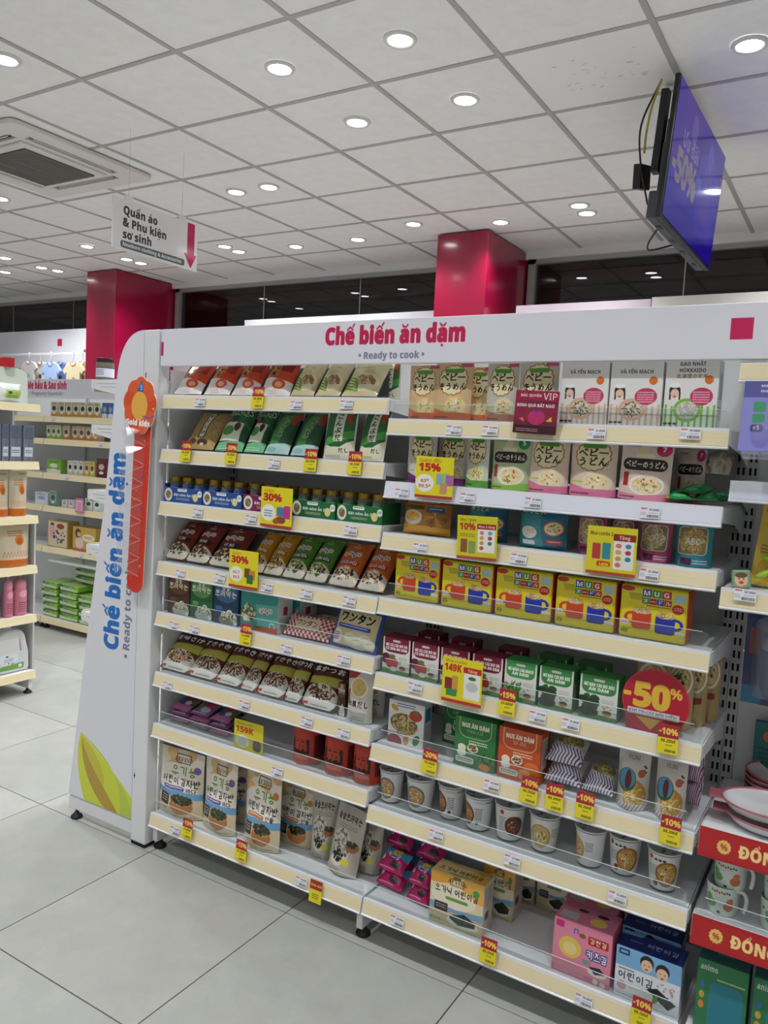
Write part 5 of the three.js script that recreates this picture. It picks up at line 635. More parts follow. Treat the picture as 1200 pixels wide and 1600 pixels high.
const POST = {
  jars: design('card', { front: [150, 178, (g, w, h) => { saleTop(g, w, h, 'Giảm', '30%'); disc(g, '#f4f3e6', w * 0.26, h * 0.64, 34, 36); fine(g, '#5a6aa0', w * 0.12, h * 0.58, 40, 3, 11); rrect(g, '#4f7ab0', w * 0.52, h * 0.48, 40, 40, 4); rrect(g, '#c23a8a', w * 0.74, h * 0.44, 30, 56, 5); disc(g, '#8a4a2c', w * 0.64, h * 0.8, 24, 16); disc(g, '#a8542c', w * 0.5, h * 0.84, 14, 12); }], back: '#d8ca1c' }),
  snack: design('card', { front: [150, 178, (g, w, h) => { saleTop(g, w, h, 'Giảm', '30%'); disc(g, '#f4f3e6', w * 0.26, h * 0.64, 34, 36); text(g, '42.7', w * 0.26, h * 0.63, 18, { color: '#b8342c', align: 'center' }); text(g, '24.5', w * 0.26, h * 0.75, 18, { color: '#b8342c', align: 'center' }); rrect(g, '#7a4a22', w * 0.54, h * 0.46, 30, 44, 4); rrect(g, '#c98a2c', w * 0.7, h * 0.5, 30, 44, 4); rrect(g, '#3f6a2c', w * 0.62, h * 0.62, 32, 42, 4); }], back: '#d8ca1c' }),
  k159: design('card', { front: [140, 170, (g, w, h) => { fillRect(g, '#dccd1e', 0, 0, w, h); text(g, 'Giảm còn', w * 0.08, h * 0.15, 18, { color: '#8a6a1c', weight: 'normal' }); text(g, '159K', w * 0.06, h * 0.4, 42, { color: '#b8381c', fat: 0.06, max: w * 0.6 }); disc(g, '#ece9da', w * 0.3, h * 0.68, 32, 34); fine(g, '#9a9688', w * 0.16, h * 0.62, 38, 4, 10); rrect(g, '#5a4a3c', w * 0.66, h * 0.56, 38, 58, 14); disc(g, '#3a3a30', w * 0.8, h * 0.84, 16, 12); }], back: '#d0c21c' }),
  p15: design('card', { front: [150, 178, (g, w, h) => { saleTop(g, w, h, 'Giảm đến', '15%'); disc(g, '#f4f3e6', w * 0.26, h * 0.64, 36, 38); text(g, '63*', w * 0.26, h * 0.62, 20, { color: '#b8342c', align: 'center' }); text(g, '59.5*', w * 0.26, h * 0.75, 20, { color: '#b8342c', align: 'center' }); for (const [x, y, c] of [[0.56, 0.4, '#8ab0c4'], [0.7, 0.38, '#a4c48a'], [0.8, 0.42, '#b06aa8'], [0.66, 0.62, '#c99a6a']]) rrect(g, c, w * x, h * y, 28, 46, 4); }], back: '#d8ca1c' }),
  p10: design('card', { front: [170, 182, (g, w, h) => { fillRect(g, '#d6cb1e', 0, 0, w, h); fillRect(g, '#b04a3c', 0, h * 0.93, w, h * 0.07); text(g, 'Mua 1 giảm', w * 0.08, h * 0.13, 16, { color: '#6a5a14', max: w * 0.4 }); text(g, '10%', w * 0.06, h * 0.33, 40, { color: '#b83a1c', fat: 0.06, max: w * 0.4 }); rrect(g, '#f0eee6', w * 0.52, h * 0.24, w * 0.42, h * 0.58, 5); rrect(g, '#9a241c', w * 0.5, h * 0.18, w * 0.46, h * 0.12, 3); text(g, 'Mua 2 tặng', w * 0.73, h * 0.265, 13, { color: '#f0dcc0', align: 'center', max: w * 0.4 }); for (let i = 0; i < 7; i++) disc(g, ['#c98a9a', '#5aa8b8', '#e0a84a', '#b8384a', '#d9a02c', '#2f8a8a', '#c95a4a'][i], w * (0.62 + (i % 2) * 0.2), h * (0.38 + (i >> 1) * 0.115), 9, 8); rrect(g, '#8a5a34', w * 0.1, h * 0.54, 28, 56, 4); rrect(g, '#8aa05a', w * 0.3, h * 0.58, 28, 52, 4); fine(g, '#7a6a1c', w * 0.08, h * 0.42, w * 0.36, 2, 8); }], back: '#c9be1c' }),
  combo: design('card', { front: [170, 168, (g, w, h) => { fillRect(g, '#dcd01e', 0, 0, w, h); fillRect(g, '#b84a30', 0, h * 0.93, w, h * 0.07); text(g, 'Mua combo 2', w * 0.06, h * 0.19, 18, { color: '#4a3a14', max: w * 0.46 }); rrect(g, '#eeece4', w * 0.54, h * 0.26, w * 0.4, h * 0.6, 5); rrect(g, '#8f241c', w * 0.53, h * 0.14, w * 0.44, h * 0.14, 3); text(g, 'Tặng', w * 0.75, h * 0.245, 16, { color: '#f0dcc0', align: 'center' }); for (let i = 0; i < 7; i++) disc(g, ['#d97a6a', '#4a8ab0', '#e0a84a', '#c03a5a', '#d9a02c', '#2f8a9a', '#d9746a'][i], w * (0.64 + (i % 2) * 0.19), h * (0.38 + (i >> 1) * 0.13), 10, 8); rrect(g, '#b83a3c', w * 0.12, h * 0.36, 28, 54, 4); rrect(g, '#2f8a9a', w * 0.32, h * 0.34, 28, 56, 4); rrect(g, '#c23a1c', w * 0.22, h * 0.72, 46, 18, 6); text(g, '140K', w * 0.36, h * 0.82, 16, { color: '#f2d84a', align: 'center' }); }], back: '#cfc41c' }),
  k149: design('card', { front: [150, 170, (g, w, h) => { fillRect(g, '#e8da1c', 0, 0, w, h); fillRect(g, '#c2342c', 0, h * 0.92, w, h * 0.08); text(g, 'Mua combo', w * 0.08, h * 0.12, 14, { color: '#b8802c' }); text(g, '149K', w * 0.06, h * 0.31, 36, { color: '#c2281c', fat: 0.06, max: w * 0.42 }); rrect(g, '#f2f0e8', w * 0.55, h * 0.26, w * 0.4, h * 0.6, 6); rrect(g, '#c2281c', w * 0.53, h * 0.17, w * 0.44, h * 0.13, 3); text(g, 'Tặng', w * 0.75, h * 0.27, 15, { color: '#f4e0a0', align: 'center' }); disc(g, '#c9cfc4', w * 0.75, h * 0.58, 22, 18); disc(g, '#3f7a3c', w * 0.75, h * 0.4, 14, 7); rrect(g, '#8a1c34', w * 0.08, h * 0.46, 28, 44, 3); rrect(g, '#c9a03a', w * 0.26, h * 0.4, 22, 62, 3); rrect(g, '#3f8a4a', w * 0.12, h * 0.7, 40, 26, 3); }], back: '#d8ca1c' }),
  vip: design('card', { front: [160, 168, (g, w, h) => { fillRect(g, '#6e1a34', 0, 0, w, h); fillRect(g, '#9c1c3c', 0, 0, w, h * 0.24); poly(g, '#8f1f3e', 0, h * 0.24, w, h * 0.34, w, h * 0.7, 0, h * 0.7); fillRect(g, '#3c1020', 0, h * 0.8, w, h * 0.2); text(g, 'ĐẶC QUYỀN', w * 0.12, h * 0.15, 14, { color: '#f4e6e6', max: w * 0.48 }); text(g, 'VIP', w * 0.64, h * 0.2, 34, { color: '#f6eef0', weight: 'normal', max: w * 0.34 }); text(g, 'RINH QUÀ BẤT NGỜ', w * 0.48, h * 0.38, 16, { color: '#f8f2f0', align: 'center', outline: '#7a1c34', ow: 4, max: w * 0.86 }); disc(g, '#c22c6a', w * 0.52, h * 0.62, 32, 28); poly(g, '#3c4aa0', w * 0.44, h * 0.46, w * 0.62, h * 0.44, w * 0.52, h * 0.52); poly(g, '#e0c23a', w * 0.74, h * 0.7, w * 0.86, h * 0.58, w * 0.88, h * 0.7); poly(g, '#d96a6a', w * 0.12, h * 0.66, w * 0.22, h * 0.62, w * 0.26, h * 0.74); fine(g, '#c99aa8', w * 0.08, h * 0.88, w * 0.5, 2, 7); }], back: '#6e1a34' }),
  half: design('card', { front: [240, 240, (g, w, h) => { fillRect(g, '#b8142f', 0, 0, w, h); g.strokeStyle = '#cf3a4a'; g.lineWidth = 3; g.beginPath(); g.arc(w / 2, h / 2, w * 0.485, 0, 7); g.stroke(); text(g, '-', w * 0.03, h * 0.52, 76, { color: '#e8bc3c', fat: 0.1 }); text(g, '50', w * 0.17, h * 0.6, 118, { color: '#e8bc3c', fat: 0.08, max: w * 0.62 }); text(g, '%', w * 0.7, h * 0.4, 50, { color: '#e8bc3c', fat: 0.03 }); c0(g, w, h); }], back: '#a81430' }),
};
function c0(g, w, h) { fillRect(g, '#d6d3d6', w * 0.1, h * 0.64, w * 0.76, h * 0.1); text(g, 'KHI CÓ GÓI HỘI VIÊN', w * 0.12, h * 0.72, 18, { color: '#4a444c', max: w * 0.7, font: 'serif' }); poly(g, '#dca83a', w * 0.22, h * 0.76, w * 0.6, h * 0.76, w * 0.46, h * 0.94); }

// ---------- goods on the two food bays ----------
const ZG = -1.897;                                         // front of the goods, just behind the clear guards
const rowY = (bay, row) => BAY[bay].y[row - 1];
function span(bay, row, u0, u1, z) { const y = rowY(bay, row), a = xAt(u0, y, z), b = xAt(u1, y, z); return [y, (a + b) / 2, b - a]; }
function carton(name, label, group, D, bay, row, u0, u1, vt, d, o = {}) {
  const z = o.z ?? ZG, [y, x, w] = span(bay, row, u0, u1, z), h = o.h ?? at((u0 + u1) / 2 + (o.du ?? 0), vt, { z }).y - y;
  const g = cartonGeo(w * (o.fit ?? 0.985), h, d, D, o.r ?? 0.002).translate(0, 0, -d / 2);
  const m = single(name, g, D.mat, label, o.cat ?? 'box', [x, y + (o.lift ?? 0.0006), z], group);
  m.rotation.y = o.yaw ?? 0; return m;
}
function pouch(name, label, group, D, bay, row, u0, u1, len, o = {}) {
  const t = (o.t ?? 0.03) * (o.kind === 'pillow' ? 1 : 1.15), lean = THREE.MathUtils.degToRad(o.lean ?? 0), z0 = (o.z ?? ZG), [y, x, w] = span(bay, row, u0, u1, z0 - t * 0.5);
  const h = typeof len === 'number' ? len : at(len[0], len[1], { z: z0 - t * 0.6 }).y - y;
  const m = single(name, pouchGeo(w * (o.fit ?? 0.99), h, t, D, o.kind ?? (lean ? 'pillow' : 'stand'), o.rough ?? 0.12), D.mat, label, o.cat ?? 'pouch', [x, y + 0.0008 + t * 0.28 * Math.sin(lean) + (o.lift ?? 0), z0 - t * 0.74 * Math.cos(lean)], group);
  m.rotation.order = 'YXZ'; m.rotation.set(-lean, o.yaw ?? 0, o.roll ?? 0); return m;
}
function riser(bay, row, u0, u1, lean, len, where) {       // sloped clear stand under leaning packs
  const a = THREE.MathUtils.degToRad(lean), y = rowY(bay, row), e0 = Math.max(BAY[bay].x0 + 0.03, xAt(u0, y, -1.93)), e1 = Math.min(BAY[bay].x1 - 0.03, xAt(u1, y, -1.93)), x = (e0 + e1) / 2, w = e1 - e0, g = thing('display_riser', 'sloped smoky plastic display riser under the ' + where, 'display riser', [x, y + 0.0032, -1.938]);
  const p = part('sloped_plate', box(w, len, 0.002, 0, len / 2, -0.001), riserMat, g); p.rotation.x = -a;
  part('back_leg', box(w, len * Math.cos(a) - 0.003, 0.002, 0, (len * Math.cos(a) - 0.003) / 2 - 0.0025, -len * Math.sin(a) + 0.002), riserMat, g);
}
const riserMat = new THREE.MeshPhysicalMaterial({ color: 0x9a9c9c, roughness: 0.15, transmission: 0.7, thickness: 0, ior: 1.49 });

// bay A, shelf 1: stock pouches leaning back
for (const [a, b, l, yaw] of [[272, 312, 38, 0.06], [318, 357, 36, 0.04], [360, 400, 33, 0], [404, 451, 28, 0]]) pouch('stock_pouch', 'red and brown soup stock pouch leaning on the top shelf', 'red stock pouches on the top shelf', DS.dashi, 'A', 1, a, b, 0.15, { lean: l, t: 0.03, yaw });
for (const [a, b, l] of [[452, 489, 37], [491, 530, 38], [532, 588, 38]]) pouch('scallop_pouch', 'beige dried scallop pouch leaning beside the red stock pouches', 'beige scallop pouches on the top shelf', DS.scallop, 'A', 1, a, b, 0.15, { lean: l, t: 0.03 });
riser('A', 1, 274, 585, 36, 0.12, 'top shelf stock and scallop pouches');
pouch('green_pouch', 'green printed pouch standing at the back of the top shelf by the bay joint', null, DS.konbuTall, 'A', 1, 592, 622, 0.12, { z: -2.06, t: 0.03 });
// shelf 2: kelp and mushroom pouches
pouch('mushroom_pouch', 'tan mushroom stock pouch with dark vertical label on the second shelf', null, DS.kraft, 'A', 2, 287, 331, 0.155, { lean: 37, t: 0.024, yaw: 0.05 });
for (const [a, b, l] of [[334, 377, 30], [379, 410, 33]]) pouch('kelp_pouch', 'dark green kelp pouch with pictured dish', 'kelp pouches with pictured dish', DS.konbu, 'A', 2, a, b, 0.165, { lean: l, t: 0.03 });
for (const [a, b] of [[411, 449], [452, 492]]) pouch('kelp_pouch', 'green kelp pouch with pale aqua foot', 'kelp pouches with aqua foot', DS.konbuAqua, 'A', 2, a, b, 0.15, { lean: 29, t: 0.03 });
pouch('kelp_pouch', 'tall cream and green kelp pouch standing nearly upright on the second shelf', null, DS.konbuTall, 'A', 2, 502, 551, 0.142, { lean: 7, t: 0.03 });
pouch('kelp_pouch', 'tall cream and green kelp pouch leaning back at the bay joint', null, DS.konbuTall, 'A', 2, 556, 598, 0.144, { lean: 14, t: 0.026, yaw: -0.04 });
riser('A', 2, 290, 490, 32, 0.13, 'second shelf kelp pouches');
// shelf 3: seasoning jars in printed trays
const lidMat = mat(0x9a7b2e, 0.3, { metalness: 0.7 }), jarGlass = new THREE.MeshPhysicalMaterial({ color: 0xd8e0d8, roughness: 0.06, transmission: 0.85, thickness: 0, ior: 1.5 }), salt = mat(0xb9a27a, 0.9);
function jar(x, y, z, D, label, group) {
  const g = thing('seasoning_jar', label, 'jar', [x, y, z], rr(-0.3, 0.3), group);
  part('glass', lathe([[0, 0.001], [0.019, 0.001], [0.0215, 0.004], [0.0215, 0.06], [0.018, 0.067], [0.0175, 0.07]], 20), jarGlass, g);
  part('contents', cyl(0.0195, 0.0195, 0.05, 16, 0, 0.028, 0), salt, g);
  part('label', cupGeo([[0.0219, 0.012], [0.0219, 0.054]], D, 4.4, 20), D.mat, g);
  part('lid', lathe([[0, 0.084], [0.0185, 0.084], [0.0195, 0.0825], [0.0195, 0.069], [0.0185, 0.068]], 24), lidMat, g);
}
function trayOf(label, D, JD, u0, u1, n, jl, jg, group) {
  const [y, x, w] = span('A', 3, u0, u1, ZG), g = thing('display_tray', label, 'display tray', [x, y + 0.0006, ZG], 0, group);
  part('front_panel', cartonGeo(w * 0.99, 0.05, 0.002, D, 0.0008).translate(0, 0, -0.001), D.mat, g);
  const sm = mat(D === DS.trayBlue ? '#1f4f96' : D === DS.trayPlum ? '#7b1c4f' : '#1c6a35', 0.5);
  part('base', box(w * 0.985, 0.001, 0.1, 0, 0.0006, -0.052), sm, g);
  for (const s of [-1, 1]) part('side_panel', box(0.0012, 0.06, 0.1, s * (w * 0.49), 0.031, -0.0525), sm, g);
  for (let i = 0; i < n; i++) for (let k = 0; k < 2; k++) jar(x + ((i + 0.5) / n - 0.5) * w * 0.96, y + 0.0018, ZG - 0.027 - k * 0.047, JD, jl + (k ? ', back row of ' : ', front row of ') + jg, 'jars in ' + jg + (k ? ' back row' : ' front row'));
}
trayOf('blue printed tray of seasoning jars beside the end panel', DS.trayBlue, DS.jarBlue, 256, 315, 3, 'blue seasoning jar', 'the blue tray by the end panel', null);
trayOf('blue printed tray of seasoning jars beside the plum tray', DS.trayBlue, DS.jarBlue, 316, 377, 3, 'blue seasoning jar', 'the blue tray by the plum one', null);
trayOf('plum printed tray of seasoning jars half behind the yellow sale card', DS.trayPlum, DS.jarPlum, 379, 448, 3, 'plum seasoning jar', 'the plum tray', null);
trayOf('green printed tray of seasoning jars beside the yellow sale card', DS.trayGreen, DS.jarGreen, 455, 523, 3, 'green seasoning jar', 'the green tray by the card', null);
trayOf('green printed tray of seasoning jars at the bay joint', DS.trayGreen, DS.jarGreen, 525, 597, 3, 'green seasoning jar', 'the green tray by the joint', null);
// shelf 4: seaweed snack pouches
for (const [D, c, list] of [[DS.snackBeef, 'maroon', [[257, 288], [289, 322], [324, 368]]], [DS.snackEgg, 'mustard yellow', [[383, 409], [410, 438]]], [DS.snackSea, 'green', [[439, 472], [473, 507]]], [DS.snackFish, 'orange', [[511, 553], [556, 598]]]]) for (const [a, b] of list) pouch('snack_pouch', c + ' seaweed snack pouch leaning on the fourth shelf', c + ' snack pouches', D, 'A', 4, a, b, 0.16, { lean: 43, t: 0.028, fit: 0.985, lift: 0.003 });
riser('A', 4, 252, 590, 43, 0.15, 'seaweed snack pouches');
// shelf 5
carton('sprinkle_box', 'brown rice sprinkle box with pictured rice balls', null, DS.sprBrown, 'A', 5, 261, 295, 903, 0.045, { du: 2 });
carton('sprinkle_box', 'green rice sprinkle box with pictured rice balls', null, DS.sprGreen, 'A', 5, 296, 331, 907, 0.045, { du: 2 });
carton('sprinkle_box', 'blue rice sprinkle box with pictured rice balls', null, DS.sprBlue, 'A', 5, 332, 371, 914, 0.045, { du: 2 });
const tb = carton('snack_box', 'wide teal snack box with orange foot and pale side', null, DS.teal, 'A', 5, 373, 432, 928, 0.075, { yaw: 0 }); tb.position.z -= 0.004;
for (const [i, a] of [[0, 441], [1, 455]]) carton('snack_box', 'teal snack box standing edge-on behind the wide one', 'edge-on teal snack boxes', DS.teal, 'A', 5, a, a + 12, 0, 0.09, { z: -1.985, h: 0.105 });
function softPack(name, label, group, D, bay, row, u0, u1, h, t, o) { return pouch(name, label, group, D, bay, row, u0, u1, h, { kind: 'pillow', t, cat: 'packet', ...o }); }
softPack('gingham_packet', 'red and white gingham wonton packet lying low on the fifth shelf', null, DS.gingham, 'A', 5, 440, 513, 0.075, 0.03, { lean: 42 });
softPack('gingham_packet', 'red gingham packet lying behind the front gingham packet', null, DS.gingham, 'A', 5, 478, 530, 0.075, 0.03, { lean: 62, z: -2.0 });
softPack('wonton_packet', 'blue framed wonton packet leaning beside the beetroot noodle boxes', null, DS.wonton, 'A', 5, 511, 590, 0.118, 0.026, { lean: 18, z: -1.892, yaw: -0.05, roll: -0.03, fit: 0.96 });
// shelf 6: rice topping pouches
pouch('topping_pouch', 'rice topping pouch with salmon flakes and blue corner at the end panel', null, DS.furiSalmon, 'A', 6, 249, 294, 0.142, { lean: 43, t: 0.024, lift: 0.003 });
for (const [a, b] of [[292, 335], [335, 374], [374, 398], [399, 441]]) pouch('topping_pouch', 'dark red rice topping pouch leaning on the sixth shelf', 'dark red rice topping pouches', DS.furiSuki, 'A', 6, a, b, 0.144, { lean: 44, t: 0.024, fit: 0.98, lift: 0.003, z: a === 395 ? -1.893 : ZG });
for (const [a, b] of [[442, 467], [468, 521]]) pouch('topping_pouch', 'brown red bonito topping pouch beside the standing grey stock pouch', 'bonito topping pouches', DS.furiBonito, 'A', 6, a, b, 0.14, { lean: 34, t: 0.024, fit: 0.98, lift: 0.003 });
riser('A', 6, 252, 515, 43, 0.14, 'rice topping pouches');
pouch('stock_packet', 'grey stock pouch with yellow bowl standing on the sixth shelf', null, DS.dashiPack, 'A', 6, 540, 579, [570, 1047], { t: 0.03 });
pouch('stock_packet', 'grey stock pouch standing behind the front grey stock pouch', null, DS.dashiPack, 'A', 6, 566, 598, 0.13, { t: 0.03, z: -1.97 });
carton('red_box', 'slim red box standing beside the grey stock pouch', null, DS.sprBrown, 'A', 6, 526, 538, 1067, 0.05, { z: -1.92 });
// shelf 7: sachets in clear bag, red cans
for (let i = 0; i < 9; i++) { const s = pouch('sachet', 'small plum and pink seasoning sachet in the flat pile', 'sachets in the flat pile', i % 2 ? DS.mini : DS.mini2, 'A', 7, 258 + (i % 3) * 31, 287 + (i % 3) * 31, 0.1, { kind: 'pillow', t: 0.012, lean: 74, z: -1.9 - Math.floor(i / 3) * 0.006, lift: 0.006 + Math.floor(i / 3) * 0.018, yaw: rr(-0.1, 0.1), cat: 'sachet' }); s.position.z -= 0.02; }
function redCan(u0, u1, z) {
  const [y, x, w] = span('A', 7, u0, u1, z), r = w / 2 * 0.96, g = thing('red_can', 'red tin of soup paste with black character panel', 'can', [x, y + 0.0006, z - r], 0, 'red soup paste tins');
  part('body', cupGeo([[r, 0.003], [r, 0.116]], DS.can, 3.0, 32), DS.can.mat, g);
  part('top_rim', lathe([[0, 0.117], [r * 0.92, 0.117], [r * 0.95, 0.12], [r, 0.12], [r * 1.01, 0.116]], 32), mat(0xa23020, 0.35), g); part('bottom_rim', lathe([[r * 1.005, 0.003], [r * 0.97, 0], [0, 0]], 32), M.greySteel, g);
}
redCan(447, 487, -1.905); redCan(495, 540, -1.9); redCan(541, 583, -1.9);
redCan(473, 501, -2.02);
// shelf 8: children's seaweed pouches
for (const [a, b, top, yaw, D, l] of [[246, 312, [285, 1174], 0.05, DS.seaPurple, 'cream seaweed flake pouch with purple badge nearest the end panel'], [312, 368, [348, 1191], -0.12, DS.seaPurple, 'cream seaweed flake pouch with purple badge between two like pouches'], [376, 436, [405, 1206], -0.1, DS.seaOrange, 'cream seaweed flake pouch with orange badge standing in front']]) pouch('seaweed_pouch', l, null, D, 'A', 8, a, b, top, { t: 0.045, yaw });
pouch('seaweed_pouch', 'cream seaweed flake pouch standing behind the purple badge pouches', null, DS.seaPurple, 'A', 8, 318, 384, 0.2, { t: 0.04, z: -1.98 });
pouch('seaweed_pouch', 'orange badge seaweed pouch standing behind beside the grey pouches', null, DS.seaOrange, 'A', 8, 431, 488, 0.195, { t: 0.04, z: -1.985 });
pouch('anchovy_pouch', 'grey anchovy flake pouch standing behind', null, DS.anchovy, 'A', 8, 484, 520, 0.2, { t: 0.04, z: -1.97, yaw: 0.2 });
pouch('anchovy_pouch', 'grey anchovy flake pouch leaning in front of its like', null, DS.anchovy, 'A', 8, 507, 556, 0.2, { t: 0.035, z: -1.925, lean: 9, yaw: -0.1, roll: -0.06, kind: 'stand' });
pouch('anchovy_pouch', 'grey anchovy flake pouch beside the pink packets', null, DS.anchovy, 'A', 8, 556, 590, 0.19, { t: 0.035, z: -1.98, lean: 8, kind: 'stand' });

// bay B, shelf 1
pouch('noodle_pouch', 'orange baby noodle pouch next to the bay joint on the top shelf', null, DS.somenOrange, 'B', 1, 636, 683, 0.148, { t: 0.022, z: -1.905 });
pouch('noodle_pouch', 'orange baby noodle pouch standing in front of its like', null, DS.somenOrange, 'B', 1, 674, 733, 0.152, { t: 0.024, lean: 3, kind: 'stand' });
pouch('noodle_pouch', 'orange baby noodle pouch half hidden behind its like', null, DS.somenOrange, 'B', 1, 722, 766, 0.145, { t: 0.022, z: -1.935 });
pouch('noodle_pouch', 'white baby noodle pouch with brown foot on the top shelf', null, DS.somenWhite, 'B', 1, 756, 806, 0.15, { t: 0.024 });
pouch('noodle_pouch', 'white baby noodle pouch behind the crimson gift card', null, DS.somenWhite, 'B', 1, 806, 868, 0.152, { t: 0.024, z: -1.9 });
for (const [a, b] of [[872, 947], [948, 1031]]) carton('cereal_box', 'white oat cereal box with orange stripes', 'orange striped cereal boxes', DS.oatOrange, 'B', 1, a, b, 0, 0.06, { h: 0.152 });
carton('rice_box', 'white rice box with green stripes', null, DS.oatGreen, 'B', 1, 1033, 1118, 0, 0.06, { h: 0.155 });
// shelf 2
pouch('noodle_pouch', 'baby noodle pouch with violet foot behind the fifteen percent card', null, DS.somenPurple, 'B', 2, 634, 679, 0.14, { t: 0.022, z: -1.902 });
pouch('noodle_pouch', 'baby noodle pouch with violet foot standing farther back', null, DS.somenPurple, 'B', 2, 681, 729, 0.14, { t: 0.022, z: -1.93 });
pouch('noodle_pouch', 'baby noodle pouch with green foot turned aside', null, DS.somenGreen, 'B', 2, 722, 764, 0.14, { t: 0.022, z: -1.905, yaw: -0.25 });
pouch('noodle_pouch', 'green baby noodle pouch with dark name band', null, DS.wakoGreen, 'B', 2, 765, 825, 0.138, { t: 0.03, z: -1.897 });
for (const [a, b] of [[822, 885], [887, 960]]) pouch('udon_pouch', 'pink footed baby noodle pouch with scalloped badge', 'pink footed baby noodle pouches', DS.udonPink, 'B', 2, a, b, 0.14, { t: 0.034 });
pouch('udon_pouch', 'pink baby noodle pouch with brown name band leaning out', null, DS.wakoPink, 'B', 2, 963, 1044, 0.138, { t: 0.03, yaw: 0.04, roll: -0.03 });
pouch('udon_pouch', 'pink baby noodle pouch standing deep on the shelf above the pea packets', null, DS.wakoPink, 'B', 2, 1052, 1098, 0.128, { t: 0.03, z: -2.05 });
[[1040, 1085, -1.905, 0], [1080, 1122, -1.93, 0], [1056, 1098, -1.925, 0.016], [1095, 1130, -1.985, 0]].forEach(([a, b, z, up], i) => pouch('pea_snack', 'shiny green pea snack packet lying flat', 'green pea snack packets', DS.pea, 'B', 2, a, b, 0.11, { kind: 'pillow', t: 0.018, lean: 84, z, lift: 0.004 + up, yaw: 0.3 - i * 0.2, cat: 'packet' }));
// shelf 3
softPack('ramen_packet', 'orange and gold noodle packet with pictured egg bowl', null, DS.ramenOrange, 'B', 3, 627, 700, 0.1, 0.05, { lean: 6, yaw: 0.06 });
softPack('udon_packet', 'teal noodle packet partly behind the ten percent card', null, DS.udonTeal, 'B', 3, 729, 790, 0.1, 0.045, { z: -1.93 });
softPack('udon_packet', 'teal noodle packet standing beside the ten percent card', null, DS.udonTeal, 'B', 3, 808, 884, 0.11, 0.05, { yaw: 0.02 });
for (const [a, b, z] of [[899, 944, -1.91], [950, 992, -1.93], [995, 1047, -1.905]]) pouch('pasta_bag', 'rose pink windowed pasta bag around the combo sale card', 'rose pink pasta bags', DS.pastaPink, 'B', 3, a, b, 0.108, { t: 0.035, z, cat: 'bag' });
pouch('pasta_bag', 'teal windowed alphabet pasta bag', null, DS.pastaTeal, 'B', 3, 1052, 1110, 0.112, { t: 0.04, cat: 'bag' });
// shelf 4
[[614, 685, 0.02], [686, 768, 0.0], [770, 861, 0.02], [863, 960, 0], [963, 1072, 0]].forEach(([a, b, yaw], i) => { const z = ZG - (i === 0 ? 0.006 : 0), [y, x, w] = span('B', 4, a, b, z), m = single('mug_noodle_pack', cartonGeo(w * 0.98, 0.128, 0.075, DS.mug, 0.009).translate(0, 0, -0.0375), DS.mug.mat, i === 4 ? 'yellow noodle pack with red and blue mugs beside the empty shelf end' : i === 0 ? 'yellow noodle pack with red and blue mugs at the bay joint' : 'yellow noodle pack with red and blue mugs between like packs', 'packet', [x, y + 0.0006, z], i === 0 || i === 4 ? null : 'middle yellow noodle packs'); m.rotation.y = yaw; });
// shelf 5
for (const [a, b] of [[596, 639], [641, 684], [686, 731], [735, 783]]) carton('noodle_box', 'white and maroon beetroot noodle box in the front row', 'front beetroot noodle boxes', DS.beet, 'B', 5, a, b, 0, 0.06, { h: 0.104 });
carton('noodle_box', 'white and green barley grass noodle box', null, DS.barley, 'B', 5, 785, 836, 0, 0.06, { h: 0.106 });
for (const [a, b] of [[839, 893], [902, 963]]) carton('noodle_box', 'white and green spinach noodle box', 'spinach noodle boxes', DS.spinach, 'B', 5, a, b, 0, 0.06, { h: 0.107 });
for (const [a, b] of [[648, 684], [700, 738], [772, 812]]) carton('noodle_box', 'maroon noodle box in the second row on the fifth shelf', 'second row maroon noodle boxes', DS.beet, 'B', 5, a, b, 0, 0.06, { h: 0.104, z: -2.0 });
for (const [a, b] of [[836, 882], [896, 944]]) carton('noodle_box', 'green noodle box in the second row on the fifth shelf', 'second row green noodle boxes', DS.spinach, 'B', 5, a, b, 0, 0.06, { h: 0.104, z: -2.0 });
[[988, 1040, -1.915, 0], [1036, 1078, -1.94, 0.1], [1062, 1100, -1.995, 0.1], [1085, 1120, -2.06, 0.1]].forEach(([a, b, z, yaw], i) => pouch('kraft_pasta_bag', i ? 'kraft paper pasta bag lined up behind the red half price disc' : 'kraft paper pasta bag directly behind the red half price disc', i ? 'kraft pasta bags lined up' : null, DS.penneKraft, 'B', 5, a, b, 0.15, { t: 0.045, z, yaw, cat: 'bag' }));
// shelf 6
carton('star_pasta_box', 'white vegetable pasta box with dark star pasta picture', null, DS.starBox, 'B', 6, 605, 660, 0, 0.05, { h: 0.125, z: -1.925, yaw: 0.04 });
carton('baby_pasta_box', 'green baby pasta box with cartoon sprout print', null, DS.nuiGreen, 'B', 6, 707, 772, 0, 0.055, { h: 0.135, z: -1.896 });
carton('baby_pasta_box', 'orange baby pasta box with pumpkins printed', null, DS.nuiOrange, 'B', 6, 775, 842, 0, 0.055, { h: 0.135, z: -1.896 });
carton('baby_pasta_box', 'green baby pasta box in the second row behind the empty gap', null, DS.nuiGreen, 'B', 6, 690, 738, 0, 0.055, { h: 0.13, z: -2.02 });
for (const [i, z] of [[0, -1.957], [1, -2.017], [2, -2.077]]) carton('baby_pasta_box', 'orange baby pasta box lined up behind the front orange box', 'orange pasta boxes lined up', DS.nuiOrange, 'B', 6, 786 + i * 14, 845 + i * 11, 0, 0.055, { h: 0.135, z });
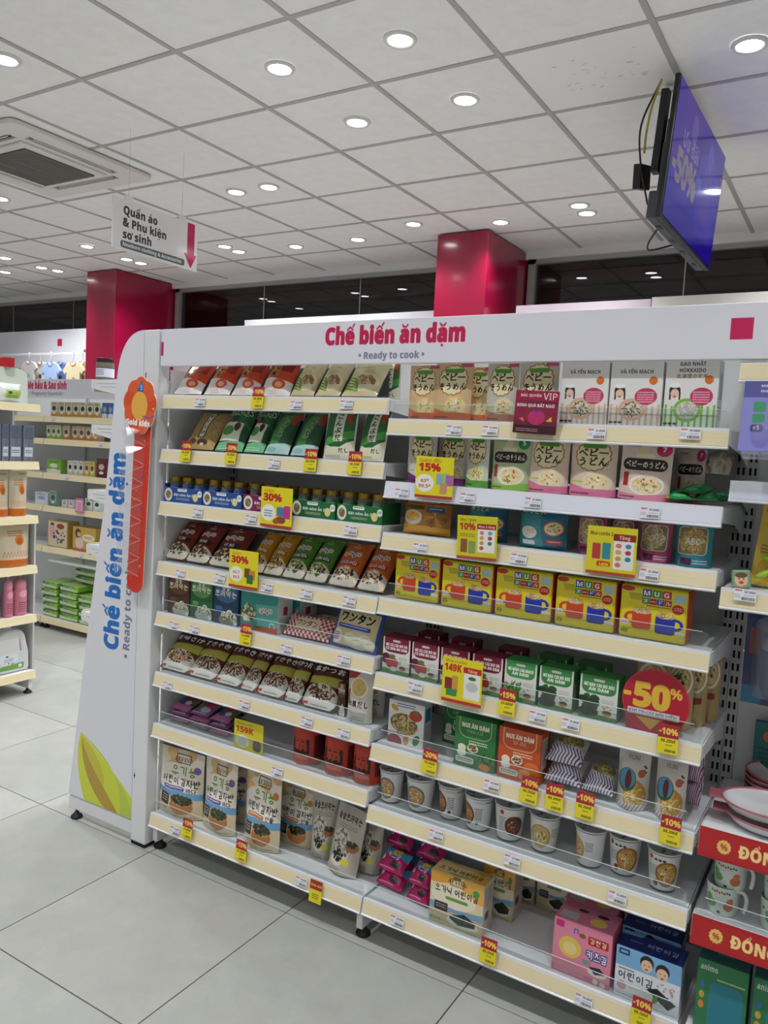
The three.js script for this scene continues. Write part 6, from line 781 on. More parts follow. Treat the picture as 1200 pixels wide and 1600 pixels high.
[[850, 906, 0.052, -1.9], [850, 906, 0.0, -1.9], [909, 957, 0.0, -1.9]].forEach(([a, b, up, z], i) => softPack('striped_pasta_packet', i < 2 ? 'purple striped pasta packet stacked beside the orange pasta boxes' : 'purple striped pasta packet lying before a standing pasta bag', i < 2 ? 'stacked purple striped packets' : null, DS.stripePack, 'B', 6, a, b, 0.09, 0.045, { lean: 62, z, lift: up + 0.006 }));
[[960, 1010, 0], [1019, 1068, -0.04]].forEach(([a, b, yaw], i) => pouch('pasta_bag', i ? 'grey patterned pasta bag with round window beside the red rails' : 'grey patterned pasta bag with round window beside the striped packets', null, DS.pastaBag, 'B', 6, a, b, 0.132, { t: 0.05, yaw, z: -1.9, cat: 'bag' }));
[[1064, 1092, 0.0], [1064, 1092, 0.056]].forEach(([a, b, up]) => softPack('plum_striped_packet', 'plum striped packet stacked behind the pasta bags', 'stacked plum striped packets', DS.stripePlum, 'B', 6, a, b, 0.08, 0.045, { lean: 50, z: -1.985, lift: up + 0.006 }));
// shelf 7: cup noodles
const cupLid = mat(0xb9bbb9, 0.4), cupRim = mat(0xe6e6e4, 0.35);
const lidArt = design('card', { front: [120, 120, (g, w, h) => { fillRect(g, '#a9aba8', 0, 0, w, h); for (let i = 0; i < 9; i++) disc(g, pick(['#4a4c48', '#7a7c78', '#c9a86a']), rr(20, 100), rr(20, 100), rr(4, 13), rr(3, 8), rr(0, 3)); }] });
[[590, 627, DS.cupSea, 0, 'blue bowl picture next to the bay joint'], [630, 675, DS.cupSea, 0, 'blue bowl picture and blue corner'], [680, 723, DS.cupText, -0.75, 'picture turned aside and grey lettering'], [721, 767, DS.cupText, -0.75, 'red soup picture and grey lettering'], [767, 817, DS.cupMeat, 0.7, 'dark meat picture turned aside'], [821, 872, DS.cupClear, 0, 'clear noodle bowl picture'], [892, 945, DS.cupClear, -0.95, 'lettered side to the front'], [944, 1000, DS.cupRice, 0.45, 'brown bowl picture between like cups'], [1004, 1062, DS.cupRice, 0.45, 'brown bowl picture at the shelf end']].forEach(([a, b, D, turn, l]) => {
  const z = -1.9 - (a === 680 || a === 944 ? 0.014 : 0), [y, x, w] = span('B', 7, a, b, z - 0.04), r = w / 2 * 0.9, h = 0.096, g = thing('noodle_cup', 'white paper noodle cup with ' + l, 'noodle cup', [x, y + 0.0006, z - r - 0.012], turn);
  part('cup', cupGeo([[r * 0.76, 0], [r * 0.78, 0.004], [r * 0.99, h]], D, 3.0, 36), D.mat, g);
  part('rim', new THREE.TorusGeometry(r, 0.0022, 8, 36).rotateX(Math.PI / 2).translate(0, h, 0), cupRim, g);
  const lg = new THREE.CircleGeometry(r, 36).rotateX(-Math.PI / 2).translate(0, h + 0.001, 0), uv = lg.attributes.uv; for (let i = 0; i < uv.count; i++) setUV(uv, i, lidArt.rect.front, uv.getX(i), uv.getY(i));
  part('foil_lid', lg, lidArt.mat, g); part('base', lathe([[0, 0.0005], [r * 0.75, 0.0005], [r * 0.765, 0.002]], 32), cupRim, g);
});
// shelf 8
[[586, 628, 0, -1.94], [586, 628, 0.044, -1.945], [634, 668, 0, -1.925], [634, 668, 0.044, -1.93], [600, 640, 0.0, -2.03], [600, 640, 0.039, -2.03], [600, 640, 0.078, -2.03], [645, 690, 0.0, -2.02], [645, 690, 0.039, -2.02], [645, 690, 0.078, -2.02], [592, 634, 0.13, -2.05], [640, 684, 0.13, -2.05]].forEach(([a, b, up, z], i) => softPack('seaweed_packet', i < 4 ? (up ? 'upper' : 'lower') + ' magenta seaweed packet stacked beside the yellow box' : ['bottom', 'second', 'third', 'topmost'][Math.min(3, Math.round(up / 0.04))] + ' magenta seaweed packet of a pile at the back', i < 4 ? 'front magenta packets' : 'back magenta packets', DS.pinkPack, 'B', 8, a, b, 0.07, 0.03, { lean: 55, z, lift: up + 0.004, yaw: -0.12 }));
carton('seaweed_box', 'yellow cream seaweed box with dark sheet picture standing in front', null, DS.seaBox, 'B', 8, 669, 752, 0, 0.07, { h: 0.148, z: -1.898, yaw: 0.02 });
carton('seaweed_box', 'yellow cream seaweed box standing back beside the front yellow box', null, DS.seaBox, 'B', 8, 752, 800, 0, 0.07, { h: 0.148, z: -2.02 });
for (const [a, b] of [[836, 890], [800, 834]]) carton('seaweed_box', 'yellow cream seaweed box deep behind the pink box', 'deep yellow seaweed boxes', DS.seaBox, 'B', 8, a, b, 0, 0.07, { h: 0.13, z: -2.14 });
carton('kids_seaweed_box', 'pink seaweed box for children with yellow blob print', null, DS.pinkBox, 'B', 8, 860, 952, 0, 0.09, { h: 0.142, z: -1.898 });
carton('kids_seaweed_box', 'pink seaweed box for children behind the front pink box', null, DS.pinkBox, 'B', 8, 876, 958, 0, 0.09, { h: 0.142, z: -1.992 });
carton('navy_seaweed_box', 'white and navy seaweed box with two faces printed', null, DS.navyBox, 'B', 8, 957, 1060, 0, 0.075, { h: 0.128, z: -1.897 });
for (const [z, a, b] of [[-1.978, 966, 1058], [-2.06, 974, 1058]]) carton('navy_seaweed_box', 'navy seaweed box lined up behind the front navy box', 'navy boxes lined up', DS.navyBox, 'B', 8, a, b, 0, 0.075, { h: 0.134, z });

// ---------- price tags, promo tags and cards on the rails ----------
function card(D, w, h, t = 0.0006) { const g = cartonGeo(w, h, t, D, t * 0.3); return g.translate(0, -h / 2, 0); }
const priceGeo = PRICE.map((D) => card(D, 0.044, 0.0265)), promoGeo = Object.fromEntries(Object.entries(PROMO).map(([k, D]) => [k, card(D, 0.045, 0.066)]));
const zoomA = (x, y, b) => [220 + x / 2.857, b + y / 2.857], q4 = (x, y, a, b) => [a + x / 4, b + y / 4];
let nth = 0;
function priceTag([u, v], under) {
  const p = at(u, v, { z: -1.8668 }), k = nth++ % 4, m = single('price_tag', priceGeo[k], PRICE[k].mat, 'small white price tag on the rail under the ' + under, 'price tag', [p.x, p.y, -1.8668], 'price tags under the ' + under);
  m.rotation.x = -0.2; m.rotation.z = rr(-0.02, 0.02);
}
function promoTag([u, v], kind, under) {
  const p = at(u, v, { z: -1.862 }), m = single('promo_tag', promoGeo[kind], PROMO[kind].mat, 'yellow and red ' + (kind === 'gift' ? 'gift' : 'minus ' + kind + ' percent') + ' tag on the rail under the ' + under, 'promo tag', [p.x, p.y, -1.8625], 'promo tags under the ' + under);
  m.rotation.x = -0.12; m.rotation.z = rr(-0.03, 0.03);
}
[[264, 252, 'red stock pouches'], [692, 265, 'beige scallop pouches'], [918, 262, 'beige scallop pouches'], [595, 525, 'aqua footed kelp pouches'], [253, 745, 'blue jar trays'], [490, 775, 'plum jar tray']].forEach(([x, y, l]) => priceTag(zoomA(x, y, 540), l));
[[937, 138, 'green jar trays'], [175, 335, 'maroon snack pouches'], [352, 352, 'maroon snack pouches'], [562, 395, 'mustard and green snack pouches'], [738, 422, 'mustard and green snack pouches'], [930, 455, 'orange snack pouches'], [145, 565, 'brown sprinkle box'], [237, 583, 'green sprinkle box'], [648, 670, 'gingham packet'], [905, 720, 'blue wonton packet']].forEach(([x, y, l]) => priceTag(zoomA(x, y, 780), l));
[[118, 205, 'salmon topping pouch'], [460, 290, 'dark red topping pouches'], [740, 365, 'bonito topping pouches'], [903, 418, 'grey stock pouch'], [607, 590, 'red tins']].forEach(([x, y, l]) => priceTag(zoomA(x, y, 1000), l));
[[150, 338, 'purple badge seaweed pouch'], [715, 565, 'empty part of the lowest shelf']].forEach(([x, y, l]) => priceTag(zoomA(x, y, 1180), l));
[[522, 232, 10, 'red stock pouches'], [200, 472, 10, 'tan mushroom pouch'], [402, 482, 30, 'dark green kelp pouch'], [757, 511, 10, 'aqua footed kelp pouches'], [955, 524, 10, 'tall cream kelp pouches']].forEach(([x, y, k, l]) => promoTag(zoomA(x, y, 540), k, l));
promoTag(zoomA(468, 605, 780), 15, 'teal snack box');
[[207, 328, 15, 'first seaweed pouch'], [447, 427, 15, 'orange badge seaweed pouch'], [780, 610, 'gift', 'empty part of the lowest shelf']].forEach(([x, y, k, l]) => promoTag(zoomA(x, y, 1180), k, l));
[[515, 487, 580, 550, 'orange noodle pouches'], [742, 490, 580, 550, 'white noodle pouches'], [287, 510, 860, 550, 'orange striped cereal boxes'], [875, 510, 860, 550, 'green striped rice box'], [190, 882, 580, 550, 'violet footed noodle pouch'], [600, 910, 580, 550, 'green footed noodle pouch'], [1010, 940, 580, 550, 'pink footed noodle pouches'], [622, 1005, 860, 550, 'brown banded pink pouch'], [305, 425, 580, 750, 'orange noodle packet'], [920, 490, 580, 750, 'teal noodle packet'], [615, 590, 860, 750, 'rose pink pasta bags'], [313, 497, 570, 950, 'beetroot noodle boxes'], [1078, 680, 570, 950, 'spinach noodle boxes'], [165, 727, 850, 950, 'spinach noodle boxes'], [790, 1110, 570, 950, 'green baby pasta box'], [485, 620, 560, 1150, 'blue bowl noodle cups'], [960, 780, 560, 1150, 'clear noodle cup'], [657, 1010, 800, 1150, 'brown bowl noodle cups'], [240, 557, 560, 1300, 'magenta packets']].forEach(([x, y, a, b, l]) => priceTag(q4(x, y, a, b), l));
priceTag([800 + 335 / 3, 1300 + 790 / 3], 'pink seaweed box');
priceTag([1164, 930], 'feeding bottles');
[[888, 590, 570, 950, 15, 'barley grass noodle box'], [775, 822, 850, 950, 10, 'red half price disc'], [405, 962, 570, 950, 20, 'star pasta box'], [107, 340, 800, 1150, 10, 'orange baby pasta box'], [265, 383, 800, 1150, 10, 'stacked purple striped packets'], [455, 436, 800, 1150, 10, 'flat purple striped packet'], [990, 592, 800, 1150, 10, 'grey pasta bags'], [812, 745, 560, 1300, 10, 'yellow seaweed box']].forEach(([x, y, a, b, k, l]) => promoTag(q4(x, y, a, b), k, l));
promoTag([800 + 605 / 3, 1300 + 845 / 3], 10, 'navy seaweed box');
function saleCard(name, label, D, pts, z, o = {}) {
  const [a, b, c, d] = pts.map(([u, v]) => at(u, v, { z })), w = (a.distanceTo(b) + d.distanceTo(c)) / 2, h = (a.distanceTo(d) + b.distanceTo(c)) / 2;
  const m = single(name, card(D, w, h, 0.0012), D.mat, label, 'sale card', [(a.x + b.x + c.x + d.x) / 4, (a.y + b.y + c.y + d.y) / 4, z]);
  m.rotation.order = 'ZXY'; m.rotation.z = Math.atan2(b.y - a.y + c.y - d.y, b.x - a.x + c.x - d.x); m.rotation.x = o.tilt ?? 0; return m;
}
const zA = (l, b) => l.map(([x, y]) => zoomA(x, y, b)), z4 = (l, a, b) => l.map(([x, y]) => q4(x, y, a, b));
saleCard('sale_card', 'yellow thirty percent sale card before the jar trays', POST.jars, zA([[550, 630], [688, 640], [664, 822], [523, 800]], 540), -1.858);
saleCard('sale_card', 'yellow thirty percent sale card before the snack pouches', POST.snack, zA([[405, 222], [535, 240], [512, 406], [384, 385]], 780), -1.858);
saleCard('sale_card', 'dull yellow card reading 159K standing beside the red tins', POST.k159, zA([[418, 350], [546, 380], [546, 525], [416, 478]], 1000), -1.89);
saleCard('sale_card', 'yellow fifteen percent sale card on the white rail', POST.p15, z4([[303, 652], [540, 665], [487, 922], [252, 900]], 580, 550), -1.858);
saleCard('sale_card', 'yellow ten percent sale card before the teal noodle packets', POST.p10, z4([[560, 218], [810, 238], [765, 505], [515, 485]], 580, 750), -1.858);
saleCard('sale_card', 'yellow combo sale card before the rose pink pasta bags', POST.combo, z4([[250, 282], [558, 310], [520, 612], [205, 575]], 860, 750), -1.858);
saleCard('sale_card', 'yellow card reading 149K before the beetroot noodle boxes', POST.k149, z4([[500, 298], [750, 345], [715, 628], [468, 570]], 570, 950), -1.858);
saleCard('gift_card', 'crimson gift card lettered VIP on the top rail', POST.vip, z4([[912, 240], [1190, 245], [1142, 525], [880, 497]], 580, 550), -1.856);
{
  const c = at(1024, 1097, { z: -1.8915 }), r = (at(1077, 1100, { z: -1.8915 }).x - at(970, 1095, { z: -1.8915 }).x) / 2, D = POST.half, y0 = rowY('B', 5) + 0.001;
  const s = new THREE.Shape(); s.absarc(0, 0, r, -1.1, Math.PI + 0.55, false); s.lineTo(-r * 0.82, y0 - c.y); s.lineTo(r * 0.6, y0 - c.y); s.closePath();
  const g = new THREE.ExtrudeGeometry(s, { depth: 0.0016, bevelEnabled: false, curveSegments: 40 }), p = g.attributes.position, uv = g.attributes.uv, n = g.attributes.normal;
  for (let i = 0; i < p.count; i++) if (n.getZ(i) > 0.5) setUV(uv, i, D.rect.front, Math.min(1, Math.max(0, p.getX(i) / (2 * r) + 0.5)), Math.min(1, Math.max(0, p.getY(i) / (2 * r) + 0.5))); else uv.setXY(i, D.rect.back[0], D.rect.back[1]);
  single('half_price_disc', g, D.mat, 'round red fifty percent sign standing before kraft pasta bags', 'sign', [c.x, c.y, -1.8925]);
}

// ---------- the bay with red rails ----------
const blisterMat = new THREE.MeshPhysicalMaterial({ color: 0xeef0fa, roughness: 0.08, transmission: 0.9, thickness: 0, ior: 1.5 });
{
  const D = design('card', { front: [150, 190, (g, w, h) => { fillRect(g, '#8d8ad0', 0, 0, w, h); fillRect(g, '#5a589a', 0, 0, w, h * 0.24); fine(g, '#c9c8e6', w * 0.3, h * 0.06, w * 0.6, 2, 14); rrect(g, '#3f9a6a', w * 0.2, h * 0.3, 32, 28, 5); rrect(g, '#3f9a6a', w * 0.2, h * 0.47, 32, 24, 5); rrect(g, '#4a3f7a', w * 0.18, h * 0.62, 34, 20, 8); text(g, '+1', w * 0.22, h * 0.7, 17, { color: '#e9e6f4' }); specks(g, ['#6fae7a', '#8fc29a'], w * 0.85, h * 0.85, 16, 16, 12, 6); }], back: '#7a77c0' });
  const p = at(1152, 704, { z: -1.82 }), g = thing('blister_pack', 'lilac blister card with clear teats hung below the top rail', 'blister pack', [p.x + 0.055, p.y, -1.82]);
  g.rotation.x = -0.2;
  part('card', cartonGeo(0.11, 0.152, 0.0016, D, 0.0005), D.mat, g);
  for (const x of [-0.012, 0.034]) part('bubble', new THREE.SphereGeometry(0.02, 20, 14, 0, Math.PI * 2, 0, Math.PI / 2).rotateX(Math.PI / 2).scale(1, 1.25, 0.9).translate(x, 0.04, 0.001), blisterMat, g);
  part('tray', rbox(0.1, 0.012, 0.03, 0.003, 0.004, -0.009, 0.0), blisterMat, g);
}
{
  const y = BAY.C.y[2], D = design('film', { front: [110, 240, (g, w, h) => { fillRect(g, '#d9b64a', 0, 0, w, h); text(g, 'Nuby', w * 0.5, h * 0.1, 32, { color: '#6a5a2a', align: 'center' }); rrect(g, '#5a7ab0', w * 0.24, h * 0.2, w * 0.5, 14, 6); text(g, '%', w * 0.5, h * 0.36, 40, { color: '#8a5ab0', align: 'center', outline: '#e8d8f0', ow: 6 }); fine(g, '#7a6a2a', w * 0.2, h * 0.5, w * 0.5, 3, 10); disc(g, '#c9a83a', w * 0.5, h * 0.8, 36, 34); }], back: '#c9a63a' });
  const p = at(1150, 902, { y: y }), g = thing('spoon_pack', 'yellow feeding pack with lime green spoons leaning at the bay edge', 'feeding pack', [xAt(1152, y, -1.93) + 0.05, y + 0.004, -1.955]);
  const c = part('card', cartonGeo(0.06, 0.19, 0.002, D, 0.0006), D.mat, g); c.rotation.set(-0.3, 0.25, -0.06);
  const lime = mat(0xa8cc2e, 0.35), spoon = (x, yy, z, rz) => { const s = part('spoon', merge([new THREE.SphereGeometry(0.016, 16, 10).scale(1.25, 0.45, 0.8), new THREE.CapsuleGeometry(0.0045, 0.07, 4, 8).rotateZ(Math.PI / 2).translate(0.05, 0.004, 0)]), lime, g); s.position.set(x, yy, z); s.rotation.z = rz; };
  spoon(0.0, 0.03, 0.024, 0.5); spoon(0.01, 0.065, 0.01, -0.3);
  const round = (c1, c2) => design('card', { front: [90, 90, (g2, w, h) => { fillRect(g2, '#d8dcde', 0, 0, w, h); disc(g2, '#eceeee', w / 2, h / 2, 42); disc(g2, c1, w / 2, h / 2, 37); fine(g2, '#eef2f8', w * 0.22, h * 0.34, w * 0.56, 4, 10); disc(g2, c2, w * 0.5, h * 0.75, 12, 8); }] });
  [[1176, -1.93, round('#1f4f9c', '#5fa0d8'), 0.075, 'feeding bottle with blue round label'], [1192, -1.9, round('#c02c70', '#f0a0c0'), 0.0, 'feeding bottle with pink round label']].forEach(([u, z, L, up, l]) => {
    const b = thing('feeding_bottle', 'clear ' + l + ' beside the yellow spoon pack', 'feeding bottle', [xAt(u, y, z) + (up ? 0.085 : 0.1), y + 0.0008, up ? -1.99 : -1.92]);
    part('bottle', lathe([[0, 0], [0.026, 0], [0.029, 0.006], [0.029, 0.05 + up * 0.6], [0.02, 0.075 + up * 0.6], [0.018, 0.085 + up * 0.6], [0, 0.086 + up * 0.6]], 24), blisterMat, b);
    part('cap', lathe([[0.0185, 0.082 + up * 0.6], [0.0205, 0.083 + up * 0.6], [0.02, 0.1 + up * 0.6], [0.008, 0.112 + up * 0.6], [0, 0.114 + up * 0.6]], 24), mat(0xd8dad8, 0.4), b);
    part('label', cupGeo([[0.0296, 0.018 + up * 0.5], [0.0296, 0.05 + up * 0.5]], L, 1.1, 40).clone(), L.mat, b);
  });
  const face = design('card', { front: [80, 80, (g2, w, h) => { fillRect(g2, '#7fa07a', 0, 0, w, h); disc(g2, '#e6b894', w * 0.5, h * 0.55, 28, 30); disc(g2, '#6a4a34', w * 0.5, h * 0.3, 26, 12); disc(g2, '#a8402c', w * 0.5, h * 0.7, 10, 6); disc(g2, '#2a1c16', w * 0.38, h * 0.5, 3); disc(g2, '#2a1c16', w * 0.62, h * 0.5, 3); }], back: '#7fa07a' });
  const f = single('round_pack', cartonGeo(0.04, 0.042, 0.012, face, 0.006), face.mat, 'small rounded pack with a smiling baby photograph', 'pack', [xAt(1147, y, -1.893) + 0.014, y + 0.0008, -1.9]); f.rotation.set(-0.25, 0.1, 0.12);
  pouch('cream_packet', 'cream crinkled packet lying deep behind the white rail', null, design('film', { front: [80, 60, (g2, w, h) => { fillRect(g2, '#d6cbb6', 0, 0, w, h); specks(g2, ['#c2b090', '#e9e2d2', '#b88a6a'], w / 2, h / 2, w * 0.5, h * 0.5, 50, 6); }], back: '#c9bda6' }), 'B', 2, 1092, 1136, 0.1, { kind: 'pillow', t: 0.04, lean: 60, z: -2.06, lift: 0.06, cat: 'packet' }).position.y += 0;
}
{ // hanging sippy blister and teal pack on the pegs
  const D = design('card', { front: [110, 250, (g, w, h) => { fillRect(g, '#4a4f7a', 0, 0, w, h); fillRect(g, '#3a3f66', 0, 0, w, h * 0.14); rrect(g, '#b0563f', w * 0.1, h * 0.24, 26, 64, 5); poly(g, '#3f86a8', 0, h * 0.82, w * 0.5, h * 0.8, w * 0.4, h, 0, h); fine(g, '#b9bcd6', w * 0.4, h * 0.08, w * 0.5, 1, 12); }], back: '#3a3f66' });
  const a = at(1156, 1095, { z: -2.14 }), g = thing('sippy_cup_pack', 'navy hanging blister pack with a grey and white sippy cup', 'blister pack', [a.x + 0.055, a.y, -2.14]);
  part('card', cartonGeo(0.11, 0.25, 0.0016, D, 0.0005), D.mat, g);
  part('cup', lathe([[0, 0.04], [0.026, 0.04], [0.03, 0.06], [0.032, 0.12], [0.03, 0.15], [0, 0.152]], 24).translate(0.018, 0, 0.034), mat(0x6a6f90, 0.4), g);
  part('lid', lathe([[0.031, 0.148], [0.033, 0.15], [0.032, 0.172], [0.012, 0.184], [0.01, 0.21], [0, 0.212]], 24).translate(0.018, 0, 0.034), mat(0xb9bcc4, 0.4), g);
  part('blister', rbox(0.086, 0.2, 0.072, 0.02, 0.012, 0.128, 0.038), blisterMat, g);
  part('peg', cyl(0.003, 0.003, 0.1, 8).rotateX(Math.PI / 2).translate(0, 0.242, -0.035), M.chrome, g);
  const T = design('card', { front: [90, 110, (g2, w, h) => { fillRect(g2, '#1f6a66', 0, 0, w, h); disc(g2, '#b8622c', w * 0.3, h * 0.28, 12); disc(g2, '#1c3f3f', w * 0.7, h * 0.6, 14, 8); fine(g2, '#164a48', w * 0.1, h * 0.5, w * 0.8, 5, 10); }], back: '#1a5a58' });
  const b = at(1168, 1200, { z: -2.2 }); single('teal_pack', cartonGeo(0.12, 0.13, 0.02, T, 0.002), T.mat, 'teal packet hung behind the plates', 'packet', [b.x + 0.07, b.y, -2.2]);
}
{ // plates and mugs
  const y = BAY.C.y[3], pink = mat(0xb8646f, 0.3), white = mat(0xdedfe0, 0.22);
  const plate = (x, z, yy, tilt, l) => {
    const g = thing('serving_plate', l, 'plate', [x, yy, z], 0); g.rotation.set(tilt, 0.1, 0);
    part('dish', lathe([[0, 0.006], [0.05, 0.006], [0.07, 0.012], [0.084, 0.026], [0.086, 0.027], [0.074, 0.008], [0.05, 0.0], [0, 0.0]], 48).scale(1.15, 1, 0.92), white, g);
    part('rim', new THREE.TorusGeometry(0.087, 0.0026, 8, 56).rotateX(Math.PI / 2).scale(1.15, 1, 0.92).translate(0, 0.0275, 0), pink, g);
    part('handle', rbox(0.03, 0.004, 0.05, 0.0018, -0.112, 0.0265, 0), pink, g);
    part('divider', box(0.002, 0.012, 0.13, 0.01, 0.012, 0), white, g);
  };
  const px = xAt(1100, y, -1.93) + 0.13;
  plate(px + 0.01, -1.97, y + 0.0008, 0, 'white divided plate with rose rim at the bottom of the pair'); plate(px, -1.967, y + 0.0315, 0.0, 'white divided plate with rose rim on top of the pair');
  const bx0 = xAt(1158, y, -2.14) + 0.075;
  for (let i = 0; i < 5; i++) { const g = thing('small_bowl', 'shallow rose edged bowl in the stack behind the plates', 'bowl', [bx0, y + 0.0008 + i * 0.013, -2.14], 0, 'stacked rose edged bowls'); part('bowl', lathe([[0, 0.002], [0.05, 0.002], [0.066, 0.02], [0.07, 0.021], [0.054, 0.0], [0, 0.0]], 36), mat(0xc9c4c6, 0.3), g); part('rim', new THREE.TorusGeometry(0.0685, 0.003, 6, 40).rotateX(Math.PI / 2).translate(0, 0.0215, 0), pink, g); }
  const ym = BAY.C.y[4], MD = design('card', { front: [220, 120, (g, w, h) => { fillRect(g, '#cfdcd2', 0, 0, w, h); for (let i = 0; i < 8; i++) disc(g, pick(['#6a5a4a', '#4f6a5a', '#b0563a']), w * (0.36 + i * 0.045), h * (0.16 + (i % 2) * 0.03), 4, 5); disc(g, '#5f9a5a', w * 0.34, h * 0.6, 24, 18); disc(g, '#6fae66', w * 0.3, h * 0.44, 15, 14); disc(g, '#c06a44', w * 0.68, h * 0.64, 22, 18); disc(g, '#cc7a50', w * 0.7, h * 0.46, 14, 14); disc(g, '#2f5a44', w * 0.5, h * 0.86, 8, 6); disc(g, '#2f5a44', w * 0.18, h * 0.3, 6, 5); }] }), mugWhite = mat(0xcfd6d0, 0.25);
  const mug = (x, yy, z, turn, l, tilt = 0) => {
    const g = thing('toddler_mug', l, 'mug', [x, yy, z], turn); g.rotation.x = tilt;
    part('body', cupGeo([[0.031, 0.0], [0.033, 0.002], [0.0365, 0.068]], MD, 3.4, 32), MD.mat, g); part('inside', lathe([[0.0365, 0.068], [0.0345, 0.068], [0.031, 0.004], [0, 0.004]], 32), mugWhite, g); part('base', lathe([[0, 0.0], [0.031, 0.0], [0.0312, 0.0015]], 32), mugWhite, g);
    const c = new THREE.CatmullRomCurve3([[0.035, 0.06, 0], [0.05, 0.062, 0], [0.056, 0.052, 0], [0.055, 0.03, 0], [0.052, 0.018, 0]].map((q) => new THREE.Vector3(...q)));
    part('handle', new THREE.TubeGeometry(c, 16, 0.0042, 8).rotateY(-0.3), mugWhite, g);
  };
  const mx = xAt(1098, ym, -1.92) + 0.038;
  mug(mx, ym + 0.0008, -1.94, -0.1, 'white toddler mug with animal print at the bottom of the stack by the bay edge'); mug(mx + 0.012, ym + 0.064, -1.946, -0.2, 'white toddler mug with animal print on top of the stack by the bay edge', 0.06);
  mug(mx + 0.115, ym + 0.0008, -1.94, 0.2, 'white toddler mug with animal print at the bottom of the farther stack'); mug(mx + 0.117, ym + 0.064, -1.944, 0.3, 'white toddler mug with animal print on top of the farther stack', 0.05);
  const yb = BAY.C.y[5]; [[1082, 1161, -1.9, 'green teal feeding ware box standing in front beside the navy box'], [1092, 1162, -2.0, 'green teal feeding ware box behind the front one'], [1168, 1260, -1.9, 'green teal feeding ware box farther along the lowest shelf']].forEach(([a, b, z, l]) => { const x0 = xAt(a, yb, z), x1 = xAt(b, yb, z); single('feeding_ware_box', cartonGeo(x1 - x0, 0.17, 0.09, DS.animo, 0.002).translate(0, 0, -0.045), DS.animo.mat, l, 'box', [(x0 + x1) / 2, yb + 0.0008, z]); });
}
// jar on the endcap
{
  const q = at(164, 592, { z: -1.96 }), y = at(143, 593, { z: -1.892 }).y + 0.002;
  const g = thing('snack_jar', 'clear snack jar with dark lid on the endcap shelf', 'jar', [q.x, y, -1.96]);
  const L = design('card', { front: [90, 50, (c, w, h) => { fillRect(c, '#dfe3ea', 0, 0, w, h); fillRect(c, '#3a3f5a', 0, 0, w, 5); fine(c, '#55608a', w * 0.1, 12, w * 0.7, 4, 8); }] });
  part('glass', lathe([[0, 0], [0.029, 0], [0.032, 0.004], [0.032, 0.062], [0.028, 0.068]], 24), jarGlass, g); part('contents', cyl(0.029, 0.029, 0.055, 20, 0, 0.03, 0), mat(0x9a6a3a, 0.9), g); part('label', cupGeo([[0.0325, 0.012], [0.0325, 0.046]], L, 2.4, 28), L.mat, g); part('lid', lathe([[0, 0.081], [0.029, 0.081], [0.03, 0.079], [0.03, 0.067]], 24), mat(0x2a141c, 0.4), g);
}

// ---------- neighbouring shelving ----------
function plainUnit(label, pos, turn, w, ys, o = {}) {       // local front at z = 0, runs from x = -w to 0
  const g = thing('shelving_bay', label, 'shelving', pos, turn), d = o.depth ?? 0.36;
  part('back_panel', bx(-w, 0, 0.05, o.top ?? 1.7, -d - 0.012, -d - 0.002), M.backPanel, g);
  for (const x of [-w, -0.02]) part('upright', bx(x, x + 0.02, 0.03, o.top ?? 1.7, -d - 0.03, -d), M.greySteel, g);
  if (o.end) { part('end_panel', bx(0.002, 0.012, 0.07, 0.96, -d, -0.03), mat(0xc9cac8, 0.5), g); part('end_panel', bx(0.002, 0.012, 0.962, o.top, -d, -d + 0.12), mat(0xc9cac8, 0.5), g); }
  ys.forEach((y, i) => {
    const s = part('shelf', bx(-w + 0.002, -0.002, y - 0.026, y, -d + 0.001, -0.01), M.whiteGloss, g), e = [[-0.009, 0.002], [0, 0.002], [0.008, -0.04], [-0.009, -0.042]];
    part('price_rail', railUV(extrudeX(e.map(([z, q]) => [z, y + q]), -w, 0)), M.insert, s);
    if (i === ys.length - 1) for (const x of [-w + 0.01, -0.03]) { part('leg', bx(x, x + 0.02, 0.03, y - 0.027, -d, -0.012), M.white, s); part('foot', lathe([[0, 0], [0.021, 0], [0.023, 0.004], [0.019, 0.01], [0.01, 0.016], [0.006, 0.036]], 16), M.rubber, s).position.set(x + 0.01, 0.0005, -0.035); }
  });
  return g;
}
const LX = -3.782, LY = [1.568, 1.264, 0.975, 0.705, 0.437, 0.128];
plainUnit('grey sided shelving bay of baby care goods seen from its end', [LX, 0, -2.655], Math.PI / 2, 0.9, LY, { end: true, top: 1.56 });
const zAt = (u, v, x) => at(u, v, { x }).z;
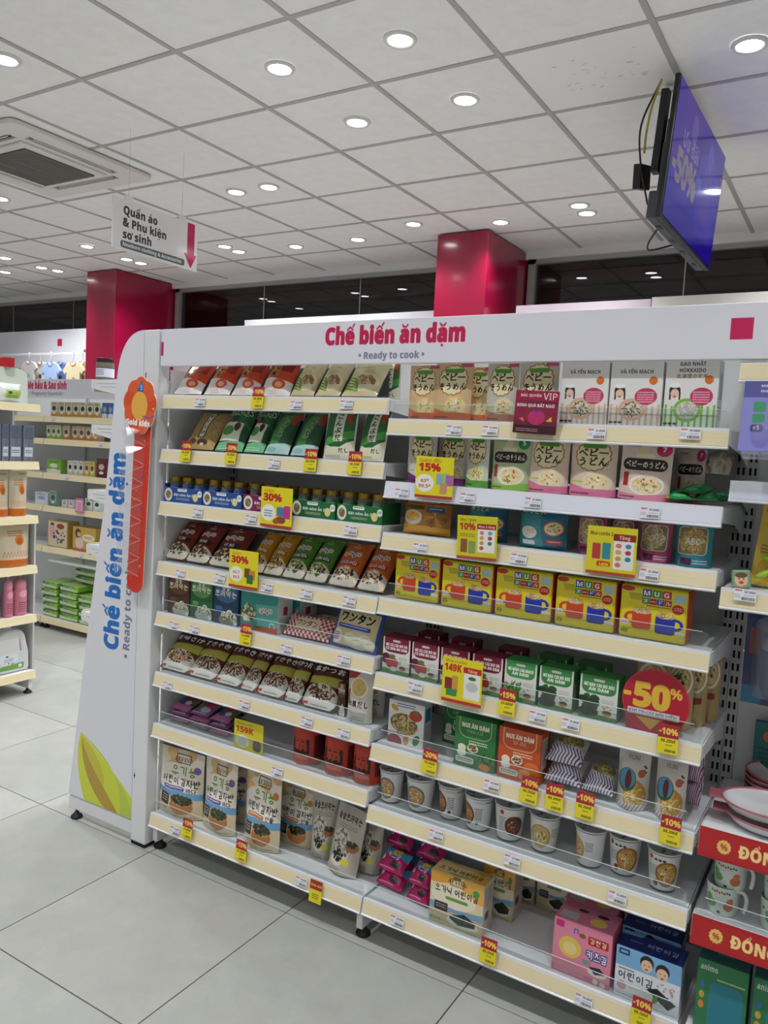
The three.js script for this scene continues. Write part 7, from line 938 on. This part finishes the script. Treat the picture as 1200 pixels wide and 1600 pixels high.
{
  const X = LX - 0.012;
  // each item faces +x; a, b are the columns of its two edges on the shelf
  const spanZ = (a, b, v) => { const z0 = zAt(a, v, X), z1 = zAt(b, v, X); return [(z0 + z1) / 2, Math.abs(z1 - z0)]; };
  const side = (m) => { m.rotation.y = Math.PI / 2; return m; };
  const WD = design('film', { front: [150, 100, (g, w, h) => { fillRect(g, '#dfe5de', 0, 0, w, h); rrect(g, '#aeca5c', w * 0.24, h * 0.34, w * 0.6, h * 0.44, 8); rrect(g, '#33402a', w * 0.32, h * 0.42, 20, 14, 4); fine(g, '#4a5a3a', w * 0.3, h * 0.62, w * 0.46, 2, 8); }], back: '#d6ddd6' });
  let [z, w] = spanZ(0, 43, 628);
  side(single('wipes_pack', pouchGeo(w * 0.95, 0.1, 0.07, WD, 'pillow', 0.1), WD.mat, 'white wipes packet with lime label on the upper shelf', 'packet', [X - 0.055, LY[0] + 0.001, z]));
  const bs = new THREE.Shape(); bs.moveTo(-0.3, 0); bs.lineTo(0, 0); bs.lineTo(0, 0.13); bs.quadraticCurveTo(0, 0.19, -0.07, 0.19); bs.lineTo(-0.3, 0.19); bs.closePath();
  const sb = single('shelf_topper', new THREE.ExtrudeGeometry(bs, { depth: 0.008, bevelEnabled: false }), mat(0xd5e0d2, 0.4), 'pale green rounded divider board behind the wipes packet', 'board', [X - 0.16, LY[0] + 0.001, zAt(42, 600, X - 0.16)]); sb.rotation.y = Math.PI / 2;
  const rb = single('red_pack', rbox(0.06, 0.05, 0.05, 0.004, 0, 0.025, 0), mat(0xb81c24, 0.4), 'small red pack on top of the pale green divider', 'pack', [X - 0.158, LY[0] + 0.192, zAt(11, 560, X - 0.16)]);
  const CD = design('film', { front: [100, 150, (g, w, h) => { fillRect(g, '#737a88', 0, 0, w, h); for (let i = 0; i < 10; i++) fillRect(g, pick(['#666d7c', '#838a97', '#5c6372']), i * 10, 0, 6, h); rrect(g, '#5c6474', w * 0.1, h * 0.04, w * 0.8, h * 0.34, 4); fillRect(g, '#c9d2da', w * 0.12, h * 0.6, w * 0.76, h * 0.26); fine(g, '#3a5a78', w * 0.2, h * 0.68, w * 0.6, 2, 8); }], side: '#7d8491', back: '#6a717e' });
  for (const [a, b] of [[-17, 2], [3, 14], [15, 34], [36, 53]]) { [z, w] = spanZ(a, b, 719); side(single('storage_box', cartonGeo(w * 0.97, 0.19, 0.09, CD, 0.003).translate(0, 0, -0.045), CD.mat, 'smoky grey packed box with pale label', 'box', [X, LY[1] + 0.001, z], 'smoky grey packed boxes')); }
  const OD = design('film', { front: [120, 180, (g, w, h) => { fillRect(g, '#cfc3a6', 0, 0, w, h); fine(g, '#8a7a5c', w * 0.5, h * 0.06, w * 0.4, 1, 10); fine(g, '#c06a2c', w * 0.24, h * 0.2, w * 0.5, 3, 9); disc(g, '#d07a2a', w * 0.62, h * 0.42, 18, 20); disc(g, '#c2601c', w * 0.62, h * 0.44, 12, 13); for (let i = 0; i < 9; i++) line(g, '#c48a5a', 2, w * (0.1 + i * 0.1), h * 0.78, w * (0.14 + i * 0.1), h * 0.66, w * (0.18 + i * 0.1), h * 0.78); fillRect(g, '#c4661f', 0, h * 0.84, w, h * 0.16); }], back: '#c9bda0' });
  for (const [a, b, r, l] of [[-12, 19, 2, 'cream refill pouch with orange foot on the third shelf'], [20, 48, 2, 'cream refill pouch with orange foot on the third shelf'], [4, 51, 3, 'cream refill pouch with orange foot on the fourth shelf'], [-45, 2, 3, 'cream refill pouch at the cut edge of the fourth shelf']]) { [z, w] = spanZ(a, b, r === 2 ? 806 : 884); side(single('refill_pouch', pouchGeo(w, r === 2 ? 0.235 : 0.235, 0.05, OD, 'stand', 0.08), OD.mat, l, 'pouch', [X - 0.04, LY[r] + 0.001, z], r === 2 ? 'third shelf refill pouches' : null)); }
  const PD = design('card', { front: [120, 130, (g, w, h) => { fillRect(g, '#cf7d92', 0, 0, w, h); fine(g, '#6a3a4a', w * 0.3, h * 0.5, w * 0.5, 5, 10); disc(g, '#e6a8b4', w * 0.5, h * 0.2, 22, 16); }] });
  const bottle = (a, b, v, c, l, grp) => { const [zz, ww] = spanZ(a, b, v), r = ww / 2 * 0.95, g = thing('pump_bottle', l, 'bottle', [X - r - 0.01, LY[4] + 0.001, zz], Math.PI / 2, grp); part('body', cupGeo([[r * 0.9, 0], [r, 0.006], [r, 0.13], [r * 0.8, 0.145]], PD, 3, 24), c, g); part('cap', lathe([[r * 0.82, 0.144], [r * 0.9, 0.15], [r * 0.88, 0.185], [r * 0.3, 0.195], [r * 0.28, 0.215], [0, 0.216]], 24), mat(0xd08a9a, 0.4), g); part('nozzle', cyl(r * 0.22, r * 0.3, 0.02, 12, 0, 0.222, 0), mat(0xe6cfc0, 0.4), g); };
  bottle(27, 49, 960, PD.mat, 'pink baby wash bottle in front on the fifth shelf'); bottle(10, 26, 955, PD.mat, 'pink baby wash bottle behind the front pink bottle'); bottle(-12, 4, 952, mat(0x2a6ab8, 0.35), 'blue baby wash bottle beside the pink bottles');
  // detergent jug with a real handle hole
  [z, w] = spanZ(0, 47, 1052);
  const jug = thing('detergent_jug', 'white detergent jug with side handle and green banded label', 'jug', [X - 0.07, LY[5] + 0.001, z], Math.PI / 2), js = new THREE.Shape(), hw = w / 2 * 1.02;
  js.moveTo(-hw, 0.01); js.lineTo(-hw * 0.96, 0); js.lineTo(hw * 0.94, 0); js.lineTo(hw, 0.012); js.lineTo(hw * 0.98, 0.1); js.lineTo(hw * 0.72, 0.21); js.quadraticCurveTo(hw * 0.62, 0.252, hw * 0.2, 0.255); js.lineTo(-hw * 0.3, 0.255); js.quadraticCurveTo(-hw, 0.24, -hw, 0.16); js.closePath();
  const hole = new THREE.Path(); hole.moveTo(hw * 0.42, 0.12); hole.quadraticCurveTo(hw * 0.3, 0.2, hw * 0.42, 0.222); hole.quadraticCurveTo(hw * 0.6, 0.22, hw * 0.62, 0.19); hole.lineTo(hw * 0.74, 0.12); hole.quadraticCurveTo(hw * 0.6, 0.09, hw * 0.42, 0.12); js.holes.push(hole);
  part('body', new THREE.ExtrudeGeometry(js, { depth: 0.06, bevelEnabled: true, bevelSize: 0.012, bevelThickness: 0.014, bevelSegments: 3 }).translate(0, 0.012, -0.03), mat(0xd9dad8, 0.35), jug);
  const JD = design('card', { front: [150, 110, (g, ww, h) => { fillRect(g, '#cdd9de', 0, 0, ww, h); disc(g, '#dfe6e8', ww * 0.42, h * 0.3, 56, 44); disc(g, '#3a4a52', ww * 0.36, h * 0.16, 8, 5); fine(g, '#7a97a4', ww * 0.24, h * 0.3, ww * 0.36, 3, 8); specks(g, ['#c05a6a', '#5a8ac0', '#e0a0a8'], ww * 0.42, h * 0.6, 34, 6, 8, 5); poly(g, '#6fa64a', 0, h * 0.74, ww, h * 0.64, ww, h, 0, h); disc(g, '#e9efe6', ww * 0.86, h * 0.82, 11); }], back: '#cdd9de' });
  part('label', card(JD, w * 0.86, 0.105, 0.001).translate(-w * 0.06, 0.075, 0.0448), JD.mat, jug);
  part('screw_cap', cyl(0.022, 0.024, 0.03, 20, -hw * 0.1, 0.292, 0), mat(0xcfd4d6, 0.4), jug); jug.scale.set(1, 0.84, 1);
}
// shelving that faces the viewer beyond the end panel
const KZ = -3.586, KY = [1.536, 1.377, 1.132, 0.896, 0.603, 0.085];
plainUnit('far shelving bay of maternity goods under a white lettered header', [-4.18, 0, KZ], 0, 0.87, KY, { top: 1.8 });
plainUnit('far shelving bay mostly hidden behind the nearer baby care shelving', [-5.058, 0, KZ], 0, 0.87, KY, { top: 1.8 });
{
  const D = design('card', { front: [780, 66, (g, w, h) => { fillRect(g, '#dddde4', 0, 0, w, h); text(g, 'Mẹ bầu & Sau sinh', 232, 34, 34, { color: '#c01a4c', fat: 0.07, max: 222 }); text(g, '• Pregnancy Essentials •', 345, 56, 17, { color: '#7f8299', align: 'center' }); }], back: '#d6d6dc' });
  const m = single('header_board', cartonGeo(1.56, 0.132, 0.02, D, 0.001), D.mat, 'white header board with crimson maternity lettering on the far shelving', 'sign', [-5.42 + 0.62 - 0.28 + 0.28, 1.665, KZ + 0.006]);
  m.position.x = -4.92;
  const xs = (u, y) => xAt(u, y, KZ - 0.02);
  const bxs = (name, label, group, D2, row, u0, u1, h, d = 0.05, o = {}) => { const y = KY[row] + (o.lift ?? 0), a = xs(u0, y), b = xs(u1, y); const q = single(name, cartonGeo((b - a) * 0.94, h, d, D2, 0.001).translate(0, 0, -d / 2), D2.mat, label, o.cat ?? 'box', [(a + b) / 2, y + 0.0008, KZ - 0.02 - (o.back ?? 0)], group); q.rotation.x = o.tilt ?? 0; return q; };
  const tiny = (base, foot, spot) => design('card', { front: [44, 90, (g, w, h) => { fillRect(g, base, 0, 0, w, h); fine(g, '#55564a', w * 0.16, h * 0.1, w * 0.66, 2, 7); disc(g, spot, w * 0.5, h * 0.44, 12, 14); fillRect(g, foot, 0, h * 0.72, w, h * 0.28); disc(g, '#ece8d8', w * 0.5, h * 0.74, 10, 7); }], back: base });
  const T1 = tiny('#d3cfb0', '#cf9a44', '#3a3a30'), T2 = tiny('#cfd6b8', '#8cb83c', '#4a5230'), T3 = tiny('#cdbba0', '#d07a34', '#5a4230'), T4 = tiny('#dfdcd4', '#c9c0b4', '#33262a'), T5 = tiny('#3f78b8', '#dfe6ee', '#c9a08a'), T6 = tiny('#d6c67a', '#c9b24a', '#7a3a34'), T7 = tiny('#6a2434', '#5a1c2c', '#d9b8a8'), T8 = tiny('#7fb440', '#dde3d2', '#dfe8c8');
  [79, 91, 102, 113, 123.5, 135, 146].forEach((u, i) => bxs('supplement_box', 'slim yellow orange supplement box under the maternity header', 'yellow orange supplement boxes', T1, 0, u, u + 10.5, 0.105));
  [159, 168].forEach((u) => bxs('supplement_box', 'slim blue supplement box beside the yellow orange ones', 'blue supplement boxes', T5, 0, u, u + 8.5, 0.105));
  [72, 80, 87.5].forEach((u) => bxs('supplement_box', 'small white and green supplement box on the second far shelf', 'green supplement boxes', T2, 1, u, u + 7.4, 0.098));
  [98, 112, 122, 125 + 8, 144].forEach((u) => bxs('supplement_box', 'small tan and orange supplement box on the second far shelf', 'orange supplement boxes', T3, 1, u, u + 10, 0.098));
  bxs('tea_box', 'green and white tea box on the third far shelf', null, T8, 2, 72, 95, 0.098);
  [105, 113.5, 122].forEach((u) => bxs('hair_box', 'white box with dark hair picture on the third far shelf', 'white hair picture boxes', T4, 2, u, u + 8.2, 0.1));
  [131, 139.5].forEach((u) => bxs('hair_box', 'yellow box beside the white hair picture boxes', 'yellow boxes on the third far shelf', T6, 2, u, u + 8.2, 0.105));
  bxs('maroon_pack', 'maroon pack on the third far shelf', null, T7, 2, 150, 166, 0.13);
  bxs('folded_pad', 'white and blue folded pad on the fourth far shelf', null, tiny('#cfd8e6', '#dfe3ea', '#8fa8cc'), 3, 54, 75, 0.09);
  bxs('green_jar_box', 'grey green slim box on the fourth far shelf', null, tiny('#8fa89a', '#6f8a7c', '#46584c'), 3, 77, 88, 0.11);
  [96, 106].forEach((u) => bxs('white_pack', 'low white pack on the fourth far shelf', 'low white packs', tiny('#d9d6d2', '#c9c2bc', '#a89a94'), 3, u, u + 9, 0.055, 0.06));
  bxs('care_box', 'white and deep green box standing before the end panel edge', null, tiny('#dde2dc', '#cfd6cc', '#1f5a4a'), 3, 132, 144, 0.085); bxs('care_box', 'second white and deep green box on the fourth far shelf', null, tiny('#dde2dc', '#cfd6cc', '#1f5a4a'), 3, 145, 157, 0.085);
  const pk = at(124, 790, { z: KZ + 0.02 }); const PC = design('card', { front: [70, 90, (g, w, h) => { fillRect(g, '#d8709c', 0, 0, w, h); rrect(g, '#ecc4d4', w * 0.12, h * 0.14, w * 0.76, h * 0.72, 5); fine(g, '#a83a6a', w * 0.24, h * 0.3, w * 0.5, 5, 10); }], back: '#c8608c' }); single('shelf_card', card(PC, 0.085, 0.1, 0.001), PC.mat, 'small pink shelf card clipped to the fourth far rail', 'sale card', [pk.x, pk.y, KZ + 0.02]);
  const B1 = design('card', { front: [120, 140, (g, w, h) => { fillRect(g, '#d9cbb0', 0, 0, w, h); g.strokeStyle = '#b8963c'; g.lineWidth = 5; g.strokeRect(3, 3, w - 6, h - 6); disc(g, '#a8402c', w * 0.64, h * 0.2, 22, 14); disc(g, '#4a2a24', w * 0.24, h * 0.16, 10); disc(g, '#e0a8b0', w * 0.24, h * 0.42, 18, 34); specks(g, ['#4a3234', '#7a5a5c', '#2f2226'], w * 0.58, h * 0.58, 34, 34, 26, 7); }], side: '#b8963c', back: '#c9b890' });
  const B2 = design('card', { front: [120, 140, (g, w, h) => { fillRect(g, '#c9a84a', 0, 0, w, h); disc(g, '#5a3a2c', w * 0.24, h * 0.26, 15, 26); disc(g, '#e0b498', w * 0.28, h * 0.3, 10, 13); disc(g, '#e6cfc0', w * 0.3, h * 0.66, 22, 32); disc(g, '#efe6c8', w * 0.68, h * 0.42, 32, 22); fine(g, '#7a5a3a', w * 0.5, h * 0.36, 40, 2, 8); fillRect(g, '#c9664a', 0, h * 0.88, w, h * 0.12); }], side: '#a8883c', back: '#b8983c' });
  bxs('nursing_box', 'cream picture box with gold edge on the fifth far shelf', null, B1, 4, 73, 106, 0.19, 0.1); bxs('nursing_box', 'gold box with a woman pictured on the fifth far shelf', null, B2, 4, 112, 150, 0.17, 0.1);
  // wire shelf and green pad packs
  const wy = 0.5, w0 = xs(74, wy), w1 = xs(150, wy), ws = thing('wire_shelf', 'narrow white wire shelf under the picture boxes', 'shelf', [(w0 + w1) / 2, wy, KZ - 0.08]);
  part('front_bar', rbox(w1 - w0, 0.02, 0.006, 0.002, 0, 0, 0.05), M.white, ws); for (let i = 0; i < 14; i++) part('wire', cyl(0.002, 0.002, 0.3, 6).rotateX(Math.PI / 2).translate(-0.26 + i * 0.04, -0.006, -0.1), M.white, ws);
  const GD = design('film', { front: [120, 40, (g, w, h) => { fillRect(g, '#8cc23c', 0, 0, w, h); poly(g, '#c9d6bc', 0, h * 0.4, w, h * 0.55, w, h, 0, h * 0.9); poly(g, '#1f5a34', 0, 0, w * 0.9, h * 0.1, w * 0.4, h * 0.4, 0, h * 0.3); fine(g, '#e6efd8', w * 0.2, h * 0.16, w * 0.5, 1, 8); }], side: '#7ab034', top: '#a3c86a', back: '#79ac38' });
  const stack = (u0, u1, n, back, l, lift = 0) => { for (let i = 0; i < n; i++) { const y = KY[5] + 0.001 + lift + i * 0.052, a = xs(u0, y), b = xs(u1, y), m2 = single('pad_pack', cartonGeo((b - a) * 0.97, 0.05, 0.2, GD, 0.014).translate(0, 0, -0.1), GD.mat, 'flat green pad packet ' + l, 'packet', [(a + b) / 2 + rr(-0.006, 0.006), y, KZ - 0.025 - back + rr(-0.01, 0.01)], 'green pad packets ' + l); m2.rotation.y = rr(-0.05, 0.05); } };
  stack(64, 88, 5, 0, 'in the stack by the bay edge'); stack(90, 119, 5, 0, 'in the middle stack'); stack(121, 146, 4, 0, 'in the stack before the end panel'); stack(98, 148, 2, 0.09, 'piled on top at the back', 0.268);
  for (let i = 0; i < 4; i++) single('far_price_tag', priceGeo[i], PRICE[i].mat, 'small white price tag on a far maternity rail', 'price tag', [-4.95 + i * 0.17, KY[(i * 2) % 5] - 0.019, KZ + 0.0075], 'far price tags').rotation.x = -0.19;
}
// ---------- wall boards and baby clothes ----------
{
  const Z = -5.6;
  const board = (x0, x1, y0, y1, D, l) => single('wall_board', cartonGeo(x1 - x0, y1 - y0, 0.04, D, 0.002), D.mat, l, 'board', [(x0 + x1) / 2, y0, Z - 0.02]);
  const k = 150;
  board(-10.2, -6.9, 2.13, 2.54, design('card', { front: [495, 62, (g, w, h) => { fillRect(g, '#dcdce2', 0, 0, w, h); fillRect(g, '#b81440', (10.2 - 7.69) * k, 16, 11, 11); }], back: '#d2d2d8' }), 'long white wall board with a small crimson square above baby clothes');
  board(-5.0, -3.0, 2.13, 2.54, design('card', { front: [900, 184, (g, w, h) => { fillRect(g, '#dedee4', 0, 0, w, h); text(g, 'Thời Trang Bé Gái', w * 0.16, 126, 96, { color: '#1c1c20', fat: 0.05, max: w * 0.7 }); }], back: '#d2d2d8' }), 'white wall board with black fashion lettering behind the header board');
  board(-2.34, -1.36, 2.13, 2.545, design('card', { front: '#c9bcc6', back: '#c9bcc6' }), 'pale mauve wall board beside the crimson pillar');
  board(-1.355, 0.6, 2.13, 2.555, design('card', { front: '#d9d6d0', back: '#d9d6d0' }), 'off white wall board next to the mauve one');
  const ry = 2.262, rail = thing('clothes_rail', 'white wall rail with hanging arms for baby clothes', 'clothes rail', [-7.9, ry, -5.63]);
  part('bar', box(3.2, 0.025, 0.03, -0.1, 0, 0), M.white, rail); for (const z of [0.175, 0.255]) part('bar', box(1.9, 0.008, 0.008, 0.1, -0.0085, z), M.white, rail); for (const dx of [-0.8, 1.0]) part('arm', box(0.025, 0.025, 0.3, dx, 0, 0.16), M.white, rail);
  struct('wall_panel', bx(-10.2, -6.85, 0.3, 2.1, -5.9, -5.86), mat(0xb9b7b4, 0.7));
  const shirt = (u, v, z, s, c, l, pr, grp) => {
    const p = at(u, v, { z }), g = thing('baby_shirt', l, 'clothing', [p.x, ry - 0.0085 - 0.088 * s, z - 0.006], 0, grp), sh = new THREE.Shape();
    sh.moveTo(-0.035, 0); sh.quadraticCurveTo(0, -0.035, 0.035, 0); sh.lineTo(0.09, -0.014); sh.lineTo(0.142, -0.075); sh.lineTo(0.115, -0.105); sh.lineTo(0.09, -0.08); sh.lineTo(0.098, -0.3); sh.lineTo(-0.098, -0.3); sh.lineTo(-0.09, -0.08); sh.lineTo(-0.115, -0.105); sh.lineTo(-0.142, -0.075); sh.lineTo(-0.09, -0.014); sh.closePath();
    const m = mat(c, 0.9); part('shirt', new THREE.ExtrudeGeometry(sh, { depth: 0.012, bevelEnabled: true, bevelSize: 0.006, bevelThickness: 0.008, bevelSegments: 2 }).scale(s, s, 1), m, g);
    part('collar', new THREE.TorusGeometry(0.036 * s, 0.006, 6, 20, Math.PI).rotateZ(Math.PI).translate(0, 0.004, 0.018), mat(pr, 0.9), g);
    part('motif', new THREE.CylinderGeometry(0.026 * s, 0.026 * s, 0.002, 14).rotateX(Math.PI / 2).translate(0.01, -0.16 * s, 0.0205), mat(pr, 0.9), g);
    const hg = part('hanger', new THREE.TubeGeometry(new THREE.CatmullRomCurve3([[-0.06 * s, -0.012 * s, 0.006], [-0.02 * s, 0.02 * s, 0.006], [0, 0.06 * s, 0.008], [0, 0.088 * s - 0.012, 0.014], [0, 0.088 * s, 0.0185], [0, 0.088 * s + 0.0115, 0.006], [0, 0.088 * s, -0.0055]].map((q) => new THREE.Vector3(...q))), 28, 0.0035, 6), M.white, g);
  };
  shirt(46, 574, -5.375, 0.95, 0xb9b6b2, 'grey baby shirt on the wall rail', 0x9a9894); shirt(64, 572, -5.455, 0.95, 0xd8cfc0, 'cream baby shirt with brown motif behind the blue one', 0x6a4a34); shirt(80, 568, -5.375, 1.15, 0x9fb8de, 'light blue baby shirt on the wall rail', 0x5f86c4); shirt(96, 570, -5.455, 1.0, 0x6d86b4, 'darker blue baby shirt half hidden behind the light blue one', 0x4a5f8a); shirt(116, 569, -5.375, 1.15, 0xdccfa8, 'cream yellow baby shirt with tan motif on the wall rail', 0xa8843c); shirt(130, 572, -5.455, 1.0, 0xc9bda4, 'tan baby shirt half hidden by the crimson pillar', 0x8a6a44);
}

// look-alikes in a row, a pile or a file are told apart by counting from a thing one can find
{
  const sets = new Map(), ORD = ['first', 'second', 'third', 'fourth', 'fifth', 'sixth', 'seventh', 'eighth', 'ninth'];
  for (const o of scene.children) if (o.userData.group && o.userData.category !== 'downlight') { const k = o.userData.label; sets.set(k, [...(sets.get(k) ?? []), o]); }
  for (const [label, list] of sets) {
    if (list.length < 2 || list.length > 9) continue;
    const pos = list.map((o) => o.position), ext = ['x', 'y', 'z'].map((k) => Math.max(...pos.map((p) => p[k])) - Math.min(...pos.map((p) => p[k])));
    const far = list[0].position.z < -3, left = list[0].position.x < -3.5 && !far, axis = left ? 'z' : ext[0] > 0.035 && ext[0] >= ext[2] ? 'x' : ext[1] > ext[2] ? 'y' : 'z';
    list.sort((a, b) => (axis === 'z' && !left ? b.position.z - a.position.z : left ? a.position.z - b.position.z : a.position[axis] - b.position[axis]));
    const from = axis === 'y' ? ' from the bottom' : left ? ' from the grey end panel' : axis === 'z' ? ' behind the rail' : far ? ' from the bay edge' : ' from the end panel';
    list.forEach((o, i) => { const l = label + ', ' + ORD[i] + from; if (l.split(' ').length <= 16) o.userData.label = l; });
  }
}

scene.traverse((o) => { if (o.isMesh) o.castShadow = o.receiveShadow = true; });
renderer.render(scene, camera);
